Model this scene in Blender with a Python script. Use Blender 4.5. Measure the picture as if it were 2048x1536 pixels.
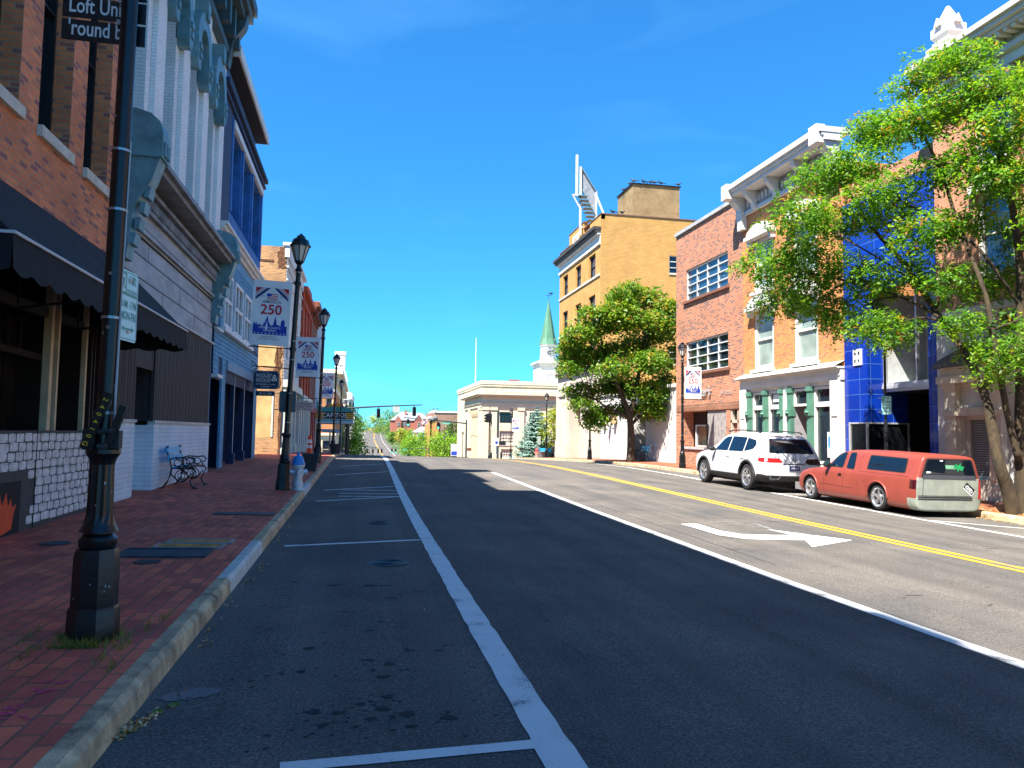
import bpy, bmesh, math, random
import numpy as np
from mathutils import Vector, Matrix
from mathutils.bvhtree import BVHTree
random.seed(7)
for _o in list(bpy.data.objects): bpy.data.objects.remove(_o)
scene = bpy.context.scene
COL = scene.collection
R = math.radians

# ------------------------------------------------------------------ camera
EYE = 1.55
PITCH = math.atan(98/1500); YAW = math.atan(303/1500*math.cos(PITCH)); ROLL = R(0.85)
_f = Vector((math.sin(YAW)*math.cos(PITCH), math.cos(YAW)*math.cos(PITCH), math.sin(PITCH)))
_r0 = Vector((math.cos(YAW), -math.sin(YAW), 0)); _u0 = _r0.cross(_f)
_r = math.cos(ROLL)*_r0 + math.sin(ROLL)*_u0
_u = -math.sin(ROLL)*_r0 + math.cos(ROLL)*_u0
cam = bpy.data.cameras.new("camera"); cam.sensor_width = 36; cam.lens = 1500/2048*36
cam.clip_start = .05; cam.clip_end = 6000
camo = bpy.data.objects.new("camera", cam); COL.objects.link(camo)
_m = Matrix((_r, _u, -_f)).transposed().to_4x4(); _m.translation = (0, 0, EYE)
camo.matrix_world = _m
scene.camera = camo

# ------------------------------------------------------------------ light
SUN = Vector((-1.0, -.80, 2.0)).normalized()
EXPOSURE = 1.8
scene.view_settings.view_transform = 'Standard'; scene.view_settings.look = 'None'
scene.view_settings.exposure = EXPOSURE; scene.view_settings.gamma = 1
scene.view_settings.use_curve_mapping = False
w = bpy.data.worlds.new("World"); scene.world = w; w.use_nodes = True
nt = w.node_tree; nt.nodes.clear()
wo = nt.nodes.new('ShaderNodeOutputWorld'); bg = nt.nodes.new('ShaderNodeBackground')
sky = nt.nodes.new('ShaderNodeTexSky'); sky.sky_type = 'NISHITA'; sky.sun_disc = False
sky.sun_elevation = math.asin(SUN.z); sky.sun_rotation = math.atan2(SUN.x, SUN.y)
sky.altitude = 450; sky.air_density = 1.0; sky.dust_density = .1; sky.ozone_density = 3.0
hsv = nt.nodes.new('ShaderNodeMixRGB'); hsv.blend_type = 'MULTIPLY'; hsv.inputs[0].default_value = 1   # deep clear-day blue
hsv.inputs[2].default_value = (.16, .68, 1.13, 1)
gm = nt.nodes.new('ShaderNodeGamma'); gm.inputs[1].default_value = .82; nt.links.new(sky.outputs[0], gm.inputs[0]); nt.links.new(gm.outputs[0], hsv.inputs[1])
# thin high cirrus
tc = nt.nodes.new('ShaderNodeTexCoord'); mp = nt.nodes.new('ShaderNodeMapping')
mp.inputs['Scale'].default_value = (2.2, 1.2, 9); mp.inputs['Rotation'].default_value = (0, .35, .2)
nz = nt.nodes.new('ShaderNodeTexNoise'); nz.inputs['Scale'].default_value = 1.5; nz.inputs['Detail'].default_value = 7
nz.inputs['Distortion'].default_value = .6
rp = nt.nodes.new('ShaderNodeValToRGB'); rp.color_ramp.elements[0].position = .56; rp.color_ramp.elements[1].position = .95
rp.color_ramp.elements[1].color = (.10, .10, .10, 1)
mx = nt.nodes.new('ShaderNodeMixRGB'); mx.inputs['Color2'].default_value = (2.4, 5.2, 7.5, 1)
nt.links.new(tc.outputs['Generated'], mp.inputs[0]); nt.links.new(mp.outputs[0], nz.inputs['Vector'])
nt.links.new(nz.outputs[0], rp.inputs[0]); nt.links.new(rp.outputs[0], mx.inputs['Fac'])
nt.links.new(hsv.outputs[0], mx.inputs['Color1'])
nt.links.new(mx.outputs[0], bg.inputs[0]); bg.inputs[1].default_value = .092
nt.links.new(bg.outputs[0], wo.inputs[0])
sl = bpy.data.lights.new("sun", 'SUN'); sl.energy = 4.9; sl.angle = R(.53); sl.color = (1, .945, .86)
so = bpy.data.objects.new("sun", sl); COL.objects.link(so)
so.rotation_euler = SUN.to_track_quat('Z', 'Y').to_euler(); so.location = (-30, -20, 60)
try:
    scene.cycles.use_denoising = True
    scene.cycles.max_bounces = 6; scene.cycles.diffuse_bounces = 3; scene.cycles.transparent_max_bounces = 6
    scene.cycles.sample_clamp_indirect = 6
except Exception: pass

# ------------------------------------------------------------------ ground shape
PY = [-60, 0, 8, 15, 28, 35, 42, 50, 63, 75, 84, 110, 150, 200, 240, 300, 380, 500, 650, 900, 1300, 3000]
PZ = [0, 0, 0, .05, .2, .22, .15, -.02, -.4, -.95, -1.45, -2.8, -4.9, -6.3, -6.6, -6.0, -4.2, -.8, 1.6, 4.0, 5, 9]
def prof(y): return float(np.interp(y, PY, PZ))
XL, XR, FL, FR, CS = -1.155, 14.0, -4.2, 16.3, .0185     # kerb lines, facades, cross fall
def bend(y): return max(0, y-420)*.02
def zr(x, y): return prof(y) - CS*max(0, min(x, 60) - XL)
def zs(x, y):                                        # pavement level
    if x < 6: return zr(XL, y) + .14 + .02*max(0, min(3.2, XL-.2-x))
    return zr(XR, y) + .14 + .02*max(0, min(2.5, x-XR-.2))

# ------------------------------------------------------------------ materials
def newmat(name):
    m = bpy.data.materials.new(name); m.use_nodes = True
    t = m.node_tree; b = t.nodes['Principled BSDF']
    return m, t, b
def N(t, kind, **kw):
    n = t.nodes.new(kind)
    for k, v in kw.items(): n.inputs[k].default_value = v
    return n
def c4(c): return (c[0], c[1], c[2], 1)
def plain(name, col, rough=.6, metal=0, var=.18, scale=3.0, bump=0.0, spec=.5, bscale=40, stretch=None, dirt=None):
    """painted or weathered surface: two scales of tone, fine grain bump"""
    m, t, b = newmat(name)
    b.inputs['Roughness'].default_value = rough; b.inputs['Metallic'].default_value = metal
    b.inputs['Specular IOR Level'].default_value = spec
    tcn = N(t, 'ShaderNodeTexCoord'); src = tcn.outputs['Object']
    if stretch:
        mpn = N(t, 'ShaderNodeMapping', Scale=stretch); t.links.new(src, mpn.inputs[0]); src = mpn.outputs[0]
    if var > 0:
        n1 = N(t, 'ShaderNodeTexNoise', Scale=scale, Detail=8.0, Roughness=.65); t.links.new(src, n1.inputs['Vector'])
        r1 = N(t, 'ShaderNodeValToRGB'); r1.color_ramp.elements[0].position = .3; r1.color_ramp.elements[1].position = .72
        lo = dirt if dirt else tuple(c*(1-var*1.5) for c in col)
        r1.color_ramp.elements[0].color = c4(lo); r1.color_ramp.elements[1].color = c4(tuple(min(1, c*(1+var*.5)) for c in col))
        t.links.new(n1.outputs[0], r1.inputs[0]); t.links.new(r1.outputs[0], b.inputs['Base Color'])
    else: b.inputs['Base Color'].default_value = c4(col)
    if bump > 0:
        n2 = N(t, 'ShaderNodeTexNoise', Scale=bscale, Detail=4.0); t.links.new(src, n2.inputs['Vector'])
        bp = N(t, 'ShaderNodeBump', Strength=bump, Distance=.02); t.links.new(n2.outputs[0], bp.inputs['Height'])
        t.links.new(bp.outputs[0], b.inputs['Normal'])
    return m
def brick(name, c1, c2, mortar, bw=.21, bh=.071, ms=.010, rough=.85, c3=None, var=.35, bump=.5, off=.5, stain=None, bias=0.0, turn=False):
    m, t, b = newmat(name); b.inputs['Roughness'].default_value = rough; b.inputs['Specular IOR Level'].default_value = .3
    uv = N(t, 'ShaderNodeUVMap'); bt = N(t, 'ShaderNodeTexBrick')
    if turn:
        uv0 = uv; uv = N(t, 'ShaderNodeMapping', Rotation=(0, 0, R(90))); t.links.new(uv0.outputs[0], uv.inputs[0])
    bt.inputs['Scale'].default_value = 1; bt.inputs['Brick Width'].default_value = bw; bt.inputs['Row Height'].default_value = bh
    bt.inputs['Mortar Size'].default_value = ms; bt.inputs['Mortar Smooth'].default_value = .15; bt.offset = off
    bt.inputs['Bias'].default_value = bias
    bt.inputs['Color1'].default_value = c4(c1); bt.inputs['Color2'].default_value = c4(c2); bt.inputs['Mortar'].default_value = c4(mortar)
    t.links.new(uv.outputs[0], bt.inputs['Vector'])
    n1 = N(t, 'ShaderNodeTexNoise', Scale=.9, Detail=9.0, Roughness=.7); t.links.new(uv.outputs[0], n1.inputs['Vector'])
    r1 = N(t, 'ShaderNodeValToRGB'); r1.color_ramp.elements[0].position = .32; r1.color_ramp.elements[1].position = .68
    r1.color_ramp.elements[0].color = (1-var, 1-var, 1-var, 1); r1.color_ramp.elements[1].color = (1+var*.35,)*3 + (1,)
    t.links.new(n1.outputs[0], r1.inputs[0])
    mu = N(t, 'ShaderNodeMixRGB'); mu.blend_type = 'MULTIPLY'; mu.inputs[0].default_value = 1
    t.links.new(bt.outputs['Color'], mu.inputs[1]); t.links.new(r1.outputs[0], mu.inputs[2]); out = mu.outputs[0]
    if c3:                                           # odd darker / burnt bricks, by whole brick cells
        b2 = N(t, 'ShaderNodeTexBrick'); b2.offset = off
        for k in ('Scale', 'Brick Width', 'Row Height', 'Mortar Size'): b2.inputs[k].default_value = bt.inputs[k].default_value
        b2.inputs['Color1'].default_value = (0, 0, 0, 1); b2.inputs['Color2'].default_value = (1, 1, 1, 1); b2.inputs['Mortar'].default_value = (0, 0, 0, 1)
        mpn = N(t, 'ShaderNodeMapping', Location=(bw*14, bh*46, 0)); t.links.new(uv.outputs[0], mpn.inputs[0]); t.links.new(mpn.outputs[0], b2.inputs['Vector'])
        r2 = N(t, 'ShaderNodeValToRGB'); r2.color_ramp.elements[0].position = .74; r2.color_ramp.elements[1].position = .86
        t.links.new(b2.outputs['Color'], r2.inputs[0])
        m2 = N(t, 'ShaderNodeMixRGB'); m2.inputs[2].default_value = c4(c3)
        t.links.new(r2.outputs[0], m2.inputs[0]); t.links.new(out, m2.inputs[1]); out = m2.outputs[0]
    if stain:
        n3 = N(t, 'ShaderNodeTexNoise', Scale=.45, Detail=5.0); t.links.new(uv.outputs[0], n3.inputs['Vector'])
        r3 = N(t, 'ShaderNodeValToRGB'); r3.color_ramp.elements[0].position = .55; r3.color_ramp.elements[1].position = .75
        t.links.new(n3.outputs[0], r3.inputs[0])
        m3 = N(t, 'ShaderNodeMixRGB'); m3.inputs[2].default_value = c4(stain); t.links.new(r3.outputs[0], m3.inputs[0])
        t.links.new(out, m3.inputs[1]); out = m3.outputs[0]
    n5 = N(t, 'ShaderNodeTexNoise', Scale=60.0, Detail=3.0); t.links.new(uv.outputs[0], n5.inputs['Vector'])
    m5 = N(t, 'ShaderNodeMixRGB'); m5.blend_type = 'OVERLAY'; m5.inputs[0].default_value = .35
    t.links.new(out, m5.inputs[1]); t.links.new(n5.outputs[0], m5.inputs[2])
    t.links.new(m5.outputs[0], b.inputs['Base Color'])
    bp = N(t, 'ShaderNodeBump', Strength=bump, Distance=.012); bp.invert = True
    t.links.new(bt.outputs['Fac'], bp.inputs['Height']); t.links.new(bp.outputs[0], b.inputs['Normal'])
    return m
def glass(name, col=(.015, .02, .025), rough=.04, spec=.9, var=0):
    m, t, b = newmat(name); b.inputs['Base Color'].default_value = c4(col); b.inputs['Roughness'].default_value = rough
    b.inputs['Specular IOR Level'].default_value = spec; b.inputs['IOR'].default_value = 1.6
    tcn = N(t, 'ShaderNodeTexCoord'); n2 = N(t, 'ShaderNodeTexNoise', Scale=1.3, Detail=2.0); t.links.new(tcn.outputs['Object'], n2.inputs['Vector'])
    bp = N(t, 'ShaderNodeBump', Strength=.06, Distance=.05); t.links.new(n2.outputs[0], bp.inputs['Height']); t.links.new(bp.outputs[0], b.inputs['Normal'])
    if var:
        n1 = N(t, 'ShaderNodeTexNoise', Scale=1.1, Detail=4.0); t.links.new(tcn.outputs['Object'], n1.inputs['Vector'])
        r1 = N(t, 'ShaderNodeValToRGB'); r1.color_ramp.elements[0].color = c4(col); r1.color_ramp.elements[1].color = c4(tuple(min(1, c*(1+var)+.02*var) for c in col))
        r1.color_ramp.elements[0].position = .4; r1.color_ramp.elements[1].position = .65
        t.links.new(n1.outputs[0], r1.inputs[0]); t.links.new(r1.outputs[0], b.inputs['Base Color'])
    return m
def leafmat(name, stops, trans=.35):
    """leaf colour by a per-leaf tone value"""
    m, t, b = newmat(name); b.inputs['Roughness'].default_value = .5; b.inputs['Specular IOR Level'].default_value = .35
    at = N(t, 'ShaderNodeAttribute'); at.attribute_name = 'tone'
    rp = N(t, 'ShaderNodeValToRGB'); cr = rp.color_ramp
    cr.elements[0].position, cr.elements[0].color = stops[0][0], c4(stops[0][1])
    cr.elements[1].position, cr.elements[1].color = stops[-1][0], c4(stops[-1][1])
    for p, c in stops[1:-1]: e = cr.elements.new(p); e.color = c4(c)
    t.links.new(at.outputs['Fac'], rp.inputs[0]); t.links.new(rp.outputs[0], b.inputs['Base Color'])
    tr = N(t, 'ShaderNodeBsdfTranslucent'); mix = N(t, 'ShaderNodeMixShader'); mix.inputs[0].default_value = trans
    gm = N(t, 'ShaderNodeMixRGB'); gm.blend_type = 'MULTIPLY'; gm.inputs[0].default_value = 1; gm.inputs[2].default_value = (1.6, 1.5, .5, 1)
    t.links.new(rp.outputs[0], gm.inputs[1]); t.links.new(gm.outputs[0], tr.inputs[0])
    t.links.new(b.outputs[0], mix.inputs[1]); t.links.new(tr.outputs[0], mix.inputs[2])
    t.links.new(mix.outputs[0], t.nodes['Material Output'].inputs[0])
    return m

# ------------------------------------------------------------------ mesh builder
class MB:
    def __init__(s): s.v = []; s.f = []; s.mi = []
    def add(s, pts, faces, mi=0):
        k = len(s.v); s.v += [tuple(p) for p in pts]
        s.f += [tuple(i+k for i in f) for f in faces]; s.mi += [mi]*len(faces)
    def quad(s, a, b, c, d, mi=0): s.add((a, b, c, d), ((0, 1, 2, 3),), mi)
    def box(s, x0, x1, y0, y1, z0, z1, mi=0):
        if x0 > x1: x0, x1 = x1, x0
        if y0 > y1: y0, y1 = y1, y0
        if z0 > z1: z0, z1 = z1, z0
        s.add([(x0, y0, z0), (x1, y0, z0), (x1, y1, z0), (x0, y1, z0), (x0, y0, z1), (x1, y0, z1), (x1, y1, z1), (x0, y1, z1)],
              [(0, 3, 2, 1), (4, 5, 6, 7), (0, 1, 5, 4), (1, 2, 6, 5), (2, 3, 7, 6), (3, 0, 4, 7)], mi)
    def tube(s, pts, rad, n=8, mi=0, cap=True):
        pts = [Vector(p) for p in pts]
        if not isinstance(rad, (list, tuple)): rad = [rad]*len(pts)
        rings = []; up = Vector((0, 0, 1))
        for i, p in enumerate(pts):
            d = (pts[min(i+1, len(pts)-1)] - pts[max(i-1, 0)]).normalized()
            a = d.cross(up if abs(d.z) < .95 else Vector((1, 0, 0))).normalized(); b = d.cross(a).normalized()
            rings.append([p + rad[i]*(math.cos(2*math.pi*j/n)*a + math.sin(2*math.pi*j/n)*b) for j in range(n)])
        k = [q for r_ in rings for q in r_]; fs = []
        for i in range(len(pts)-1):
            for j in range(n): fs.append((i*n+j, i*n+(j+1) % n, (i+1)*n+(j+1) % n, (i+1)*n+j))
        if cap: fs.append(tuple(range(n))[::-1]); fs.append(tuple((len(pts)-1)*n+j for j in range(n)))
        s.add(k, fs, mi)
    def bar(s, a, b, w_, h_, mi=0):
        """rectangular bar between two points"""
        a, b = Vector(a), Vector(b); d = (b-a).normalized()
        x = d.cross(Vector((0, 0, 1)) if abs(d.z) < .95 else Vector((0, 1, 0))).normalized(); y = x.cross(d)
        p = [a+sx*w_/2*x+sy*h_/2*y for sx, sy in ((-1, -1), (1, -1), (1, 1), (-1, 1))]; p += [q+(b-a) for q in p]
        s.add(p, [(0, 3, 2, 1), (4, 5, 6, 7), (0, 1, 5, 4), (1, 2, 6, 5), (2, 3, 7, 6), (3, 0, 4, 7)], mi)
    def lathe(s, prof_, n=12, c=(0, 0, 0), mi=0, rot=0):
        """prof_: list of (radius, z)"""
        k = [(c[0]+r_*math.cos(rot+2*math.pi*j/n), c[1]+r_*math.sin(rot+2*math.pi*j/n), c[2]+z_) for r_, z_ in prof_ for j in range(n)]
        fs = [(i*n+j, i*n+(j+1) % n, (i+1)*n+(j+1) % n, (i+1)*n+j) for i in range(len(prof_)-1) for j in range(n)]
        fs.append(tuple(range(n))[::-1]); fs.append(tuple((len(prof_)-1)*n+j for j in range(n)))
        s.add(k, fs, mi)
    def prism(s, poly, fn, d0, d1, mi=0):
        """poly: 2-D outline, fn(u, v, d) -> point, extruded from d0 to d1"""
        n = len(poly); k = [fn(u, v, d0) for u, v in poly] + [fn(u, v, d1) for u, v in poly]
        fs = [tuple(range(n))[::-1], tuple(range(n, 2*n))] + [(i, (i+1) % n, n+(i+1) % n, n+i) for i in range(n)]
        s.add(k, fs, mi)
    def text(s, body, fn, u, v, size, mi=0, d=.004, align='CENTER', bold=0, sx=1.0, shear=0):
        vs, fs = text_geo(body, bold, shear)
        if not vs: return
        us = [p[0] for p in vs]; wd = max(us)-min(us)
        o = {'CENTER': -(max(us)+min(us))/2, 'LEFT': -min(us), 'RIGHT': -max(us)}[align]
        sg = -1 if isinstance(fn, Fac) or getattr(fn, 'facade', 0) else 1
        s.add([fn(u+(p[0]+o)*size*sx, v+p[1]*size, sg*d) for p in vs], fs, mi)
    def build(s, name, mats, parent=None, smooth=False, uvs=True, local=False):
        me = bpy.data.meshes.new(name)
        off = parent_off(parent) if (parent and not local) else Vector((0, 0, 0))
        V = np.array(s.v, dtype=np.float64).reshape(-1, 3)
        me.from_pydata([tuple(p) for p in (V - np.array(off))], [], s.f)
        if not isinstance(mats, (list, tuple)): mats = [mats]
        for m in mats: me.materials.append(m)
        if len(mats) > 1: me.polygons.foreach_set('material_index', s.mi)
        if uvs:
            uvl = me.uv_layers.new(name='UVMap'); L = np.zeros(len(me.loops)*2)
            for p in me.polygons:
                n = p.normal; a, b_, c = abs(n.x), abs(n.y), abs(n.z)
                for li in p.loop_indices:
                    q = V[me.loops[li].vertex_index]
                    if c > .75: L[2*li], L[2*li+1] = q[0], q[1]
                    elif a >= b_: L[2*li], L[2*li+1] = q[1], q[2]
                    else: L[2*li], L[2*li+1] = q[0], q[2]
            uvl.data.foreach_set('uv', L)
        if smooth:
            me.polygons.foreach_set('use_smooth', [True]*len(me.polygons))
            if smooth != 'all':
                try: me.set_sharp_from_angle(angle=R(35 if smooth is True else smooth))
                except Exception: pass
        me.update()
        o = bpy.data.objects.new(name, me); COL.objects.link(o)
        if parent: o.parent = parent
        return o
_TG = {}
def text_geo(body, bold, shear=0):
    key = (body, bold, shear)
    if key in _TG: return _TG[key]
    cu = bpy.data.curves.new('t', 'FONT'); cu.body = body; cu.size = 1; cu.offset = bold; cu.resolution_u = 3; cu.shear = shear
    ob = bpy.data.objects.new('t', cu); COL.objects.link(ob)
    dg = bpy.context.evaluated_depsgraph_get(); dg.update()
    me = bpy.data.meshes.new_from_object(ob.evaluated_get(dg))
    res = ([tuple(v.co) for v in me.vertices], [tuple(p.vertices) for p in me.polygons])
    bpy.data.objects.remove(ob); bpy.data.curves.remove(cu); bpy.data.meshes.remove(me)
    _TG[key] = res; return res
_OFF = {}
def parent_off(p):
    o = Vector((0, 0, 0))
    while p: o += p.location; p = p.parent
    return o
def tag(o, label=None, cat=None, group=None, kind=None):
    if label: o['label'] = label
    if cat: o['category'] = cat
    if group: o['group'] = group
    if kind: o['kind'] = kind
    return o
def thing(name, label, cat, loc=(0, 0, 0), group=None, rz=0):
    o = bpy.data.objects.new(name, None); COL.objects.link(o); o.empty_display_size = .3
    o.location = loc; o.rotation_euler = (0, 0, rz); return tag(o, label, cat, group)
def struct(name, mb, mats, kind='structure', smooth=False):
    return tag(mb.build(name, mats, smooth=smooth), kind=kind)
def dup(root, loc, label=None, rot=None, group=None, scale=None, drop=()):
    def cp(o, par):
        c = o.copy(); COL.objects.link(c)
        if par: c.parent = par
        for ch in o.children:
            if ch.name.split('.')[0] not in drop: cp(ch, c)
        return c
    r_ = cp(root, None); r_.location = loc
    if rot is not None: r_.rotation_euler = rot
    if scale: r_.scale = (scale,)*3
    if label: r_['label'] = label
    if group: r_['group'] = group
    return r_

class Fac:
    """a facade plane: u along the wall, z up, d into the building (negative = towards the street)"""
    def __init__(s, axis, pos): s.axis, s.pos = axis, pos
    def __call__(s, u, z, d=0):
        a, p = s.axis, s.pos
        if a == '+x': return (p-d, u, z)
        if a == '-x': return (p+d, u, z)
        if a == '-y': return (u, p+d, z)
        return (u, p-d, z)
    def box(s, mb, u0, u1, z0, z1, d0, d1, mi=0):
        a = s(u0, z0, d0); b = s(u1, z1, d1); mb.box(a[0], b[0], a[1], b[1], a[2], b[2], mi)
    def quad(s, mb, u0, u1, z0, z1, d, mi=0): mb.quad(s(u0, z0, d), s(u1, z0, d), s(u1, z1, d), s(u0, z1, d), mi)
    def wall(s, mb, u0, u1, z0, z1, ops=(), dep=.2, mi=0, rmi=None, d=0.0):
        """wall with rectangular openings (u0,u1,z0,z1[,depth]) and their reveals"""
        rmi = mi if rmi is None else rmi
        us = sorted({u0, u1} | {x for o in ops for x in o[:2]}); zz = sorted({z0, z1} | {x for o in ops for x in o[2:4]})
        us = [x for x in us if u0 <= x <= u1]; zz = [x for x in zz if z0 <= x <= z1]
        for i in range(len(us)-1):
            for j in range(len(zz)-1):
                cu, cz = (us[i]+us[i+1])/2, (zz[j]+zz[j+1])/2
                if any(o[0] < cu < o[1] and o[2] < cz < o[3] for o in ops): continue
                s.quad(mb, us[i], us[i+1], zz[j], zz[j+1], d, mi)
        for o in ops:
            dp = d + (o[4] if len(o) > 4 else dep); a, b, c, e = o[:4]
            mb.quad(s(a, c, d), s(a, e, d), s(a, e, dp), s(a, c, dp), rmi); mb.quad(s(b, c, d), s(b, e, d), s(b, e, dp), s(b, c, dp), rmi)
            mb.quad(s(a, e, d), s(b, e, d), s(b, e, dp), s(a, e, dp), rmi); mb.quad(s(a, c, d), s(b, c, d), s(b, c, dp), s(a, c, dp), rmi)
    def window(s, par, u0, u1, z0, z1, dep, fm, gm, fw=.07, nu=1, nz=2, bw=.035, name='window', glass_name='pane', pd=.03, label=None, blind=None):
        """frame with bars (part) and its pane (sub-part), set back by dep"""
        m = MB(); d0, d1 = dep-.05, dep+.05
        s.box(m, u0, u0+fw, z0, z1, d0, d1); s.box(m, u1-fw, u1, z0, z1, d0, d1)
        s.box(m, u0+fw, u1-fw, z0, z0+fw, d0, d1); s.box(m, u0+fw, u1-fw, z1-fw, z1, d0, d1)
        for i in range(1, nu):
            u = u0+(u1-u0)*i/nu; s.box(m, u-bw/2, u+bw/2, z0+fw, z1-fw, d0+.012, d1)
        for i in range(1, nz):
            z = z0+(z1-z0)*i/nz; s.box(m, u0+fw, u1-fw, z-bw/2, z+bw/2, d0+.006, d1-.006)
        o = m.build(name, fm, par)
        if label: o['label'] = label
        g = MB(); s.quad(g, u0+fw*.5, u1-fw*.5, z0+fw*.5, z1-fw*.5, dep+pd)
        if blind: s.quad(g, u0+fw*.5, u1-fw*.5, blind, z1-fw*.5, dep+pd-.004, 1)
        g.build(glass_name, gm, o)
        return o
# ------------------------------------------------------------------ palette
def asphalt(name, base, seed=0.0):
    m, t, b = newmat(name); b.inputs['Roughness'].default_value = .93; b.inputs['Specular IOR Level'].default_value = .2
    tcn = N(t, 'ShaderNodeTexCoord'); o = tcn.outputs['Object']
    n1 = N(t, 'ShaderNodeTexNoise', Scale=62.0, Detail=5.0, Roughness=.85); t.links.new(o, n1.inputs['Vector'])
    n2 = N(t, 'ShaderNodeTexNoise', Scale=.55, Detail=7.0, Roughness=.6, Distortion=.4); t.links.new(o, n2.inputs['Vector'])
    mpn = N(t, 'ShaderNodeMapping', Scale=(1.6, .05, 1), Location=(seed, 0, 0)); t.links.new(o, mpn.inputs[0])
    n3 = N(t, 'ShaderNodeTexNoise', Scale=1.2, Detail=4.0); t.links.new(mpn.outputs[0], n3.inputs['Vector'])
    r1 = N(t, 'ShaderNodeValToRGB'); e = r1.color_ramp.elements
    e[0].position = .34; e[0].color = c4(tuple(x*.22 for x in base)); e[1].position = .56; e[1].color = c4(base)
    e2 = r1.color_ramp.elements.new(.72); e2.color = c4(tuple(min(1, x*2.6) for x in base))
    t.links.new(n1.outputs[0], r1.inputs[0])
    r2 = N(t, 'ShaderNodeValToRGB'); r2.color_ramp.elements[0].position = .3; r2.color_ramp.elements[1].position = .72
    r2.color_ramp.elements[0].color = (.62, .65, .70, 1); r2.color_ramp.elements[1].color = (1.16, 1.10, 1.04, 1); t.links.new(n2.outputs[0], r2.inputs[0])
    r3 = N(t, 'ShaderNodeValToRGB'); r3.color_ramp.elements[0].position = .35; r3.color_ramp.elements[1].position = .65
    r3.color_ramp.elements[0].color = (.8, .8, .8, 1); r3.color_ramp.elements[1].color = (1.08, 1.07, 1.05, 1); t.links.new(n3.outputs[0], r3.inputs[0])
    a = N(t, 'ShaderNodeMixRGB'); a.blend_type = 'MULTIPLY'; a.inputs[0].default_value = 1; t.links.new(r1.outputs[0], a.inputs[1]); t.links.new(r2.outputs[0], a.inputs[2])
    a2 = N(t, 'ShaderNodeMixRGB'); a2.blend_type = 'MULTIPLY'; a2.inputs[0].default_value = 1; t.links.new(a.outputs[0], a2.inputs[1]); t.links.new(r3.outputs[0], a2.inputs[2])
    # pale stone chips
    vo = N(t, 'ShaderNodeTexVoronoi', Scale=26.0); t.links.new(o, vo.inputs['Vector'])
    rv = N(t, 'ShaderNodeValToRGB'); rv.color_ramp.elements[0].position = .035; rv.color_ramp.elements[0].color = (1, 1, 1, 1)
    rv.color_ramp.elements[1].position = .07; rv.color_ramp.elements[1].color = (0, 0, 0, 1); t.links.new(vo.outputs['Distance'], rv.inputs[0])
    a3 = N(t, 'ShaderNodeMixRGB'); a3.inputs[2].default_value = (.30, .29, .27, 1); t.links.new(rv.outputs[0], a3.inputs[0]); t.links.new(a2.outputs[0], a3.inputs[1])
    t.links.new(a3.outputs[0], b.inputs['Base Color'])
    bp = N(t, 'ShaderNodeBump', Strength=.55, Distance=.01); t.links.new(n1.outputs[0], bp.inputs['Height']); t.links.new(bp.outputs[0], b.inputs['Normal'])
    return m
def paintmat(name, col, wear=.52):
    """road paint: chipped, letting dark asphalt through"""
    m, t, b = newmat(name); b.inputs['Roughness'].default_value = .75
    tcn = N(t, 'ShaderNodeTexCoord'); n1 = N(t, 'ShaderNodeTexNoise', Scale=55.0, Detail=6.0, Roughness=.75); t.links.new(tcn.outputs['Object'], n1.inputs['Vector'])
    n2 = N(t, 'ShaderNodeTexNoise', Scale=3.0, Detail=6.0); t.links.new(tcn.outputs['Object'], n2.inputs['Vector'])
    ad = N(t, 'ShaderNodeMath'); ad.operation = 'MULTIPLY'; t.links.new(n1.outputs[0], ad.inputs[0]); t.links.new(n2.outputs[0], ad.inputs[1])
    r1 = N(t, 'ShaderNodeValToRGB'); e = r1.color_ramp.elements; e[0].position = .135; e[0].color = (.12, .12, .12, 1); e[1].position = .19; e[1].color = c4(tuple(c*.9 for c in col))
    e2 = e.new(.36); e2.color = c4(col); t.links.new(ad.outputs[0], r1.inputs[0]); t.links.new(r1.outputs[0], b.inputs['Base Color'])
    return m
A_ROAD = asphalt('asphalt_road', (.162, .150, .136))
A_SIDE = asphalt('asphalt_side_road', (.15, .142, .13), 3)
P_WHITE = paintmat('road_paint_white', (.66, .66, .62)); P_YELLOW = paintmat('road_paint_yellow', (.70, .38, .012))
CONC = plain('kerb_concrete', (.66, .46, .26), .9, var=.52, scale=3.4, bump=.5, bscale=60)
CONC_PALE = plain('kerb_concrete_new', (.62, .58, .50), .9, var=.2, scale=4, bump=.3)
PAVER = brick('clay_pavers', (.88, .185, .09), (.52, .095, .065), (.30, .12, .075), bw=.25, bh=.125, ms=.009, var=.42, bump=.7, stain=(.40, .095, .075), turn=True)
PAVER_R = brick('clay_pavers_right', (.42, .13, .055), (.30, .09, .045), (.10, .06, .04), bw=.24, bh=.12, ms=.009, c3=(.2, .09, .06), var=.35, turn=True)
BLACK = plain('black_paint', (.0045, .0055, .007), .33, var=.35, scale=6, bump=.12, bscale=25)
BLACKM = plain('black_metal', (.009, .010, .012), .5, var=.3)
DARK = plain('dark_void', (.006, .006, .007), .8, var=.3)
IRON = plain('iron_cover', (.035, .06, .075), .6, var=.5, scale=9, bump=.4)
RUST = plain('rusty_plate', (.80, .30, .03), .8, var=.4, scale=7, bump=.3, dirt=(.20, .08, .02))
STEEL = plain('galvanised', (.42, .43, .44), .35, metal=.7, var=.2)
WHITE = plain('white_paint', (.62, .61, .57), .55, var=.10, scale=1.4, bump=.1)
WHITE_G = plain('weathered_white', (.58, .57, .54), .7, var=.22, scale=1.1, bump=.2)
SIGNW = plain('sign_white', (.70, .70, .69), .45, var=.06)
GLASS = glass('window_glass', (.012, .02, .03))
GLASSD = glass('dark_glass', (.006, .008, .010), .08, .6)
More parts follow.
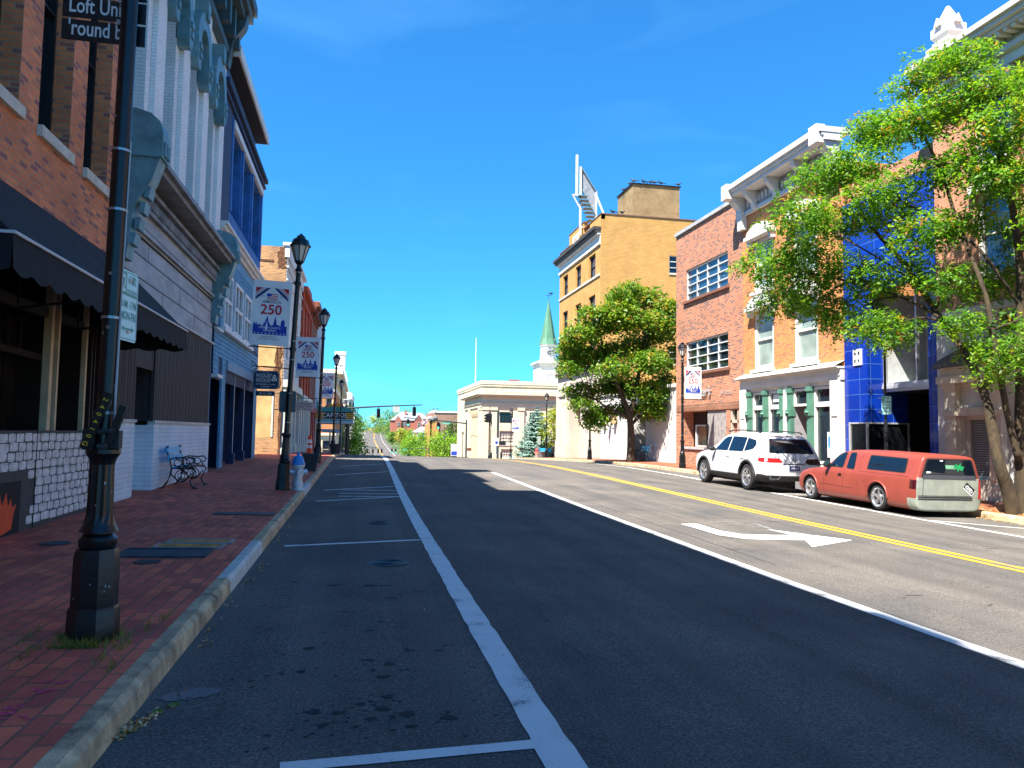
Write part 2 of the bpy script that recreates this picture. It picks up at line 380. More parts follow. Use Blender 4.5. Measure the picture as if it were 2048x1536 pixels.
GRASSM = leafmat('grass_blades', [(0, (.10, .14, .02)), (.5, (.22, .22, .03)), (1, (.32, .26, .06))], .3)
LITTER = leafmat('fallen_leaves', [(0, (.36, .15, .03)), (.5, (.58, .28, .08)), (1, (.75, .55, .34))], .15)

# ------------------------------------------------------------------ ground, roads, pavements
def zterr(x, y):
    h = 0
    if y > 260: h = .016*(y-260)*min(1, abs(x-8)/260)
    return zr(min(max(x, XL), XR), y) - .35 + h - (.02*max(0, x-40) if y < 240 and x < 140 else 0)
def grid(mb, xs, ys, fz, mi=0):
    n = len(xs); k = len(mb.v)
    mb.v += [(x, y, fz(x, y)) for y in ys for x in xs]
    for j in range(len(ys)-1):
        for i in range(n-1):
            mb.f.append((k+j*n+i, k+j*n+i+1, k+(j+1)*n+i+1, k+(j+1)*n+i)); mb.mi.append(mi)
NEAR = [-14+i for i in range(0, 100)]
FARY = [86+4*i for i in range(0, 60)] + [330, 380, 450, 550, 700, 900, 1200]
ROADY = sorted(set(NEAR + FARY))
mb = MB(); grid(mb, [-1500, -600, -250, -100, -60, -30, -12, -4, 3, 9, 14, 22, 40, 70, 110, 180, 300, 600, 1800], [-80, -14, 0, 20, 40, 60, 80, 100, 130, 160, 200, 240, 280, 330, 400, 500, 650, 900, 1300, 2000, 3000], zterr)
GRND = plain('grass_ground', (.075, .12, .03), .95, var=.4, scale=.15)
struct('ground', mb, GRND)
mb = MB()
for j in range(len(ROADY)-1):
    y0, y1 = ROADY[j], ROADY[j+1]; nx = [XL + (XR-XL)*i/6 for i in range(7)]
    for i in range(6):
        def P(x, y): return (x+bend(y), y, zr(x, y))
        mb.quad(P(nx[i], y0), P(nx[i+1], y0), P(nx[i+1], y1), P(nx[i], y1))
struct('road', mb, A_ROAD)
CY0, CY1 = 81.0, 98.0                                  # cross street
mb = MB()
for xs in ([-70, -40, -20, -8, XL], [XR, 20, 30, 45, 70, 120]):
    ys = [CY0+i for i in range(0, int(CY1-CY0)+1)]
    grid(mb, xs, ys, lambda x, y: zr(min(max(x, XL), XR), y) - .004 - (.02*max(0, x-40)))
struct('cross_street', mb, A_SIDE)
def pave(name, x0, x1, y0, y1, mat, nx=5):
    mb = MB(); xs = [x0+(x1-x0)*i/nx for i in range(nx+1)]; ys = [y0+(y1-y0)*i/max(1, int(y1-y0)) for i in range(max(1, int(y1-y0))+1)]
    grid(mb, xs, ys, zs)
    return struct(name, mb, mat)
pave('pavement', -4.6, XL-.135, -14, CY0, PAVER)
pave('pavement', XR+.2, 17.2, -14, 61, PAVER_R)
pave('pavement', XR+.2, 46, 61, CY0-1, PAVER_R, 8)
pave('pavement', -5, XL-.2, CY1, 235, PAVER_R)
pave('pavement', XR+.2, 46, CY1, 160, PAVER_R, 8)
pave('pavement', XR+.2, 17, 160, 235, PAVER_R)
pave('alley_floor', -30, -4.6, 31.5, 36.5, CONC_PALE)
def kerb(xa, xb, y0, y1, seed):
    rr = random.Random(seed); mb = MB(); y = y0
    while y < y1:
        L = 2.4 if abs(y) < 90 else 10
        e = min(y+L, y1); j = rr.uniform(-.008, .008)
        mi = 1 if (seed == 1 and (4.5 < y < 5.1 or rr.random() < .12)) else 0
        s0, s1 = (xa, xb)
        n = max(1, int((e-y)/.3)); face = s1 if s1 == XL else s0; back = s0 if s1 == XL else s1
        sg = 1 if face == XL else -1
        ring = []
        for i in range(n+1):
            yy = y+.004+(e-y-.008)*i/n; zb = zr(face, yy); q = rr.uniform(0, .012)
            ring.append([(back, yy, zb+.14+j*.3), (face-sg*(.035+q), yy, zb+.142+j*.3), (face-sg*.008, yy, zb+.115-q), (face+sg*q*.6, yy, zb-.05)])
        k = len(mb.v); mb.v += [p for r_ in ring for p in r_]
        for i in range(n):
            for c in range(3):
                mb.f.append((k+i*4+c, k+i*4+c+1, k+i*4+c+5, k+i*4+c+4)); mb.mi.append(mi)
        for i in (0, n): mb.f.append(tuple(k+i*4+c for c in range(4))); mb.mi.append(mi)
        y = e
    return struct('kerb', mb, [CONC, CONC_PALE])
kerb(XL-.135, XL, -14, CY0, 1); kerb(XR, XR+.2, -14, CY0-1, 2); kerb(XL-.2, XL, CY1, 230, 3); kerb(XR, XR+.2, CY1, 230, 4)

def strip(mb, pts, wd, lift=.005, mi=0, step=.8, across=False):
    """painted strip along a ground polyline"""
    out = []
    for (xa, ya), (xb, yb) in zip(pts, pts[1:]):
        L = math.hypot(xb-xa, yb-ya); n = max(1, int(L/(step if ya < 90 else 4)))
        n = n*5 if step < 1 and ya < 40 and L < 60 else n
        for i in range(n): out.append((xa+(xb-xa)*i/n, ya+(yb-ya)*i/n))
    out.append(pts[-1]); k = len(mb.v); rj = random.Random(int(wd*1000)+len(out))
    for i, (x, y) in enumerate(out):
        a = out[max(0, i-1)]; b = out[min(len(out)-1, i+1)]; dx, dy = b[0]-a[0], b[1]-a[1]; l = math.hypot(dx, dy)
        nx, ny = -dy/l*wd/2, dx/l*wd/2; j_ = 1+rj.gauss(0, .035); nx *= j_; ny *= j_
        for s_ in (1, -1): mb.v.append((x+s_*nx+bend(y), y+s_*ny, zr(x+s_*nx, y+s_*ny)+lift))
    for i in range(len(out)-1): mb.f.append((k+2*i, k+2*i+1, k+2*i+3, k+2*i+2)); mb.mi.append(mi)
mb = MB(); strip(mb, [(1.01, -8), (1.01, 13), (1.05, 19), (1.2, 30), (1.35, 40), (1.5, 60), (1.5, 71)], .2); strip(mb, [(1.5, 101), (1.5, 230), (1.5, 600)], .2)
struct('lane_line', mb, P_WHITE)
mb = MB(); strip(mb, [(4.86, -8), (4.86, 27.5)], .16); strip(mb, [(4.9, 101), (4.9, 130)], .12); struct('lane_line', mb, P_WHITE)
mb = MB(); strip(mb, [(11.9, -8), (11.95, 12), (12.35, 25), (12.8, 33), (13.1, 45), (13.1, 64)], .12); strip(mb, [(11.9, 101), (11.9, 230), (11.9, 600)], .14); struct('lane_line', mb, P_WHITE)
mb = MB(); strip(mb, [(8.61, -8), (8.61, 70)], .115); strip(mb, [(8.85, -8), (8.85, 70)], .115)
strip(mb, [(7.6, 101), (7.6, 230), (7.6, 600)], .14); strip(mb, [(7.95, 101), (7.95, 230), (7.95, 600)], .14); struct('centre_line', mb, P_YELLOW)
mb = MB()
for a, b in (((-.32, 3.72), (.93, 3.84)), ((-.93, 10.41), (.92, 11.03)), ((-.72, 24.28), (.98, 26.5)), ((-.66, 29.17), (1.0, 32.0)), ((-.66, 36), (1.1, 39))): strip(mb, [a, b], .105, .0055)
for y in range(104, 225, 9): strip(mb, [(11.95, y), (13.9, y)], .14, .0055); strip(mb, [(-1.1, y), (1.45, y)], .14, .0055)
strip(mb, [(12.1, 14.2), (12.95, 13.3), (13.7, 12.6)], .09, .0055); strip(mb, [(12.2, 20.4), (13.9, 20.4)], .09, .0055); strip(mb, [(12.3, 27), (13.9, 27)], .09, .0055)
struct('parking_line', mb, P_WHITE)
mb = MB()
for a, b in (((-.87, 16.32), (.93, 17.6)), ((-.82, 18.93), (.93, 20.4)), ((-.43, 18.2), (.93, 18.26)), ((-.43, 17.5), (.93, 17.61)), ((-.39, 19.11), (.93, 19.16))): strip(mb, [a, b], .10, .0055)
struct('hatching', mb, P_WHITE)
def flat(mb, pts, lift=.0055, mi=0):
    mb.add([(x, y, zr(x, y)+lift) for x, y in pts], [tuple(range(len(pts)))], mi)
AR = [[5.89, 13.17], [6.26, 13.2], [6.23, 12.27], [6.43, 11.86], [6.96, 11.77], [7.32, 11.78], [7.18, 11.2], [6.64, 11.23], [6.19, 11.3], [5.92, 11.74], [5.92, 12.58]]
mb = MB()
for q in ((0, 1, 10), (1, 2, 9, 10), (2, 3, 8, 9), (3, 4, 7, 8), (4, 5, 6, 7)): flat(mb, [AR[i] for i in q])
flat(mb, [[7.27, 12.55], [8.07, 11.22], [6.85, 10.49], [7.18, 11.2], [7.32, 11.78]])
struct('turn_arrow', mb, P_WHITE)
mb = MB()
for a, b in (((6.9, 13.3), (7.4, 12.7)), ((7.1, 13.4), (7.5, 12.9)), ((7.5, 13.4), (7.4, 12.6)), ((6.6, 13.5), (7.2, 13.6))): strip(mb, [a, b], .05, .005)
struct('road_marking', mb, plain('faded_paint', (.28, .28, .27), .9, var=.4, scale=20))
# crossing bars at the junction
mb = MB()
for x in np.arange(-.6, 13.6, 1.3): strip(mb, [(x, 98.6), (x, 101)], .45)
struct('road_marking', mb, P_WHITE)
# seams, cracks, oil, spilt dust: no one could count them
rr = random.Random(5)
CRK = plain('crack_tar', (.018, .018, .020), .8, var=.2)
mb = MB()
def crack(pts, wd):
    o = []
    for (xa, ya), (xb, yb) in zip(pts, pts[1:]):
        n = max(2, int(math.hypot(xb-xa, yb-ya)/.18))
        o += [(xa+(xb-xa)*i/n+rr.gauss(0, .02), ya+(yb-ya)*i/n) for i in range(n)]
    o.append(pts[-1]); strip(mb, o, wd, .003, step=9)
for a, b_ in ((29.4, 21), (19.5, 15.5), (14.5, 11.8), (10.6, 9.2), (8.4, 7.6), (6.9, 6.2), (5.7, 5.2)): crack([(1.55+.013*a, a), (1.55+.013*b_, b_)], .0075)
for a, b_ in ((17.5, 14.6), (13.6, 11.5), (9.8, 8.6)): crack([(2.62+.018*a, a), (2.62+.018*b_, b_)], .006)
crack([(5.35, 24), (5.4, 16), (5.35, 9)], .012); crack([(6.2, 22), (6.4, 15), (6.3, 12.5)], .014); crack([(10.2, 24), (10.3, 12)], .012)
crack([(5.3, 15.2), (6.4, 14.4), (7.6, 14.1), (8.5, 13.6)], .012); crack([(9.1, 11), (10.5, 10.4), (11.7, 10.1)], .01)
for _ in range(26):
    x, y = rr.uniform(5.2, 11.5), rr.uniform(6.5, 16); crack([(x, y), (x+rr.uniform(-.25, .25), y+rr.uniform(-.08, .08))], rr.uniform(.008, .022))
struct('road_cracks', mb, CRK, 'stuff')
mb = MB()
def blob(x, y, r_, asp=1.5, lift=.0035, mi=0, n=13):
    ph = rr.uniform(0, 6); flat(mb, [(x+asp*r_*math.cos(a)*(1+.35*math.sin(3*a+ph)+rr.uniform(-.16, .16)), y+r_*math.sin(a)*(1+.3*math.sin(2*a+ph)+rr.uniform(-.14, .14))) for a in [2*math.pi*i/n for i in range(n)]], lift + rr.uniform(0, .0012), mi)
for x, y in [[.05, 4.51], [.21, 4.62], [-.21, 4.42], [-.08, 4.39], [.17, 4.43], [.11, 5.36], [.25, 5.25], [.31, 4.15], [.1, 4.28], [-.15, 4.22], [.53, 4.25], [.31, 4.34], [-.31, 5.67], [-.33, 5.14], [.19, 4.99]]:
    blob(x, y, rr.uniform(.018, .032))
    for _ in range(5): blob(x+rr.gauss(0, .1), y+rr.gauss(0, .09), rr.uniform(.004, .012))
for _ in range(60): blob(rr.uniform(-.8, .8), rr.uniform(3.9, 7.5), rr.uniform(.004, .014))
for _ in range(16): blob(rr.uniform(-.9, .7), rr.uniform(5.4, 8.5), rr.uniform(.012, .028), 2.6)
struct('oil_stains', mb, plain('old_oil', (.010, .010, .013), .85, var=0), 'stuff')
mb = MB()
for i in range(200): 
    a, q = rr.uniform(0, 6.28), rr.random()**.6; blob(-.93+.15*q*math.cos(a)+.03*q*math.sin(a), 4.77+.10*q*math.sin(a)+.03*q*math.cos(a), rr.uniform(.006, .016), n=6)
struct('dust_stain', mb, plain('pale_dust', (.20, .19, .19), .95, var=.4, scale=60), 'stuff')
for (x, y, r_) in ((.37, 9.17, .24), (.35, 12.95, .22)):
    t_ = MB(); n = 24
    t_.add([(x+r_*math.cos(6.2832*i/n), y+r_*math.sin(6.2832*i/n), zr(x, y)+.007) for i in range(n)], [tuple(range(n))])
    for k in range(5): q = r_*(.2+.15*k); t_.tube([(x+q*math.cos(6.2832*i/16), y+q*math.sin(6.2832*i/16), zr(x, y)+.007) for i in range(17)], .006, 4)
    tag(t_.build('manhole_cover', IRON), ('nearer dark round manhole cover in the empty parking lane' if y < 10 else 'farther dark round manhole cover, just before the hatched stall'), 'manhole cover', 'manhole covers in the parking lane')
# ------------------------------------------------------------------ LEFT SIDE BUILDINGS
def shell(mb, fac, u0, u1, z0, z1, depth, mi=0, front=False):
    """the sides, back and roof behind a facade"""
    f = fac; a = .002
    mb.quad(f(u0, z0, 0), f(u0, z1, 0), f(u0, z1, depth), f(u0, z0, depth), mi)
    mb.quad(f(u1, z0, 0), f(u1, z1, 0), f(u1, z1, depth), f(u1, z0, depth), mi)
    mb.quad(f(u0, z0, depth), f(u1, z0, depth), f(u1, z1, depth), f(u0, z1, depth), mi)
    mb.quad(f(u0, z1-a, 0), f(u1, z1-a, 0), f(u1, z1-a, depth), f(u0, z1-a, depth), mi)
    if front: f.quad(mb, u0, u1, z0, z1, 0, mi)
BR1 = brick('brick_mixed_red', (.82, .25, .09), (.64, .17, .075), (.46, .26, .16), c3=(.30, .10, .085), var=.3, bias=-.1)
STONE = plain('sill_stone', (.62, .56, .46), .85, var=.2, scale=5)
CREAM_POST = plain('cream_post', (.70, .50, .30), .6, var=.2)
DKINT = plain('dark_interior', (.030, .012, .009), .7, var=.5, scale=2)
AWN = plain('black_awning_canvas', (.006, .009, .012), .9, var=.25, scale=2.5)
HOARD = plain('hoarding_grey', (.075, .072, .070), .85, var=.2)
BLOCKW = plain('painted_block_white', (.80, .78, .76), .8, var=.28, scale=9)
ORANGE = plain('flame_orange', (.80, .085, .018), .7, var=.2, scale=8)
F = Fac('+x', FL)
# --- near brick building with the black awning
b1 = thing('brick_building', 'red brown brick building under the hanging black sign, black awning over its shopfront', 'building', (FL, 10, .15))
mb = MB(); ops = [(u, u+1.06, 5.45, 9.4) for u in (.9, 2.5, 4.1, 5.7, 7.3, 8.9, 10.53, 12.15)] + [(7.0, 13.7, .0, 4.3, 1.5)]
F.wall(mb, -14, 13.9, 0, 12, ops, .34)
shell(mb, F, -14, 13.9, 0, 12, 14)
F.box(mb, -14, 12.75, 12.0, 18.0, 0, 12); F.box(mb, 12.75, 13.88, 12.0, 14.6, 0, 12); F.box(mb, -2.0, -.9, 18, 18.4, .1, 1.2)  # masses above view, heights shaped for the shadow they cast on the road
mb.build('wall', BR1, b1)
for u in (.9, 2.5, 4.1, 5.7, 7.3, 8.9, 10.53, 12.15):
    wd = F.window(b1, u, u+1.06, 5.45, 9.4, .30, BLACKM, GLASSD, .06, 1, 2)
    s_ = MB(); F.box(s_, u-.02, u+1.1, 5.30, 5.448, -.07, .30); s_.build('sill', STONE, wd)
mb = MB(); F.quad(mb, 7.0, 13.7, 0, 4.3, 1.48)
for u in (7.004, 13.696): mb.quad(F(u, 0, .02), F(u, 4.3, .02), F(u, 4.3, 1.49), F(u, 0, 1.49))  # dark sheets over the brick reveals, interior shade put into their colour
mb.quad(F(7, 4.296, .02), F(13.7, 4.296, .02), F(13.7, 4.296, 1.49), F(7, 4.296, 1.49))
mb.quad(F(7, .02, 0), F(13.7, .02, 0), F(13.7, .02, 1.5), F(7, .02, 1.5))
for k in range(14): F.box(mb, 7.2+.47*k, 7.6+.47*k, 1.7, 3.4, 1.40, 1.47)
mb.build('shopfront', DKINT, b1)
for u, w_ in ((11.6, .10), (11.86, .06), (12.98, .07), (13.25, .04), (13.4, .04)):
    mb = MB(); F.box(mb, u, u+w_, .1, 3.6, .10, .10+w_); mb.build('post', CREAM_POST if w_ > .05 else DKINT, b1)
mb = MB(); mb.bar(F(9.4, 3.15, .2), F(13.5, 3.15, .2), .10, .14); mb.bar(F(7, 2.75, .9), F(13.5, 2.65, .9), .08, .10)
for k in range(12): mb.bar(F(8.2+.4*k, 2.7, .9), F(8.2+.4*k, 3.2, .9), .03, .03)
mb.build('beam', plain('old_beam', (.035, .025, .020), .7), b1)
# awning: sloped canvas with closed ends, scalloped valance, white piping
mb = MB(); A = lambda u, z, d: F(u, z, d)
y0, y1, zt, zf, pr = 7.15, 13.86, 4.42, 3.22, -1.2
nseg = 26
for i in range(nseg):
    a, b_ = y0+(y1-y0)*i/nseg, y0+(y1-y0)*(i+1)/nseg
    sag = lambda u: -.02*abs(math.sin((u-y0)*1.9))
    mb.quad(A(a, zt, -.01), A(b_, zt, -.01), A(b_, (zt+zf)/2+sag(b_), pr/2), A(a, (zt+zf)/2+sag(a), pr/2))
    mb.quad(A(a, (zt+zf)/2+sag(a), pr/2), A(b_, (zt+zf)/2+sag(b_), pr/2), A(b_, zf, pr), A(a, zf, pr))
for u in (y0, y1): mb.add([A(u, zt, -.01), A(u, zf, pr), A(u, zf, -.01)], [(0, 1, 2)])
n = 110
def vz(t): return zf-.30-.055*abs(math.sin(t*math.pi*17))
for i in range(n):
    t0, t1 = i/n, (i+1)/n; a, b_ = y0+(y1-y0)*t0, y0+(y1-y0)*t1
    mb.quad(A(a, zf, pr), A(b_, zf, pr), A(b_, vz(t1), pr-.02), A(a, vz(t0), pr-.02))
for u in (y0, y1):
    for i in range(14):
        t0, t1 = i/14, (i+1)/14; da, db = pr*t0, pr*t1
        mb.quad(A(u, zf, da), A(u, zf, db), A(u, zf-.30-.055*abs(math.sin(t1*math.pi*3)), db), A(u, zf-.30-.055*abs(math.sin(t0*math.pi*3)), da))
aw = mb.build('awning', AWN, b1)
mb = MB(); mb.tube([A(y0, zf+.012, -.02), A(y0, zf+.012, pr-.012), A(y1, zf+.012, pr-.012), A(y1, zf+.012, -.02)], .016, 6); mb.build('piping', plain('piping_white', (.62, .63, .66), .5, var=.1), aw)
for u in (8.2, 10.2, 12.2, 13.75): mb = MB(); mb.tube([A(u, 3.0, -.03), A(u, zf-.03, pr+.05)], .018, 6); mb.tube([A(u, 4.2, -.03), A(u, 3.0, -.03)], .018, 6); mb.build('awning_arm', BLACKM, aw)
# painted hoarding under the shop window
mb = MB(); F.box(mb, 6.6, 13.72, .05, 1.49, -.02, .03, 0)
rr = random.Random(3)
def rrect(u0, u1, z0, z1, d, mi, c=.028):
    p = []
    for (cu, cz, a0) in ((u1-c, z1-c, 0), (u0+c, z1-c, 90), (u0+c, z0+c, 180), (u1-c, z0+c, 270)):
        for k in range(4): a = R(a0+30*k); p.append((cu+c*math.cos(a), cz+c*math.sin(a)))
    mb.add([F(u, z, d) for u, z in p], [tuple(range(len(p)))], mi)
row = 0; z = 1.458
while z > .33:
    h = .118; u = 6.6 - (row % 2)*.13
    while u < 13.65:
        wd_ = rr.uniform(.20, .29); a, b_ = max(u+.012, 6.62), min(u+wd_-.012, 13.70)
        if b_-a > .06 and not (a < 10.75 and z-h < .93):
            j = rr.uniform(-.006, .006); rrect(a, b_, z-h+.006+j, z-.006+j, -.024, 1)
            for (pu, pz) in ((.18, .2), (.82, .2), (.18, .8), (.82, .8)):
                if rr.random() < .75:
                    q = .006+rr.random()*.006; cu = a+(b_-a)*pu+rr.uniform(-.01, .01); cz = z-h+h*pz
                    mb.add([F(cu-q*1.6, cz, -.027), F(cu, cz-q*.6, -.027), F(cu+q*1.6, cz, -.027), F(cu, cz+q*.6, -.027)], [(0, 1, 2, 3)], 2)
        u += wd_
    z -= h; row += 1
F.quad(mb, 6.62, 10.58, .06, .86, -.024, 2)
for (cu, zb, s_) in ((10.0, .22, 1.0), (9.2, .22, 1.25), (8.2, .22, .9)):
    fl = [(-.42, .02), (-.2, 0), (.15, .02), (.36, .06), (.40, .22), (.47, .36), (.36, .32), (.31, .44), (.24, .34), (.18, .52), (.08, .36), (-.02, .58), (-.12, .4), (-.22, .5), (-.28, .3), (-.4, .36), (-.46, .16)]
    mb.add([F(cu+s_*x, zb+s_*y_, -.027) for x, y_ in fl], [tuple(range(len(fl)))], 3)
for u in (10.98, 13.0): F.box(mb, u, u+.012, .06, 1.485, -.030, -.021, 2)
mb.build('painted_hoarding', [HOARD, BLOCKW, DARK, ORANGE], b1)

# --- grey and white building
GREYW = brick('white_painted_brick', (.86, .86, .84), (.80, .81, .80), (.62, .65, .66), var=.16, bump=.6, stain=(.62, .65, .66))
LOWW = brick('white_painted_brick_base', (.78, .84, .88), (.72, .80, .85), (.60, .68, .76), bw=.32, bh=.09, var=.2, bump=.5)
PANEL = plain('grey_sheet_panel', (.40, .42, .44), .6, var=.35, scale=2.2, stretch=(1, .3, 1), bump=.1)
TEAL = plain('teal_metalwork', (.14, .28, .31), .5, var=.3, scale=4)
TEALD = plain('dark_teal_metalwork', (.06, .10, .11), .5, var=.3, scale=4)
BOARD = plain('dark_boarding', (.042, .032, .028), .75, var=.45, scale=5, stretch=(1, 6, .15))
BLUEW = plain('blue_window_frame', (.16, .36, .48), .5, var=.25, scale=3)
TANC = plain('tan_cornice', (.24, .25, .26), .6, var=.4)
b2 = thing('brick_building', 'tall pale grey painted brick building with arched windows and teal metal hoods', 'building', (FL, 18.2, .2))
YA, YB = 13.9, 22.5
WN = [(14.15, 15.05), (16.3, 17.2), (18.45, 19.35), (20.6, 21.5)]
mb = MB(); F.wall(mb, YA, YB, 6.2, 13.2, [(a, b_, 6.6, 11.2) for a, b_ in WN], .30)
for a, b_ in WN:                                       # piers stand proud between the windows
    pass
for a, b_ in ((YA, 14.0), (15.35, 16.0), (17.5, 18.15), (19.65, 20.3), (21.8, 22.5)): F.box(mb, a+.002, b_-.002, 6.3, 12.3, -.10, -.002)
shell(mb, F, YA, YB, .1, 13.2, 14)
F.box(mb, YA+.1, 16.2, 13.2, 14.9, .1, 10); F.box(mb, 16.2, 20.3, 13.2, 16.6, .1, 3); F.box(mb, 20.6, 21.9, 13.2, 18.6, .1, 1.5); F.box(mb, 21.9, YB-.05, 13.2, 14.6, .1, 8)  # stepped parapet out of view, shaped for its cast shadow
mb.build('wall', GREYW, b2)
for a, b_ in WN:
    wd = F.window(b2, a, b_, 6.6, 11.2, .26, BLUEW, GLASS, .09, 1, 2, .07)
    # hood: arched band on shoulders
    m_ = MB(); cu, rad, zc = (a+b_)/2, (b_-a)/2, 10.75
    po = []; nn = 14
    outer = [(cu+(rad+.34)*math.cos(math.pi*i/nn), zc+(rad+.42)*math.sin(math.pi*i/nn)) for i in range(nn+1)]
    inner = [(cu+rad*math.cos(math.pi*i/nn), zc+rad*1.05*math.sin(math.pi*i/nn)) for i in range(nn+1)]
    for i in range(nn): m_.prism([outer[i], outer[i+1], inner[i+1], inner[i]], F, -.26, .02)
    m_.prism([(cu-.12, zc+rad+.3), (cu+.12, zc+rad+.3), (cu+.16, zc+rad+.75), (cu-.16, zc+rad+.75)], F, -.32, .02)
    for sg in (-1, 1):
        e0 = cu+sg*rad; e1 = cu+sg*(rad+.36)
        m_.prism([(e0, zc), (e1, zc), (e1, zc-.55), (e1-sg*.12, zc-.75), (e0+sg*.05, zc-.75), (e0, zc-.6)], F, -.27, .02)
        m_.prism([(e0+sg*.06, zc-.15), (e1-sg*.08, zc-.15), (e1-sg*.08, zc-.28), (e0+sg*.06, zc-.28)], F, -.31, -.27)
        m_.prism([(e0+sg*.10, zc-.36), (e1-sg*.10, zc-.36), (e1-sg*.10, zc-.50), (e0+sg*.10, zc-.50)], F, -.31, -.27)
    for i in range(nn): m_.prism([inner[i], inner[i+1], (inner[i+1][0], 11.9), (inner[i][0], 11.9)], F, .18, .22) if False else None
    m_.build('window_hood', TEAL, wd)
    t_ = MB(); F.quad(t_, a, b_, 10.74, 11.19, .10)
    F.box(t_, a, b_, 10.55, 10.66, .05, .2); t_.build('transom', TEALD, wd)
# top cornice
mb = MB(); F.box(mb, YA, YB+.15, 12.3, 12.5, -.22, 0); F.box(mb, YA, YB+.05, 12.5, 13.4, -.06, 0); F.box(mb, YA, YB+.25, 13.4, 13.6, -.62, 0)
F.box(mb, YA, YB+.32, 13.6, 13.85, -.75, 0); F.box(mb, YA, YB+.38, 13.85, 14.15, -.85, 0)
for k in range(12): 
    u = YA+.15+k*.75; F.box(mb, u, u+.22, 12.6, 13.4, -.45, -.06)
    F.box(mb, u+.3, u+.62, 12.7, 12.78, -.10, -.06); F.box(mb, u+.3, u+.62, 12.9, 12.98, -.10, -.06); F.box(mb, u+.3, u+.62, 13.1, 13.18, -.10, -.06)
for u in (YA+.1, 22.15): F.prism if False else mb.prism([(0, 12.0), (0, 13.6), (-.7, 13.6), (-.62, 13.2), (-.3, 12.7), (-.2, 12.0)], lambda d, z, q: F(q, z, d), u, u+.36)
mb.build('cornice', TEALD, b2)
# shop cornice, rope moulding, panels
mb = MB(); F.box(mb, YA+.35, 22.2, 5.98, 6.06, -.22, 0); F.box(mb, YA+.35, 22.2, 6.20, 6.30, -.52, 0); F.box(mb, YA+.3, 22.25, 6.30, 6.40, -.62, 0)
mb.quad(F(YA+.3, 6.40, -.62), F(22.25, 6.40, -.62), F(22.25, 6.62, 0), F(YA+.3, 6.62, 0))
F.box(mb, YA+.35, 22.2, 5.66, 5.74, -.12, 0)
mb.build('shop_cornice', TANC, b2)
mb = MB()
for k in range(46):
    u = YA+.45+k*.17; mb.lathe([(.035, 0), (.06, .05), (.06, .15), (.035, .2)], 6, F(u+.05, 5.76, -.10))
mb.build('rope_moulding', TANC, b2, smooth=True)
mb = MB(); F.box(mb, YA+.02, 22.3, 3.98, 5.66, -.03, .05)
for z in (4.38, 4.80): F.box(mb, YA+.02, 22.3, z-.011, z+.011, -.034, -.02, 1)
F.box(mb, YA+.02, 22.3, 5.22, 5.30, -.10, -.03, 0); F.box(mb, YA+.02, 22.3, 5.32, 5.345, -.07, -.03, 1); F.box(mb, YA+.02, 22.3, 5.12, 5.15, -.06, -.03, 1)
for u, a, b_ in ((15.7, 4.81, 5.1), (18.4, 4.39, 4.79), (16.9, 4.0, 4.37), (20.3, 4.81, 5.1), (20.0, 4.0, 4.37)): F.box(mb, u, u+.015, a, b_, -.033, -.02, 1)
mb.build('sign_panel', [PANEL, DARK], b2)
for u0, u1 in ((13.92, 14.32), (22.12, 22.52)):
    m_ = MB(); G = lambda d, z, q: F(q, z, d)
    m_.prism([(0, 4.5), (0, 6.3), (-.62, 6.3), (-.5, 5.9), (-.22, 5.4), (-.14, 4.5)], G, u0, u1)
    m_.prism([(0, 6.3), (-.66, 6.3), (-.66, 6.75), (-.60, 6.95), (-.45, 7.08), (-.2, 7.15), (0, 7.15)], G, u0-.04, u1+.04)
    for k in range(3): m_.prism([(-.64, 6.32+.03), (-.70, 6.35), (-.70, 6.6), (-.64, 6.6)], G, u0+.03+k*.13, u0+.10+k*.13)
    for k in range(4): m_.prism([(-.16-.07*k, 4.75+.28*k), (-.24-.07*k, 4.75+.28*k), (-.27-.07*k, 4.95+.28*k), (-.18-.07*k, 4.95+.28*k)], G, u0+.05, u1-.05)
    m_.build('bracket', TEAL, b2)
# boarded shopfront and painted base
mb = MB()
for k in range(70):
    u = 14.0+k*.12
    if 15.30 < u+.06 < 16.68: continue
    F.box(mb, u, u+.112, 1.68, 3.97, -.012-.004*(k % 3), .06)
mb.quad(F(15.32, .1, .55), F(16.68, .1, .55), F(16.68, 3.97, .55), F(15.32, 3.97, .55), 1); mb.quad(F(15.32, 1.68, 0), F(15.32, 3.97, 0), F(15.32, 3.97, .55), F(15.32, 1.68, .55)); mb.quad(F(16.68, 1.68, 0), F(16.68, 3.97, 0), F(16.68, 3.97, .55), F(16.68, 1.68, .55))
F.box(mb, 15.32, 16.68, 2.72, 3.97, .02, .06); mb.build('boarding', [BOARD, DARK], b2)
mb = MB(); F.box(mb, 13.95, 15.32, .0, 1.64, -.03, .1); F.box(mb, 16.68, 22.48, .0, 1.64, -.03, .1)
mb.quad(F(15.32, 0, -.03), F(15.95, 0, .5), F(15.95, 1.60, .5), F(15.32, 1.60, -.03)); mb.quad(F(15.95, 0, .5), F(16.68, 0, .42), F(16.68, 1.60, .42), F(15.95, 1.60, .5)); mb.quad(F(16.678, 0, .42), F(16.678, 0, .1), F(16.678, 1.6, .1), F(16.678, 1.6, .42))
mb.build('painted_base', LOWW, b2)
mb = MB(); F.box(mb, 13.93, 15.35, 1.642, 1.70, -.06, .08); F.box(mb, 16.65, 22.5, 1.642, 1.70, -.06, .08); F.box(mb, 13.95, 22.5, 3.93, 3.976, -.08, .05); mb.build('ledge', WHITE_G, b2)
mb = MB(); F.box(mb, 15.3, 17.2, .18, .245, -.14, .5); F.box(mb, 14.0, 15.3, .17, .20, -.10, 0); mb.build('threshold', CONC, b2)

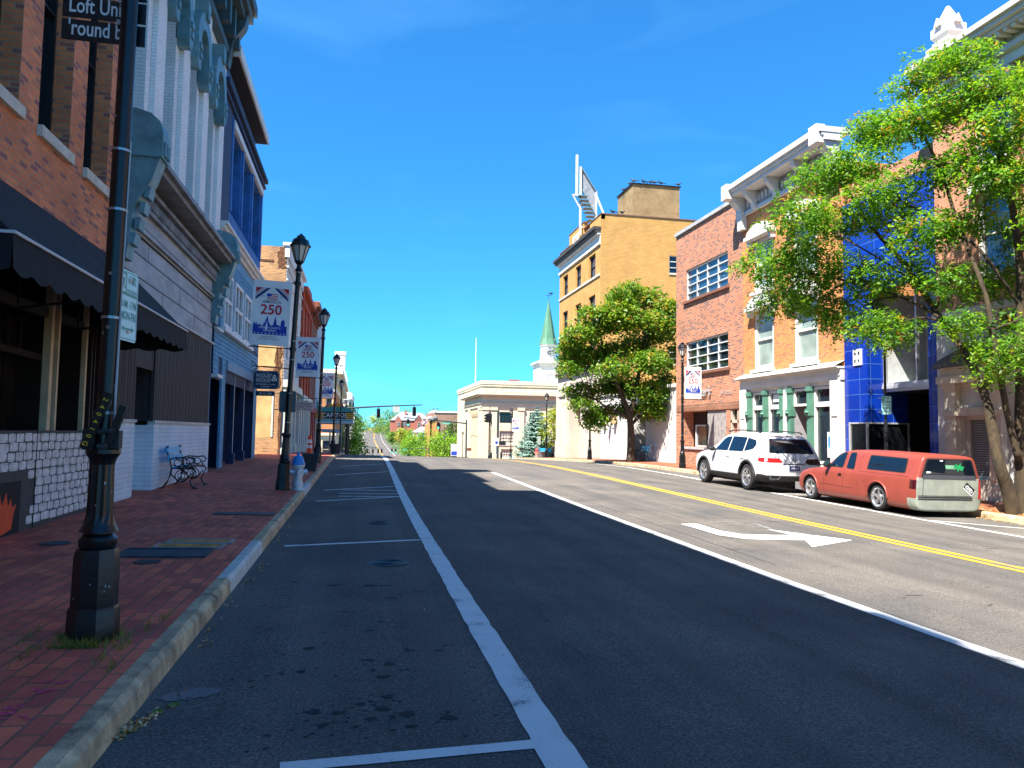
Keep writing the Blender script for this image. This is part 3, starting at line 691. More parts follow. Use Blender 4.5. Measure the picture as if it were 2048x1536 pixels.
# --- blue building
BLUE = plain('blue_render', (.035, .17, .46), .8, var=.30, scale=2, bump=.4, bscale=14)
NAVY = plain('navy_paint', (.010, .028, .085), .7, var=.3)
CLAP = plain('blue_clapboard', (.10, .32, .52), .7, var=.2, scale=3)
TRIMB = plain('pale_trim', (.78, .78, .76), .6, var=.15)
FASC = plain('white_fascia', (.70, .68, .62), .6, var=.15)
b3 = thing('blue_building', 'blue rendered building with flat roof overhang and clapboard lower floors', 'building', (FL, 27, .25))
Y0, Y1 = 22.56, 31.9
mb = MB(); UP = [(24.45, 26.3, 8.36, 11.0), (26.7, 28.6, 8.36, 11.0), (29.0, 31.2, 8.36, 11.0)]
F.wall(mb, Y0, Y1, 7.5, 11.8, UP, .8); F.box(mb, Y0, 29.4, 11.8, 12.46, 0, 10)
shell(mb, F, Y0, Y1, 0, 11.8, 13)
for u in (24.2, 26.35, 28.68, 31.3): F.box(mb, u+.04, u+.26, 8.36, 11.3, -.06, 0)
mb.build('wall', BLUE, b3)
mb = MB()
for o in UP: F.quad(mb, o[0], o[1], o[2], o[3], .79)
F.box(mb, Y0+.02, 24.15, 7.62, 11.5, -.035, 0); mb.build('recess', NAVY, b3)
mb = MB(); F.box(mb, 24.35, 31.5, 11.02, 11.26, -.10, .3); mb.build('lintel', FASC, b3)
mb = MB(); F.box(mb, Y0, 31.95, 11.45, 11.55, -.12, -.002); F.box(mb, Y0, 31.95, 11.68, 11.83, -.2, 0); mb.build('string_course', NAVY, b3)
mb = MB(); F.box(mb, Y0-.03, 29.5, 12.46, 12.80, -.48, 10); rf = mb.build('roof', FASC, b3)
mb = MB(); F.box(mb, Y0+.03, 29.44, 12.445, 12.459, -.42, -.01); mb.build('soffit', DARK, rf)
mb = MB(); F.box(mb, Y0, 31.95, 7.22, 7.34, -.12, -.002); F.box(mb, Y0, 31.98, 7.34, 7.46, -.22, -.002); F.box(mb, Y0, 32.0, 7.46, 7.56, -.30, -.002); mb.build('cornice', FASC, b3)
mb = MB(); F.box(mb, 22.6, 31.9, 6.85, 7.2, -.05, 0); mb.build('frieze', CLAP, b3)
BAY = [(23.75, 25.1), (25.6, 27.25), (27.7, 29.3)]
mb = MB()                                              # clapboards, each lapping the one below
def claps(u0, u1, z0, z1, d=-.03):
    n = int(round((z1-z0)/.13))
    for k in range(n):
        a = z0+(z1-z0)*k/n; b_ = z0+(z1-z0)*(k+1)/n
        mb.add([F(u0, a, d-.022), F(u1, a, d-.022), F(u1, b_, d), F(u0, b_, d), F(u0, a, d+.004), F(u1, a, d+.004)], [(0, 1, 2, 3), (0, 1, 5, 4)])
claps(23.4, 31.88, 3.68, 4.46); claps(23.4, 31.88, 6.36, 6.84)
prev = 23.4
for a, b_ in BAY + [(31.88, 0)]: claps(prev, a, 4.62, 6.36); prev = b_
claps(22.6, 23.4, 3.15, 4.46); claps(24.2, 24.7, .25, 3.68); claps(31.1, 31.88, .2, 3.68)
for (uu) in (31.9,):                                   # boarded far end return
    pass
mb.build('clapboard', CLAP, b3)
mb = MB(); F.box(mb, 22.58, 31.9, 3.0, 7.2, -.005, .02); F.box(mb, 22.58, 24.2, .2, 3.15, .3, .34); F.box(mb, 29.6, 31.85, 4.62, 6.36, -.045, -.03) ; mb.build('sheathing', NAVY, b3)
for a, b_ in BAY:
    wd = F.window(b3, a, b_, 4.62, 6.36, -.06, TRIMB, GLASS, .12, 2, 2, .10, pd=.02)
mb = MB(); F.box(mb, 23.5, 29.5, 4.47, 4.60, -.20, -.04); F.box(mb, 22.6, 23.5, 4.40, 4.47, -.14, -.04); F.box(mb, 22.6, 23.45, 3.02, 3.12, -.18, .3); mb.build('window_ledge', TRIMB, b3)
mb = MB(); F.box(mb, 24.7, 31.1, 3.38, 3.66, -.10, .1); mb.build('beam', plain('pale_blue_beam', (.20, .33, .46), .6, var=.2), b3)
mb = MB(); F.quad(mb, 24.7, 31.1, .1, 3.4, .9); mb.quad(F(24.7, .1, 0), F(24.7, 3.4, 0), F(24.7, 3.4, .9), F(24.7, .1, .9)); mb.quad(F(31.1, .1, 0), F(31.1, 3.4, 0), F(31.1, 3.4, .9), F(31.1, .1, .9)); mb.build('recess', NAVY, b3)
for u in (26.6, 28.8):
    mb = MB(); F.box(mb, u, u+.14, .2, 3.38, -.02, .12); F.box(mb, u-.06, u+.2, .15, .75, -.08, .18); F.box(mb, u-.02, u+.02, .75, 3.38, -.028, -.02, 1); mb.build('post', [NAVY, TRIMB], b3)
for a_, b2_, c_, d2_ in ((24.05, 24.25, .15, 3.68), (31.82, 31.95, .15, 7.2), (23.38, 23.44, 3.1, 7.2)): mb = MB(); F.box(mb, a_, b2_, c_, d2_, -.05, .02); mb.build('corner_board', CLAP, b3)

# --- ragged brick building behind the alley
ORBR = brick('orange_old_brick', (.58, .27, .10), (.46, .19, .07), (.50, .36, .20), c3=(.25, .10, .05), var=.35, bump=.7, ms=.013)
PLAST = plain('old_plaster', (.66, .42, .17), .9, var=.28, scale=1.6, bump=.3)
BROKEN = plain('broken_brick', (.20, .085, .035), .95, var=.6, scale=6, bump=1.0, bscale=18)
PALEG = plain('pale_sage_paint', (.60, .64, .56), .6, var=.12)
SIDING = plain('pale_board_siding', (.66, .68, .68), .7, var=.15)
F4 = Fac('+x', -3.6); S4 = Fac('-y', 36.5)
b4 = thing('brick_building', 'old building with bare sunlit orange brick side wall and pale boarded front', 'building', (-3.6, 40.5, .3))
mb = MB(); S4.wall(mb, -16, -3.62, -.2, 10.2, (), .1); mb.quad((-16, 36.5, 10.2), (-3.62, 36.5, 10.2), (-3.62, 45.5, 9.6), (-16, 45.5, 9.6)); mb.quad((-16, 45.5, -.2), (-3.62, 45.5, -.2), (-3.62, 45.5, 9.6), (-16, 45.5, 9.6)); mb.quad((-16, 36.5, -.2), (-16, 45.5, -.2), (-16, 45.5, 9.6), (-16, 36.5, 10.2))
mb.build('wall', ORBR, b4)
rr = random.Random(9)
mb = MB()
def ragged(u0, u1, z0, z1, d, mi, j=.10, n=9):
    p = [(u0+(u1-u0)*i/n, z0+rr.uniform(-j, j)) for i in range(n)] + [(u1+rr.uniform(-j, j), z0+(z1-z0)*i/n) for i in range(n)] + [(u1-(u1-u0)*i/n, z1+rr.uniform(-j, j)) for i in range(n)] + [(u0+rr.uniform(-j, j), z1-(z1-z0)*i/n) for i in range(n)]
    mb.add([S4(u, z, d) for u, z in p], [tuple(range(len(p)))], mi)
ragged(-9, -3.95, 4.5, 6.3, -.006, 0); ragged(-8, -4.05, 1.15, 3.3, -.006, 0, .05); ragged(-7, -4.3, 3.7, 4.3, -.006, 0, .08)
S4.box(mb, -4.06, -3.98, 1.2, 3.3, -.03, 0, 2)
ragged(-3.95, -3.72, 3.5, 5.4, -.02, 1, .07, 7); ragged(-4.1, -3.85, 7.0, 8.0, -.02, 1, .06); ragged(-9, -4.05, 7.85, 8.02, -.02, 1, .05, 14); ragged(-4.0, -3.64, 9.2, 10.1, -.02, 1, .08); ragged(-3.74, -3.63, -.1, 3.2, -.02, 1, .025, 12)
ragged(-9, -4.2, 9.45, 9.55, -.02, 1, .04, 12)
for k in range(6): S4.box(mb, -4.3-.45*k, -4.22-.45*k, 6.4, 6.55, -.03, 0, 1)
mb.build('plaster_patch', [PLAST, BROKEN, FASC], b4)
mb = MB(); F4.wall(mb, 36.5, 45.5, 3.9, 9.7, [(u, u+1.0, 5.0, 7.4) for u in (37.6, 40.2, 42.8)], .12)
for k in range(34): F4.box(mb, 36.5, 45.5, 3.95+.17*k, 4.07+.17*k, -.02, .001) if not 5.0 < 4.0+.17*k < 7.4 else None
F4.box(mb, 36.45, 45.5, 9.7, 10.25, -.12, .1); F4.box(mb, 36.4, 45.5, 10.25, 10.4, -.3, .2); F4.box(mb, 36.45, 45.5, 9.2, 9.3, -.1, .0); F4.box(mb, 36.45, 45.5, 8.6, 8.68, -.08, .0)
mb.build('front', SIDING, b4)
for u in (37.6, 40.2, 42.8): F4.window(b4, u, u+1.0, 5.0, 7.4, .10, WHITE_G, GLASS, .09)
mb = MB(); F4.box(mb, 36.5, 45.5, 3.55, 3.9, -.25, 0)
for u in (36.55, 38.2, 40.3, 42.4, 45.1): F4.box(mb, u, u+.35, -.1, 3.55, -.14, 0); F4.box(mb, u-.04, u+.39, -.1, .7, -.18, 0)
F4.box(mb, 36.5, 45.5, -.1, .65, -.05, .02); mb.build('shopfront', PALEG, b4)
for u, e in ((36.95, 38.15), (38.6, 40.25), (40.7, 42.35), (42.8, 45.05)): F4.window(b4, u, e, .68, 3.5, .02, PALEG, GLASS, .08, 1, 2)
# --- red brick building
REDB = brick('red_brick', (.60, .10, .035), (.48, .07, .03), (.26, .10, .07), var=.25)
b5 = thing('brick_building', 'bright red brick building with white framed windows behind the second banner', 'building', (-3.55, 49.5, .1))
F5 = Fac('+x', -3.55); mb = MB(); F5.wall(mb, 45.52, 53.5, 3.6, 10.0, [(u, u+1.1, 4.3, 6.9) for u in (46.4, 49, 51.6)], .15); shell(mb, F5, 45.52, 53.5, -.4, 10.0, 12)
for u in (45.55, 48.1, 50.7, 53.1): F5.box(mb, u, u+.35, 3.6, 9.7, -.10, 0)
F5.box(mb, 45.5, 53.5, 9.0, 9.2, -.15, 0); F5.box(mb, 45.5, 53.5, 9.75, 10.05, -.3, 0); F5.box(mb, 48.2, 51, 10.0, 10.5, -.2, .3)
mb.build('wall', REDB, b5)
for u in (46.4, 49, 51.6): F5.window(b5, u, u+1.1, 4.3, 6.9, .1, WHITE, GLASS, .11)
mb = MB(); F5.box(mb, 45.52, 53.5, 3.25, 3.6, -.3, 0); F5.box(mb, 45.52, 53.5, 2.95, 3.22, -.12, 0)
for k in range(24): F5.box(mb, 45.6+k*.33, 45.75+k*.33, 3.1, 3.25, -.25, -.12)
for u in (45.55, 47.2, 48.6, 50.4, 52, 53.1): F5.box(mb, u, u+.32, -.3, 2.95, -.16, 0); F5.box(mb, u-.04, u+.36, -.3, .7, -.2, 0)
F5.box(mb, 45.6, 53.4, -.3, .5, -.06, .02); mb.build('shopfront', PALEG, b5)
for u, e in ((45.9, 47.15), (47.55, 48.55), (48.95, 50.35), (50.75, 51.95), (52.35, 53.05)): F5.window(b5, u, e, .5, 2.95, .02, PALEG, GLASS, .07)
# --- dark brown brick building
DKBR = brick('dark_brown_brick', (.34, .09, .04), (.26, .07, .035), (.12, .07, .05), var=.3)
b6 = thing('brick_building', 'dark brown brick building with heavy cornice and red shopfront, next to the theatre', 'building', (-3.5, 56, 0))
F6 = Fac('+x', -3.5); mb = MB(); F6.wall(mb, 53.52, 60, 3.2, 10.4, [(u, u+1.1, 4.2, 7.0) for u in (54.3, 56.2, 58.1)], .15); shell(mb, F6, 53.52, 60, -.6, 10.4, 12)
F6.box(mb, 53.5, 60, 9.4, 9.6, -.15, 0); F6.box(mb, 53.5, 60, 9.9, 10.15, -.3, 0); F6.box(mb, 53.5, 60, 10.15, 10.5, -.5, 0)
for k in range(9): F6.box(mb, 53.6+k*.7, 53.85+k*.7, 9.5, 9.95, -.35, 0)
mb.build('wall', DKBR, b6)
for u in (54.3, 56.2, 58.1): F6.window(b6, u, u+1.1, 4.2, 7.0, .1, WHITE_G, GLASS, .1)
mb = MB(); F6.box(mb, 53.52, 60, 2.8, 3.2, -.2, 0)
for u in (53.6, 55.5, 57.4, 59.6): F6.box(mb, u, u+.35, -.6, 2.8, -.12, 0)
mb.build('shopfront', plain('red_paint', (.36, .02, .025), .5), b6)
for u, e in ((53.95, 55.5), (55.85, 57.4), (57.75, 59.6)): F6.window(b6, u, e, -.3, 2.75, .02, WHITE_G, GLASS, .08)
# --- theatre
GREYR = plain('pale_grey_render', (.44, .49, .52), .8, var=.12)
b7 = thing('theatre', 'pale grey theatre with lit up style marquee reading CAPITOL over the pavement', 'theatre', (-3.45, 64, -.4))
F7 = Fac('+x', -3.45); mb = MB(); F7.wall(mb, 60.02, 70.5, -1, 11.4, [(u, u+1, 6.2, 8.4) for u in (61.5, 64.6, 67.6)] + [(62, 68, -1, 2.0, 1.0)], .2); shell(mb, F7, 60.02, 70.5, -1, 11.4, 16)
F7.box(mb, 60, 70.5, 11.0, 11.6, -.12, .2); mb.build('wall', GREYR, b7)
for u in (61.5, 64.6, 67.6): F7.window(b7, u, u+1, 6.2, 8.4, .15, WHITE_G, GLASS, .08)
mb = MB(); F7.quad(mb, 62, 68, -1, 2, .98); mb.build('entrance', DARK, b7)
mz = 2.12; M0, M1 = -3.45, -.55
GOLD = plain('marquee_gold', (.72, .34, .02), .5, var=.05); MTEAL = plain('marquee_teal', (.05, .30, .30), .5, var=.1); MBLACK = plain('marquee_green_black', (.008, .028, .026), .5, var=.05); MRED = plain('marquee_red', (.55, .03, .03), .5, var=.05); PALEB = plain('marquee_pale_blue', (.42, .60, .66), .5, var=.08)
mb = MB(); mb.box(M0, M1, 61.5, 67.5, mz, mz+.18, 4); mb.box(M0, M1-.02, 61.52, 67.48, mz+.18, mz+.27, 1); mb.box(M0, M1-.01, 61.51, 67.49, mz+.27, mz+.34, 4)
mb.box(M0, M1, 61.5, 67.5, mz+.34, mz+.92, 2); mb.box(M0, M1+.01, 61.48, 67.52, mz+.92, mz+1.02, 1)
SM = Fac('-y', 61.5)
for k in range(3):
    for a, b_ in ((M0, M0+.62), (M1-.58, M1)): SM.box(mb, a, b_, mz+.40+k*.16, mz+.51+k*.16, -.02, 0, 0)
mb.text('CAPITOL', SM, (M0+M1)/2, mz+.47, .50, 5, .012, 'CENTER', .012, 1.0)
mb.prism([(M0, 1.02), (M1, 1.02), (M1, 1.06), (M1-.25, 1.1), (M1-.45, 1.28), (-1.6, 1.32), (-1.75, 1.45), (-2.25, 1.45), (-2.4, 1.32), (M0+.45, 1.28), (M0+.25, 1.1), (M0, 1.06)], lambda u, v, d: (u, 61.5+d, mz+v), 0, .12, 1)
for u, h_, mi in ((-2.0, 1.78, 3), (-2.3, 1.62, 0), (-1.7, 1.62, 0), (-2.6, 1.5, 3), (-1.4, 1.5, 3)): mb.prism([(u-.22, 1.3), (u+.22, 1.3), (u+.1, h_-.12), (u, h_), (u-.1, h_-.12)], lambda a, v, d: (a, 61.5+d, mz+v), -.02+.002*mi, .08, mi)
mb.prism([(M0-.02, .9), (M0+.5, 1.02), (M0+.1, 1.7), (M0-.02, 2.1)], lambda a, v, d: (a, 61.5+d, mz+v), .02, .1, 1)
mb.build('marquee', [GOLD, MTEAL, MBLACK, MRED, PALEB, SIGNW], b7)
mb = MB()
for k in range(9): mb.box(M0+.2, M1-.1, 61.8+k*.6, 61.95+k*.6, mz-.05, mz-.002)
mb.build('marquee_soffit', FASC, b7)
for x, y in ((-1.02, 62.2), (-1.02, 66.9)):
    mb = MB(); mb.tube([(x, y, zs(x, y)-.1), (x, y, mz-.06)], .10, 10); mb.build('marquee_post', BLACKM, b7)
# --- corner block across the side street
ORB8 = brick('orange_brick', (.56, .20, .06), (.47, .16, .05), (.45, .27, .15), var=.2)
CREAM = plain('cream_paint', (.72, .62, .42), .6, var=.08)
b8 = thing('brick_building', 'orange brick corner block with cream bracketed cornice and white corner tower', 'building', (-2.7, 84, -2))
S8 = Fac('-y', 83); F8 = Fac('+x', -2.7); mb = MB()
S8.wall(mb, -18, -2.7, 1.2, 5.7, [(u, u+.75, 3.2, 5.0) for u in (-6.2, -4.9, -3.7)], .15); F8.wall(mb, 83, 122, 1.2, 5.7, [(u, u+1.1, 3.0, 5.0) for u in np.arange(85, 120, 3.4)], .15)
mb.quad((-18, 83, 1.2), (-18, 122, 1.2), (-18, 122, 8), (-18, 83, 8)); mb.quad((-18, 122, -5), (-2.7, 122, -5), (-2.7, 122, 8), (-18, 122, 8)); mb.quad((-18, 83, 8), (-2.7, 83, 8), (-2.7, 122, 8), (-18, 122, 8))
mb.build('wall', ORB8, b8)
for u in (-6.2, -4.9, -3.7): S8.window(b8, u, u+.75, 3.2, 5.0, .1, CREAM, GLASS, .08)
for u in np.arange(85, 120, 3.4): F8.window(b8, u, u+1.1, 3.0, 5.0, .1, CREAM, GLASS, .1)
mb = MB(); mb.box(-18, -2.6, 82.9, 122, 5.7, 6.0); mb.box(-18, -2.66, 82.96, 122, 6.0, 7.3); mb.box(-18, -2.35, 82.65, 122, 7.3, 7.6); mb.box(-18, -1.95, 82.25, 122, 7.6, 8.1)
for k in range(42): mb.box(-2.66, -2.1, 83.2+k*.92, 83.5+k*.92, 6.5, 7.3)
for k in range(14): mb.box(-3.1-k*.9, -2.85-k*.9, 82.55, 82.96, 6.6, 7.3)
mb.build('cornice', CREAM, b8)
mb = MB(); S8.wall(mb, -18, -2.69, -3, 1.2, [(u, u+1.2, -1.5, .5) for u in (-7, -5.2, -3.9)], .2); F8.wall(mb, 83, 122, -5, 1.2, (), .2, d=-.01); mb.box(-18, -2.5, 82.8, 122, 1.0, 1.25); mb.build('ground_floor', CREAM, b8)
for u in (-7, -5.2, -3.9): S8.window(b8, u, u+1.2, -1.5, .5, .15, CREAM, GLASS, .08)
mb = MB(); mb.box(-4.0, -2.5, 118, 121, 8.1, 13.6); mb.box(-4.15, -2.35, 117.85, 121.15, 9.4, 9.9); mb.box(-4.1, -2.4, 117.9, 121.1, 13.2, 13.7); mb.build('tower', WHITE, b8)
for y in range(84, 118, 4): mb = MB(); mb.box(-2.5, -2.0, y, y+1.1, 8.1, 8.75); mb.prism([(y-.1, 8.75), (y+1.2, 8.75), (y+.55, 9.3)], lambda a, v, d: (d, a, v), -2.6, -2.05); mb.build('parapet_block', WHITE, b8)
b8.location = (-3.22, 100.2, -2.69); b8.scale = (1.193,)*3
# --- domed building
b9 = thing('domed_building', 'white building with small domed cupola seen beyond the cream cornice', 'building', (-3.8, 172, -5))
mb = MB(); mb.box(-16, -1.5, 166, 190, -6, 3.2); mb.box(-16.3, -1.2, 165.7, 190.3, 3.2, 3.9); mb.build('wall', WHITE, b9)
mb = MB(); mb.box(-4.2, -1.2, 168, 171, 3.9, 5.6); mb.lathe([(1.25, 5.6), (1.25, 8.2), (1.45, 8.3), (1.45, 8.5)], 8, (-2.7, 169.5, 0)); mb.lathe([(1.3, 8.5), (1.22, 9.0), (1.0, 9.5), (.6, 9.9), (.12, 10.1), (.06, 10.8)], 12, (-2.7, 169.5, 0))
cp = mb.build('cupola', WHITE, b9, smooth=True)
mb = MB()
for k in range(8):
    a = math.pi/8+k*math.pi/4; mb.box(-2.7+1.19*math.cos(a)-.22, -2.7+1.19*math.cos(a)+.22, 169.5+1.19*math.sin(a)-.22, 169.5+1.19*math.sin(a)+.22, 6.1, 7.7)
mb.build('opening', GLASSD, cp)
# ------------------------------------------------------------------ RIGHT SIDE BUILDINGS
G = Fac('-x', FR)
STN = plain('pale_stone', (.50, .50, .49), .85, var=.18, scale=1.2, bump=.25)
CRMS = plain('cream_stucco', (.56, .50, .40), .8, var=.14, scale=1.5)
BRP = brick('pinkish_brick', (.52, .21, .10), (.44, .16, .08), (.46, .34, .25), var=.2)
SLATE = plain('slate_roof', (.07, .075, .085), .7, var=.3)
BLIND = plain('blind_slats', (.10, .11, .12), .4, var=.3, scale=30, stretch=(1, .2, 6))
# --- pale stone and brick building behind the big tree
r0 = thing('stone_building', 'pale stone and brick building with white bracketed cornice behind the big tree', 'building', (FR, 12, .1))
mb = MB(); G.wall(mb, 2, 18.7, 5.15, 11.6, [(u, u+1.2, 5.9, 8.2) for u in (4, 7, 10, 13, 16)] + [(u, u+1.2, 9.0, 11.0) for u in (4, 7, 10, 13, 16)], .18); shell(mb, G, 2, 18.7, -.5, 12.2, 14); mb.build('wall', BRP, r0)
for u in (4, 7, 10, 13, 16):
    for z0, z1 in ((5.9, 8.2), (9.0, 11.0)):
        wd = G.window(r0, u, u+1.2, z0, z1, .12, WHITE, GLASS, .11)
        m_ = MB(); G.box(m_, u-.12, u+1.32, z1, z1+.25, -.16, -.002); G.box(m_, u-.1, u+1.3, z0-.14, z0-.002, -.14, .1); m_.build('surround', WHITE_G, wd)
mb = MB(); G.wall(mb, 2, 18.68, -.5, 5.0, [(16.85, 17.75, .5, 2.2), (12.4, 15.4, .4, 2.9), (7, 11, .4, 2.9)], .2, d=-.05); G.box(mb, 2, 18.72, 4.98, 5.16, -.16, .0); mb.build('ground_floor', STN, r0)
G.window(r0, 12.4, 15.4, .4, 2.9, .1, WHITE_G, GLASS, .1, 3, 1); G.window(r0, 7, 11, .4, 2.9, .1, WHITE_G, GLASS, .1, 3, 1)
wd = G.window(r0, 16.85, 17.75, .5, 2.2, .10, WHITE_G, BLIND, .10, 1, 1)
mb = MB()
for k in range(24): G.box(mb, 16.96, 17.64, .62+k*.063, .655+k*.063, .095, .118)
mb.build('blind', plain('blind_pale', (.25, .27, .29), .5, var=.1), wd)
mb = MB()
for u in (16.55, 17.85, 18.05): pass
for a, b_ in ((16.35, 16.75), (17.85, 18.25)):
    G.box(mb, a, b_, -.3, 3.05, -.22, -.05); G.box(mb, a-.05, b_+.05, -.3, .35, -.27, -.05); G.box(mb, a-.05, b_+.05, 2.2, 2.35, -.27, -.05); G.box(mb, a+.08, b_-.08, .5, 2.1, -.24, -.22); G.box(mb, a-.05, b_+.05, 2.95, 3.1, -.27, -.05)
G.box(mb, 16.75, 17.85, 2.2, 2.42, -.20, -.05); G.box(mb, 16.75, 17.85, -.3, .5, -.14, -.05); G.box(mb, 16.9, 17.7, -.1, .4, -.16, -.14)
G.box(mb, 16.2, 18.4, 3.1, 3.3, -.35, -.05); G.box(mb, 16.3, 18.3, 3.3, 3.55, -.28, -.05)
mb.build('door_surround', CRMS, r0)
mb = MB(); mb.prism([(16.1, 3.55), (18.5, 3.55), (18.2, 3.75), (17.3, 4.05), (16.4, 3.75)], G, -.45, -.05); mb.build('hood', SLATE, r0)
mb = MB(); G.box(mb, 2, 18.72, 11.3, 11.6, -.1, 0); G.box(mb, 2, 18.72, 11.6, 11.75, -.25, 0); G.box(mb, 2, 18.75, 12.0, 12.12, -.62, 0); G.box(mb, 2, 18.78, 12.12, 12.25, -.74, 0); G.box(mb, 2, 18.8, 12.25, 12.40, -.84, .1); G.box(mb, 2, 18.7, 11.75, 12.0, -.12, 0)
for k in range(70): G.box(mb, 2.1+k*.235, 2.21+k*.235, 11.90, 11.995, -.58, -.12)
mb.build('cornice', WHITE, r0)
for u in (4.6, 7.6, 10.6, 13.6, 16.4, 18.3):
    mb = MB(); mb.prism([(0, 10.9), (0, 11.99), (-.6, 11.99), (-.55, 11.8), (-.28, 11.5), (-.2, 10.9)], lambda d, z, q: G(q, z, d-.002), u, u+.32); mb.build('bracket', WHITE, r0)
mb = MB(); cx, cy = 16.6, 18.35; mb.box(cx-.42, cx+.42, cy-.42, cy+.42, 12.4, 13.05); mb.box(cx-.3, cx+.3, cy-.3, cy+.3, 13.05, 13.2)
mb.lathe([(.30, 13.2), (.46, 13.35), (.46, 13.62), (.36, 13.68), (.05, 14.25)], 4, (cx, cy, 0), 0, math.pi/4)
for a in range(4): mb.prism([(-.13, 13.6), (.13, 13.6), (0, 13.85)], (lambda a: lambda u, z, d: ((cx+u, cy-.34-d, z), (cx+u, cy+.34+d, z), (cx-.34-d, cy+u, z), (cx+.34+d, cy+u, z))[a])(a), 0, .06)
mb.build('finial', WHITE, r0)
# --- blue tiled shop
TILE = brick('cobalt_glazed_tile', (.003, .026, .26), (.004, .034, .33), (.05, .12, .34), bw=.82, bh=.50, ms=.012, rough=.18, var=.15, bump=.25, off=0.0)
TILE.node_tree.nodes['Principled BSDF'].inputs['Specular IOR Level'].default_value = .6
ALU = plain('aluminium_frame', (.55, .56, .57), .4, metal=.4, var=.1)
r1 = thing('blue_tiled_shop', 'narrow shop faced in glossy cobalt blue tiles with recessed dark entrance', 'shop', (FR, 20.8, .1))
mb = MB(); JY = 21.75
G.wall(mb, JY, 22.93, -.4, 9.6, (), d=-.02); G.wall(mb, 18.72, 19.05, -.4, 9.6, (), d=-.02); G.wall(mb, 19.05, JY, 6.3, 9.6, (), d=-.019)
for z0, z1 in ((-.4, .75), (2.06, 6.3)): mb.quad(G(JY, z0, -.02), G(JY, z0, 1.5), G(JY, z1, 1.5), G(JY, z1, -.02))
for u in (18.72, 22.93): mb.quad(G(u, -.4, -.02), G(u, 9.6, -.02), G(u, 9.6, .3), G(u, -.4, .3))
mb.quad(G(18.72, 9.6, -.02), G(22.93, 9.6, -.02), G(22.93, 9.6, .3), G(18.72, 9.6, .3)); mb.build('wall', TILE, r1)
mb = MB(); shell(mb, Fac('-x', FR+3.2), 18.74, 22.9, -.4, 10.4, 10); G.quad(mb, 18.74, 22.9, 9.6, 10.4, .3); mb.build('rear_wall', BRP, r1)
mb = MB(); G.quad(mb, 19.05, 22.9, -.4, 3.06, 3.0); G.quad(mb, 19.05, JY, 3.3, 6.3, 2.0)
mb.quad(G(19.052, -.4, -.01), G(19.052, 3.06, -.01), G(19.052, 3.06, 3), G(19.052, -.4, 3)); mb.quad(G(19.05, 3.06, .6), G(22.9, 3.06, .6), G(22.9, 3.06, 3), G(19.05, 3.06, 3)); mb.quad(G(JY+.02, -.4, 1.5), G(JY+.02, 3.06, 1.5), G(JY+.02, 3.06, 3), G(JY+.02, -.4, 3)); mb.build('entrance', DARK, r1)  # recess side, soffit and back near-black, their shade put into the colour
mb = MB(); G.box(mb, 19.06, JY-.01, 3.07, 3.17, .55, 2.2); G.box(mb, 19.06, JY-.01, 3.17, 3.27, .50, .7); G.box(mb, 19.06, JY-.01, 3.27, 3.36, .53, .7)
for u in (19.07, 20.2, JY-.07): G.box(mb, u, u+.055, 3.36, 6.3, .56, .66)
mb.build('display_frame', ALU, r1)
mb = MB(); mb.quad(G(JY-.02, 3.36, .66), G(JY-.02, 6.3, .66), G(JY-.3, 6.3, 1.98), G(JY-.3, 3.36, 1.98)); mb.quad(G(19.08, 3.36, .66), G(19.08, 6.3, .66), G(19.08, 6.3, 1.98), G(19.08, 3.36, 1.98)); mb.quad(G(19.08, 3.362, .66), G(JY-.02, 3.362, .66), G(JY-.3, 3.362, 1.98), G(19.08, 3.362, 1.98)); G.quad(mb, 20.6, JY-.3, 3.36, 6.3, 1.98); mb.build('display_room', plain('display_walls', (.40, .42, .41), .8, var=.2), r1)
mb = MB(); G.box(mb, 19.5, 20.1, 3.37, 5.4, 1.2, 1.9, 0); G.box(mb, 19.6, 20.0, 3.6, 5.2, 1.18, 1.2, 1); mb.tube([G(21.2, 4.3, 1.0), G(20.7, 4.4, .9), G(20.7, 4.3, .9)], .02, 6, 0); mb.build('cupboard', [plain('brown_wood', (.07, .045, .035), .6), GLASSD], r1)
mb = MB(); G.quad(mb, 21.79, 22.62, .75, 2.06, -.04); mb.quad(G(JY-.01, .75, 0), G(JY-.01, .75, 1.5), G(JY-.01, 2.06, 1.5), G(JY-.01, 2.06, 0)); mb.build('vitrine', GLASSD, r1)
mb = MB()
for z_ in (.75, 2.05): mb.bar(G(22.64, z_, -.05), G(21.74, z_, -.05), .05, .05); mb.bar(G(21.73, z_, -.05), G(21.73, z_, 1.5), .05, .05)
for u, d in ((22.62, -.06), (21.74, -.06), (21.73, 1.47)): mb.bar(G(u, .73, d), G(u, 2.08, d), .06, .06)
mb.build('vitrine_frame', ALU, r1)
mb = MB(); G.box(mb, 22.0, 22.42, 3.98, 4.52, -.06, -.02, 0)
rr = random.Random(4)
for cu, cz in ((22.31, 4.38), (22.12, 4.38), (22.31, 4.13), (22.12, 4.13)):
    for k in range(5): 
        q = .035; u_, z_ = cu+rr.uniform(-.03, .03), cz+rr.uniform(-.04, .04); mb.add([G(u_+q*math.cos(a*1.05), z_+q*math.sin(a*1.05), -.063-.0006*k) for a in range(6)], [tuple(range(6))], 1)
mb.build('plaque', [SIGNW, DARK], r1)
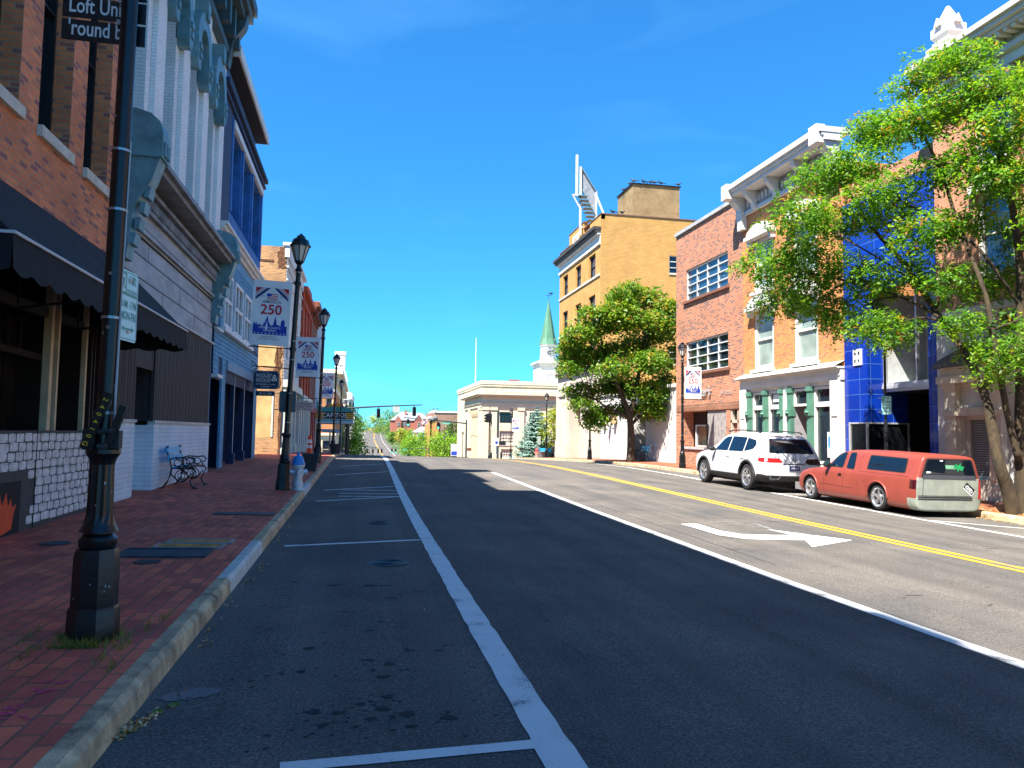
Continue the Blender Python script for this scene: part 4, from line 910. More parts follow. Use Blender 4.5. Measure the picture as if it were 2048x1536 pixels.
# --- orange brick with white window hoods and green columned shopfront
ORB = brick('orange_brick_right', (.62, .235, .062), (.54, .185, .05), (.50, .31, .18), var=.2, c3=(.33, .12, .06), ms=.008)
GREENP = plain('green_paint', (.085, .22, .155), .5, var=.2)
GREYT = plain('grey_trim', (.34, .33, .34), .6, var=.15)
CURT = glass('curtained_glass', (.20, .25, .22), .12, .6, var=.5)
r2 = thing('brick_building', 'orange brick building with arched white window hoods, white cornice and green columned shopfront', 'building', (FR, 26.4, .1))
W2 = [(24.45, 26.0), (27.45, 29.0)]
mb = MB(); G.wall(mb, 22.96, 29.9, 3.6, 11.2, [(a, b_, 4.35, 6.85) for a, b_ in W2] + [(a, b_, 7.65, 9.9) for a, b_ in W2], .2); shell(mb, G, 22.96, 29.9, -.4, 11.3, 14); mb.build('wall', ORB, r2)
for a, b_ in W2:
    for z0, z1 in ((4.35, 6.85), (7.65, 9.9)):
        wd = G.window(r2, a, b_, z0, z1, .10, WHITE, CURT, .17, 1, 2, .09)
        m_ = MB(); c_ = (a+b_)/2; n_ = 12; hw = (b_-a)/2+.2
        m_.prism([(c_-hw, z1+.14)] + [(c_+hw*-math.cos(math.pi*i/n_), z1+.16+.42*math.sin(math.pi*i/n_)) for i in range(n_+1)] + [(c_+hw, z1+.14)], G, -.24, -.002)
        G.box(m_, c_-hw-.04, c_+hw+.04, z1-.02, z1+.14, -.34, -.002)
        for sg in (-1, 1): G.box(m_, c_+sg*(hw-.11)-.1, c_+sg*(hw-.11)+.1, z1-.25, z1-.02, -.22, -.002)
        for k in range(5): G.box(m_, c_-.42+k*.18, c_-.33+k*.18, z1+.24, z1+.32+.04*(2-abs(k-2)), -.265, -.24)
        m_.build('window_hood', WHITE, wd)
        s_ = MB(); G.box(s_, a-.08, b_+.08, z0-.13, z0-.002, -.15, .1); s_.build('sill', WHITE, wd)
mb = MB(); G.box(mb, 22.98, 29.95, 11.15, 11.3, -.14, 0); G.box(mb, 22.98, 29.95, 11.3, 11.95, -.06, 0, 1); G.box(mb, 22.9, 30.0, 11.95, 12.1, -.72, 0); G.box(mb, 22.9, 30.05, 12.1, 12.22, -.8, 0); G.box(mb, 22.88, 30.08, 12.22, 12.42, -.9, .3)
for k in range(22): G.box(mb, 23.2+k*.3, 23.38+k*.3, 11.48, 11.75, -.10, -.06)
mb.build('cornice', [WHITE, GREYT], r2)
for u in (22.98, 24.9, 26.8, 28.5, 29.55):
    mb = MB(); big = u in (22.98, 29.55); z_ = 10.55 if big else 11.2; w_ = .42 if big else .24
    mb.prism([(0, z_), (0, 11.94), (-.66, 11.94), (-.6, 11.75), (-.3, 11.45), (-.22, z_)], lambda d, z, q: G(q, z, d-.003), u, u+w_)
    if big: G.box(mb, u-.03, u+w_+.03, 11.85, 12.5, -.98, -.64)
    mb.build('bracket', WHITE, r2)
mb = MB(); G.box(mb, 22.97, 29.93, 3.55, 3.95, -.16, 0); G.box(mb, 22.95, 29.95, 3.95, 4.02, -.30, 0); mb.quad(G(22.95, 4.02, -.42), G(29.95, 4.02, -.42), G(29.95, 4.22, -.003), G(22.95, 4.22, -.003)); G.box(mb, 22.95, 29.95, 3.99, 4.02, -.42, -.3); G.box(mb, 22.97, 29.93, 3.7, 3.75, -.19, -.16)
for u in (23.0, 29.38): G.box(mb, u, u+.52, -.3, 3.55, -.20, .02); G.box(mb, u+.1, u+.42, 2.3, 3.35, -.23, -.2); G.box(mb, u+.1, u+.42, .5, 2.1, -.23, -.2); G.box(mb, u-.04, u+.56, -.3, .25, -.25, .02)
G.box(mb, 26.3, 26.62, -.3, 3.55, -.12, .06)
G.box(mb, 23.5, 29.4, 3.42, 3.55, -.05, .05)
G.box(mb, 26.6, 29.4, -.3, .55, -.08, .05); G.box(mb, 23.5, 24.75, -.3, .55, -.08, .05); mb.build('shopfront', WHITE, r2)
for u in (29.12, 27.86, 26.62, 26.04, 24.74):
    mb = MB(); G.box(mb, u, u+.24, -.2, 3.42, -.16, .04); G.box(mb, u-.03, u+.27, 2.35, 2.6, -.22, .04); G.box(mb, u-.03, u+.27, -.2, .2, -.2, .04); G.box(mb, u-.03, u+.27, 3.25, 3.42, -.2, .04); mb.lathe([(.05, 0), (.1, .05), (.05, .1)], 8, G(u+.12, 2.42, -.24)); mb.build('column', GREENP, r2)
for a, b_ in ((28.14, 29.1), (26.9, 27.84), (23.55, 24.72)):
    wd = G.window(r2, a, b_, .6, 3.4, .03, WHITE, GLASS, .10, 1, 1, .08); m_ = MB(); G.box(m_, a+.02, b_-.02, 2.66, 2.84, -.03, .06); m_.build('transom', WHITE, wd)
mb = MB(); G.quad(mb, 24.98, 26.04, -.3, 3.42, .9); mb.quad(G(26.03, -.3, 0), G(26.03, 3.4, 0), G(26.03, 3.4, .9), G(26.03, -.3, .9)); mb.quad(G(24.99, -.3, 0), G(24.99, 3.4, 0), G(24.99, 3.4, .9), G(24.99, -.3, .9)); mb.build('porch', GREYT, r2)
dr = G.window(r2, 25.02, 26.0, .0, 2.6, .8, WHITE, GLASS, .13, 1, 1, name='door'); G.window(r2, 25.0, 26.02, 2.72, 3.38, .02, WHITE, GLASS, .09, 1, 1, name='fanlight')
mb = MB(); G.box(mb, 25.1, 25.14, 1.0, 1.25, .68, .72); mb.build('handle', STEEL, dr)
mb = MB(); G.box(mb, 23.72, 24.05, .85, 1.75, .048, .056, 0); G.box(mb, 23.76, 24.0, 1.2, 1.6, .044, .048, 1); G.box(mb, 27.2, 27.6, 2.95, 3.25, .048, .056, 0); mb.build('poster', [SIGNW, plain('poster_blue', (.05, .25, .5), .5)], r2)
# --- red-brown brick with steel windows and script sign
BRR = brick('variegated_red_brick', (.54, .185, .075), (.38, .12, .06), (.42, .30, .22), c3=(.12, .055, .055), var=.22, ms=.012, bias=.05)
PALEF = plain('pale_steel_frame', (.58, .62, .62), .5, var=.1)
COPE = plain('coping_concrete', (.38, .39, .40), .9, var=.25)
r3 = thing('brick_building', 'red brown brick building with two long steel windows and a metal script sign', 'building', (FR, 33.4, .1))
mb = MB(); G.wall(mb, 29.92, 37.0, -.4, 12.1, [(31.28, 35.8, 8.43, 10.05), (31.28, 35.8, 4.68, 6.30), (33.48, 36.35, .98, 2.76, .7), (31.5, 33.48, -.4, 2.76, .12), (30.38, 31.12, -.4, 2.75)], .2)
shell(mb, G, 29.92, 37.0, -.4, 12.1, 13); mb.build('wall', BRR, r3)
mb = MB(); G.box(mb, 29.9, 37.03, 12.1, 12.27, -.10, .35); G.box(mb, 37.03-.3, 37.03, 12.1, 12.27, .35, 13); mb.build('coping', COPE, r3)
GL1 = glass('sky_glass', (.02, .05, .09), .05)
for z0 in (8.43, 4.68):
    wd = G.window(r3, 31.28, 35.8, z0, z0+1.62, .12, PALEF, GL1 if z0 > 8 else GLASS, .06, 4, 4, .045); s_ = MB(); G.box(s_, 31.1, 36.0, z0-.13, z0-.002, -.12, .12); s_.build('sill', plain('brick_sill', (.20, .08, .05), .9), wd)
mb = MB(); G.quad(mb, 33.48, 36.35, .98, 2.76, .68); mb.build('recess', DKINT, r3)
G.window(r3, 33.9, 35.75, 1.0, 2.1, .55, PALEF, GLASSD, .06, 1, 1)
mb = MB(); G.box(mb, 33.4, 36.4, .88, .978, -.08, .7); mb.build('ledge', COPE, r3)
mb = MB(); G.box(mb, 31.52, 33.46, -.4, 2.74, .05, .12)
mb.build('boarded_opening', plain('strand_board', (.36, .33, .31), .9, var=.55, scale=7, stretch=(1, 3, .7)), r3)
mb = MB(); G.box(mb, 30.40, 31.10, 2.15, 2.28, .02, .2); G.box(mb, 30.40, 30.5, -.3, 2.74, .02, .2); G.box(mb, 31.0, 31.10, -.3, 2.74, .02, .2); df = mb.build('door_frame', plain('beige_frame', (.48, .42, .34), .6), r3)
mb = MB(); G.quad(mb, 30.45, 31.05, 2.25, 2.72, .16); mb.build('pane', GLASSD, df)
mb = MB(); G.quad(mb, 30.45, 31.05, -.3, 2.2, .14); mb.build('door', plain('terracotta_door', (.34, .12, .06), .6), df)
mb = MB(); G.box(mb, 29.93, 36.9, 2.78, 3.1, -.03, -.002); mb.build('lintel', brick('soldier_course', (.30, .12, .06), (.22, .085, .05), (.35, .25, .18), bw=.08, bh=.3), r3)
LETM = plain('dull_metal_letters', (.55, .53, .50), .4, metal=.3); mb = MB(); TXT = lambda u, z, d=0: G(-u, z, d)
TXT.facade = 1
mb.text('uter\'s', TXT, -34.15, 3.48, .62, 0, .10, 'LEFT', .018, .88, .35)
mb.text('uter\'s', TXT, -34.15, 3.48, .62, 0, .05, 'LEFT', .018, .88, .35)
mb.build('sign_letters', LETM, r3); mb = MB(); mb.text('SHOE CO.', TXT, -31.95, 3.46, .27, 0, .05, 'LEFT', .006, .95)
mb.build('sign_letters', LETM, r3)
# --- low white shop between the brick and the yellow building
r4 = thing('white_shop', 'low white rendered shop front between the brown brick and yellow buildings, tree in front', 'shop', (FR, 43.5, 0))
mb = MB(); G.wall(mb, 37.02, 49.85, -1, 4.1, [(41.3, 43.4, -1, 3.4, 1.6), (39.2, 40.2, 2.4, 3.0)], .25); shell(mb, G, 37.02, 49.85, -1, 4.1, 13); G.box(mb, 37.0, 49.88, 4.1, 4.3, -.1, .3)
mb.build('wall', plain('white_render', (.56, .54, .51), .8, var=.13, scale=.9, bump=.2), r4)
mb = MB(); G.quad(mb, 41.3, 43.4, -1, 3.4, 1.58); G.quad(mb, 39.2, 40.2, 2.4, 3.0, .23); mb.build('entrance', GREYT, r4)
for u in (46.4, 48.5):
    mb = MB(); G.box(mb, u-.16, u+.16, 2.25, 2.85, -.35, .02); G.box(mb, u-.1, u+.1, 2.85, 2.98, -.2, .02); mb.build('wall_light', plain('tan_box', (.46, .33, .16), .6), r4)
mb = MB(); G.box(mb, 47.0, 47.12, -.4, .9, -.2, .02); mb.build('buttress', STN, r4)
mb = MB()
for k in range(8): mb.box(18+.1*k, 18.6+.1*k, 39+.3*k, 39.28+.3*k, 5.0+.2*k, 5.06+.2*k)
mb.bar((18.0, 39, 4.2), (18.8, 41.4, 7.3), .08, .2); mb.bar((18.6, 39, 4.2), (19.4, 41.4, 7.3), .08, .2); mb.build('roof_stair', BLACKM, r4)
# --- tall yellow brick building
YEL = brick('yellow_brick', (.60, .32, .095), (.50, .26, .07), (.40, .24, .085), bw=.30, bh=.095, ms=.014, var=.2, bias=.1)
TANB = brick('weathered_tan_brick', (.34, .24, .11), (.28, .19, .09), (.26, .19, .11), bw=.30, bh=.095, ms=.014, var=.4, stain=(.10, .075, .045))
STY = plain('warm_stone', (.54, .47, .38), .85, var=.15, scale=1.3)
r5 = thing('yellow_brick_building', 'tall yellow brick building with stone base, dark cornice and roof penthouse', 'building', (FR, 55.5, -.2))
Sy = Fac('-y', 49.9); Y5 = [(51.1, 52.7), (54.7, 56.2), (58.4, 59.9)]; rows = [(12.9, 14.6), (9.7, 11.6), (7.0, 8.6)]
mb = MB(); G.wall(mb, 49.9, 61.0, 6.7, 16.75, [(a, b_, z0, z1) for a, b_ in Y5 for z0, z1 in rows], .25)
sid = [(21.45, 22.25, z, z+1.3) for z in (13.15, 9.85, 6.6)]
Sy.wall(mb, FR, 30, 3, 17.1, sid, .2); mb.quad((FR, 61, -1), (30, 61, -1), (30, 61, 16.7), (FR, 61, 16.7)); mb.quad((30, 49.9, -1), (30, 61, -1), (30, 61, 17), (30, 49.9, 17)); mb.quad((FR+.1, 49.95, 16.6), (30, 49.95, 16.6), (30, 61, 16.6), (FR+.1, 61, 16.6))
G.box(mb, 49.9, 52.5, 16.75, 17.1, .002, .3); G.box(mb, 54, 58, 16.75, 17.6, -.03, .3); mb.build('wall', YEL, r5)
mb = MB(); mb.box(16.35, 30, 49.85, 50.1, 17.1, 17.18); G.box(mb, 49.9, 54, 17.1, 17.16, -.04, .34); G.box(mb, 58, 61.0, 16.75, 16.83, -.04, .34); G.box(mb, 53.9, 58.1, 17.6, 17.68, -.06, .34); mb.build('coping', plain('rusty_coping', (.16, .075, .05), .8), r5)
for a, b_ in Y5:
    for z0, z1 in rows:
        wd = G.window(r5, a, b_, z0, z1, .2, BLACKM, GL1, .07, 1, 2, .05)
for z0 in (12.72, 9.52): mb = MB(); G.box(mb, 50.0, 61, z0, z0+.16, -.08, .0); mb.build('string_course', STY, r5)
for o in sid:
    wd = Sy.window(r5, o[0], o[1], o[2], o[3], .1, WHITE_G, GLASSD, .05, 1, 3, .05); s_ = MB(); Sy.box(s_, o[0]-.05, o[1]+.05, o[2]-.1, o[2]-.002, -.06, .1); s_.build('sill', STY, wd)
mb = MB(); G.box(mb, 49.95, 61.0, 14.95, 15.15, -.12, 0); G.box(mb, 49.95, 61.0, 15.15, 15.65, -.05, 0); G.box(mb, 49.92, 61.1, 15.65, 15.78, -.25, 0); mb.build('frieze', FASC, r5)
mb = MB(); G.box(mb, 49.9, 61.2, 15.78, 15.98, -.42, 0); G.box(mb, 49.88, 61.3, 15.98, 16.2, -.55, 0); mb.build('cornice', plain('dark_cornice', (.05, .042, .036), .6), r5)
mb = MB(); G.box(mb, 55.2, 56.9, 16.45, 17.2, -.08, -.03); mb.text('1917', TXT, -56.05, 16.65, .42, 1, .085, 'CENTER', .01); mb.build('date_stone', [STY, plain('carved_shadow', (.12, .09, .06), .9)], r5)
mb = MB(); G.wall(mb, 49.9, 61.0, -1.2, 4.6, [(54.1, 57.3, -1.2, 4.25, 1.35)], .2, d=-.10); G.box(mb, 49.88, 61.05, 4.6, 5.0, -.22, .0); G.box(mb, 49.9, 61.0, 5.0, 6.2, -.06, 0); G.box(mb, 49.88, 61.1, 6.2, 6.45, -.28, 0); G.box(mb, 49.88, 61.1, 6.45, 6.7, -.4, 0); G.quad(mb, 54.1, 57.3, -1.2, 4.3, 1.24); Sy.quad(mb, FR-.1, FR+1, -1.2, 6.5, -.004)
for a, b_ in ((50.0, 50.7), (53.2, 53.9), (57.5, 58.2), (60.2, 60.95)): G.box(mb, a, b_, -1, 4.6, -.2, -.1); G.box(mb, a-.06, b_+.06, -1, .9, -.26, -.1)
G.box(mb, 55, 56.6, -.9, 1.6, 1.2, 1.25); mb.build('stone_base', STY, r5)
ph = MB(); ph.box(20.6, 24.5, 55, 58.6, 16.6, 21.3); ph.box(24.5, 26.2, 55.3, 58, 16.6, 18.4); pho = ph.build('penthouse', TANB, r5)
ph = MB(); ph.box(20.5, 24.6, 54.9, 58.7, 21.3, 21.38); ph.build('coping', BLACKM, pho)
# --- roof billboard frame
bb = thing('billboard_frame', 'old white steel billboard frame with ladder on the yellow building roof', 'billboard', (16.8, 55, 16.9))
mb = MB(); mb.bar((16.05, 54.2, 16.7), (16.05, 54.2, 22.0), .14, .14); mb.bar((15.75, 54.2, 19.7), (15.75, 54.2, 22.9), .16, .16); mb.bar((17.3, 54.2, 16.7), (17.3, 54.2, 20.2), .12, .12)
mb.bar((15.45, 54.2, 19.7), (16.1, 54.2, 18.6), .1, .1); mb.bar((15.4, 54.2, 19.75), (16.2, 54.2, 19.75), .14, .1)
mb.bar((16.05, 54.2, 17.3), (17.3, 54.2, 17.3), .08, .08); mb.bar((17.25, 54.2, 20.0), (18.0, 53, 18.4 - 1.4), .1, .1); mb.bar((17.3, 54.2, 17.9), (17.9, 53.5, 17.0), .06, .06)
mb.build('frame', WHITE, bb)
mb = MB(); mb.add([(16.12, 54.25, 21.9), (17.22, 54.25, 20.2), (17.30, 54.25, 18.1), (16.95, 54.25, 18.6), (16.5, 54.25, 19.6), (16.12, 54.25, 20.2)], [tuple(range(6))]); mb.add([(16.12, 54.32, 21.9), (17.22, 54.32, 20.2), (17.30, 54.32, 18.1), (16.95, 54.32, 18.6), (16.5, 54.32, 19.6), (16.12, 54.32, 20.2)], [tuple(range(6))])
mb.build('panel', plain('weathered_panel', (.30, .31, .33), .6, var=.3), bb)
mb = MB(); mb.bar((16.1, 54.15, 21.95), (17.25, 54.15, 20.2), .1, .1); mb.bar((16.15, 54.15, 20.2), (17.25, 54.15, 18.3), .07, .07)
for k in range(7): mb.box(15.75+.13*k, 16.45+.13*k, 53.6, 54.2, 19.55-.3*k, 19.62-.3*k)
mb.build('ladder', plain('teal_steel', (.12, .22, .27), .5), bb)
# --- cream bank
BNK = plain('bank_cream', (.60, .53, .37), .7, var=.06, scale=.6)
BNK2 = plain('bank_cream_shadowline', (.48, .40, .25), .8, var=.08)
Bs = Fac('-y', 90.0); Bw = Fac('-x', 14.44)
r6 = thing('bank_building', 'cream classical bank building with pilasters, heavy cornice and panelled parapet', 'bank', (14.44, 90, -1.5))
W6 = [(16.68, 18.35, 2.75, 4.1), (16.68, 18.5, .25, 1.8), (16.9, 18.4, -1.5, -.4), (20.4, 22.2, .25, 4.1), (23.8, 25.6, .25, 4.1), (20.4, 22.2, -1.5, -.4)]
mb = MB(); Bs.wall(mb, 14.44, 40, -4, 7.2, W6, .3); Bw.wall(mb, 90, 113, -4, 7.2, [(92.2, 98.6, -3, 4.2, 1.5)] + [(u, u+.5, 3.2, 6.4) for u in (108.2, 109.8, 111.4)], .3)
mb.quad((14.44, 113, -4), (40, 113, -4), (40, 113, 7.2), (14.44, 113, 7.2)); mb.quad((40, 90, -4), (40, 113, -4), (40, 113, 7.2), (40, 90, 7.2)); mb.quad((14.5, 90.05, 7.2), (40, 90.05, 7.2), (40, 113, 7.2), (14.5, 113, 7.2))
for a, b_ in ((14.5, 15.3), (15.55, 16.3), (18.95, 19.7), (22.6, 23.4)): Bs.box(mb, a, b_, -2, 4.3, -.18, -.002); Bs.box(mb, a-.08, b_+.08, 4.3, 4.62, -.26, -.002); Bs.box(mb, a-.08, b_+.08, -2.2, -1.0, -.24, -.002)
for a, b_ in ((90.3, 91.8), (99, 100.5)): Bw.box(mb, a, b_, -2, 4.3, -.15, -.002); Bw.box(mb, a-.08, b_+.08, 4.3, 4.62, -.2, -.002)
mb.box(14.30, 40, 89.86, 104.5, 4.64, 4.8); mb.box(14.36, 40, 89.92, 104.5, 4.8, 5.12); mb.box(14.2, 40, 89.76, 104.6, 5.12, 5.2)
mb.box(13.85, 40, 89.4, 105, 6.0, 6.16); mb.box(13.7, 40, 89.25, 105.2, 6.16, 6.32); mb.box(14.35, 40, 89.9, 113.1, 7.2, 7.45); mb.box(14.3, 40, 89.85, 113.2, 7.45, 7.9)
Bs.box(mb, 14.44, 40, .0, .18, -.08, -.002)
mb.build('wall', BNK, r6)
mb = MB()
for a, b_ in ((14.9, 16.2), (16.8, 20.0), (20.7, 24.0), (24.6, 28)):
    for z_ in (6.5, 7.02): Bs.box(mb, a, b_, z_, z_+.04, -.03, -.002)
    for u in (a, b_-.04): Bs.box(mb, u, u+.04, 6.54, 7.02, -.03, -.002)
for a, b_ in ((91, 94), (95, 99), (100, 104)):
    for z_ in (6.5, 7.02): Bw.box(mb, a, b_, z_, z_+.04, -.03, -.002)
mb.build('parapet_panel', BNK2, r6)
mb = MB()
for u in (93.4, 95.4, 97.4):
    mb.tube([(14.75, u, -3), (14.75, u, 3.4)], [.42, .38], 14); mb.lathe([(.40, 3.4), (.5, 3.6), (.62, 4.15), (.62, 4.3)], 8, (14.75, u, 0))
mb.build('column', BNK2, r6, smooth=True)
for o in W6:
    Bs.window(r6, *o[:4], .2, BLACKM if o[2] > 2 else FASC, GLASSD if o[2] > 2 or o[0] > 20 else plain('curtain_tan', (.42, .36, .26), .5, var=.3), .07, 5, 4 if o[3]-o[2] > 1.3 else 2, .05)
mb = MB(); mb.box(18.3, 19.5, 92, 93, 7.9, 8.25); mb.build('chimney', plain('chimney_brick', (.22, .09, .07), .9), r6)
mb = MB(); mb.box(14.2, 14.45, 91.0, 91.1, 1.0, 1.05); mb.tube([(14.1, 91.1, 1.0), (13.6, 91.3, 1.25), (13.2, 91.0, .9)], .04, 5); mb.build('wall_bracket', BLACKM, r6)
fp = MB(); fp.tube([(18.9, 125, 9), (18.9, 125, 17.3)], [.12, .06], 8); fp.lathe([(.02, 17.3), (.12, 17.4), (.02, 17.5)], 8, (18.9, 125, 0)); tag(fp.build('flagpole', WHITE), 'bare white flagpole rising above the cream bank roof', 'flagpole')
r6.location = (18.61, 116, -2.38); r6.scale = (1.289,)*3
# --- steeple
VERD = plain('copper_green_roof', (.085, .22, .13), .6, var=.3, scale=.8, stretch=(1, 1, .2))
st = thing('church', 'white church tower with tall green copper spire above the bank roof', 'church', (37.4, 150, -4))
mb = MB(); mb.box(35.6, 40.4, 148, 154, -4, 16.0); mb.box(35.3, 40.7, 147.7, 154.3, 15.5, 15.9); mb.box(35.1, 40.9, 147.4, 154.6, 15.9, 16.3); mb.lathe([(1.8, 16.3), (1.72, 17), (1.6, 19.6), (1.85, 19.7), (1.9, 19.95)], 8, (38, 151, 0), 0, math.pi/8); mb.box(28, 48, 154, 185, -4, 9); mb.build('tower', WHITE, st)
mb = MB(); mb.lathe([(1.98, 19.95), (1.55, 21.3), (.12, 29.2), (.05, 29.6)], 8, (38, 151, 0), 0, math.pi/8)
for k in range(8):
    a = math.pi/8+k*math.pi/4; mb.bar((38+1.9*math.cos(a), 151+1.9*math.sin(a), 20.0), (38+1.55*math.cos(a), 151+1.55*math.sin(a), 21.4), .1, .1); mb.bar((38+1.55*math.cos(a), 151+1.55*math.sin(a), 21.3), (38, 151, 29.2), .1, .1)
sp = mb.build('spire', VERD, st)
mb = MB(); mb.tube([(38, 151, 29.5), (38, 151, 31.2)], .05, 6); mb.bar((37.3, 151, 30.4), (38.7, 151, 30.4), .07, .07); mb.add([(38.1, 151, 30.6), (38.9, 151, 30.7), (38.8, 151, 31.1), (38.3, 151, 31.0)], [(0, 1, 2, 3)]); mb.build('weathervane', BLACKM, sp)
mb = MB(); n = 16; cy_ = 149.36
mb.tube([(38+.62*math.cos(6.2832*i/n), cy_-.06, 18.4+.62*math.sin(6.2832*i/n)) for i in range(n+1)], .09, 5, 0); mb.bar((37.4, cy_-.06, 18.4), (38.6, cy_-.06, 18.4), .08, .08, 0); mb.bar((38, cy_-.06, 17.8), (38, cy_-.06, 19.0), .08, .08, 0)
mb.build('round_window', plain('dark_louver', (.06, .07, .09), .6), st)
mb = MB(); nn = 10
for i in range(nn):
    a0, a1 = math.pi*i/nn, math.pi*(i+1)/nn; mb.prism([(38+1.1*math.cos(a0), 12.6+1.1*math.sin(a0)), (38+1.1*math.cos(a1), 12.6+1.1*math.sin(a1)), (38+1.35*math.cos(a1), 12.6+1.35*math.sin(a1)), (38+1.35*math.cos(a0), 12.6+1.35*math.sin(a0))], lambda u, v, d: (u, 148+d, v), -.12, .02)
for sg in (-1, 1): mb.box(38+sg*1.22-.12, 38+sg*1.22+.12, 147.88, 148, 9.5, 12.6)
mb.box(37.9, 38.1, 147.9, 148, 9.5, 12.4); aw_ = mb.build('arched_window', WHITE_G, st)
mb = MB(); mb.quad((36.9, 147.97, 9.5), (39.1, 147.97, 9.5), (39.1, 147.97, 12.5), (36.9, 147.97, 12.5)); mb.build('louver', plain('pale_louver', (.45, .47, .50), .7), aw_)
# --- pigeons along the roofs
def pigeon(x, y, z, rz, label):
    m_ = MB(); rings = [(-.17, .012, .03), (-.09, .045, .02), (0, .062, .01), (.08, .05, .035), (.115, .03, .075), (.135, .032, .105), (.165, .012, .10), (.19, .004, .095)]
    n = 8; k0 = []
    for (yy, r_, dz) in rings: k0 += [(r_*.85*math.cos(6.2832*j/n), yy, .10+dz+r_*math.sin(6.2832*j/n)) for j in range(n)]
    m_.add(k0, [(i*n+j, i*n+(j+1) % n, (i+1)*n+(j+1) % n, (i+1)*n+j) for i in range(len(rings)-1) for j in range(n)] + [tuple(range(n)), tuple((len(rings)-1)*n+j for j in range(n))])
    m_.add([(-.03, -.15, .12), (.03, -.15, .12), (.045, -.30, .09), (-.045, -.30, .09)], [(0, 1, 2, 3)])
    for s_ in (-1, 1): m_.tube([(s_*.02, .0, .06), (s_*.022, .01, .0)], .006, 4)
    o = m_.build('pigeon', PIG, smooth=True); o.location = (x, y, z); o.rotation_euler = (0, 0, rz); o.scale = (1.5,)*3
    return tag(o, label, 'pigeon', 'pigeons perched on the yellow building')
PIG = plain('pigeon_grey', (.035, .038, .045), .7)
spots = [(20.62, 54.97, 21.38, 1.2, 'dark pigeon on the near corner of the penthouse roof'), (21.45, 54.96, 21.38, 1.9, 'second pigeon from the penthouse near corner, standing upright'),
 (22.05, 54.96, 21.38, -1.4, 'low crouched pigeon at the middle of the penthouse front edge'), (22.35, 54.96, 21.38, 1.4, 'upright pigeon just right of the crouched one on the penthouse'),
 (22.9, 54.96, 21.38, 1.7, 'pigeon right of the upright pair on the penthouse front edge'), (24.4, 54.96, 21.38, -1.5, 'lone pigeon at the far right end of the penthouse edge'),
 (20.56, 55.7, 21.38, .3, 'pigeon just behind the corner on the penthouse side edge'), (20.56, 57.2, 21.38, .4, 'farthest pigeon back along the penthouse side edge'),
 (17.2, 49.98, 17.18, 1.8, 'dark pigeon on the yellow parapet below the penthouse, nearer the corner'), (17.9, 49.98, 17.18, -1.2, 'paler pigeon on the yellow parapet, right of the dark one')]
for s_ in spots: pigeon(*s_)
# ------------------------------------------------------------------ STREET LAMPS
LENS = plain('frosted_lamp_glass', (.58, .56, .50), .3, var=.15)
def make_lamp(label):
    t = thing('street_lamp', label, 'street lamp', (0, 0, 0), 'black street lamps along the pavements')
    m = MB(); o8 = math.pi/8
    m.lathe([(.160, 0), (.158, .20), (.147, .222)], 8, rot=o8); m.lathe([(.143, .222), (.139, .55), (.126, .60)], 8, rot=o8)
    m.lathe([(.105, .60), (.118, .63), (.118, .665), (.09, .70), (.09, .72)], 16)
    m.build('base', BLACK, t, smooth=30)
    m = MB(); n = 24
    def flute(rr_): return rr_
    rings = [(.120, .715), (.098, .76), (.084, .82), (.076, 1.16), (.085, 1.20), (.108, 1.235), (.108, 1.262), (.075, 1.28)]
    k = []
    for r_, z_ in rings:
        for j in range(n): q = r_*(1 - (.10 if j % 2 and .8 < z_ < 1.18 else 0)); k.append((q*math.cos(6.2832*j/n), q*math.sin(6.2832*j/n), z_))
    m.add(k, [(i*n+j, i*n+(j+1) % n, (i+1)*n+(j+1) % n, (i+1)*n+j) for i in range(len(rings)-1) for j in range(n)])
    m.build('fluted_column', BLACK, t)
    m = MB(); m.tube([(0, 0, 1.26), (0, 0, 4.95)], [.060, .052], 16); m.lathe([(.062, 4.9), (.085, 4.95), (.05, 5.0), (.045, 5.06), (.10, 5.12), (.10, 5.15)], 12); m.build('pole', BLACK, t, smooth=35)
    m = MB(); m.lathe([(.09, 5.14), (.195, 5.50)], 8); m.build('lantern', LENS, t)
    m = MB(); m.lathe([(.235, 5.485), (.235, 5.51), (.20, 5.55), (.17, 5.64), (.10, 5.67), (.10, 5.71), (.06, 5.74), (.02, 5.78)], 8)
    for j in range(8):
        a = 6.2832*j/8; m.bar((.092*math.cos(a), .092*math.sin(a), 5.13), (.202*math.cos(a), .202*math.sin(a), 5.5), .02, .02)
    m.build('lantern_cap', BLACK, t)
    m = MB()
    for zz in (1.5, 2.15, 2.9, 3.32, 4.88): m.lathe([(.066, zz), (.066, zz+.018)], 12)
    m.build('strap', STEEL, t)
    return t
def banner_arms(lamp, side=-1):
    m = MB()
    for z_ in (4.64, 3.15):
        m.tube([(side*.05, 0, z_), (side*.95, 0, z_)], .014, 6); m.lathe([(.075, z_-.04), (.075, z_+.04)], 12)
    m.build('banner_arm', BLACKM, lamp, local=True)
lamp1 = make_lamp('nearest black lamp post, carrying a black sign and a green parking sign')
m = MB(); m.box(-.10, -.04, -.11, -.03, 1.26, 1.40); m.box(.05, .11, -.06, .02, 1.27, 1.39); m.tube([(-.02, -.08, 1.38), (.09, -.08, 1.39)], .018, 8); m.tube([(-.01, -.09, 1.28), (.05, -.09, 1.28)], .022, 8); m.build('bracket', plain('corroded_bracket', (.05, .045, .04), .7, var=.6, scale=20), lamp1, local=True)
m = MB(); a, b_ = Vector((-.085, -.125, 1.27)), Vector((.055, -.125, 1.64)); m.bar(a, b_, .012, .055, 0)
dv = (b_-a).normalized(); sd = Vector((dv.z, 0, -dv.x))
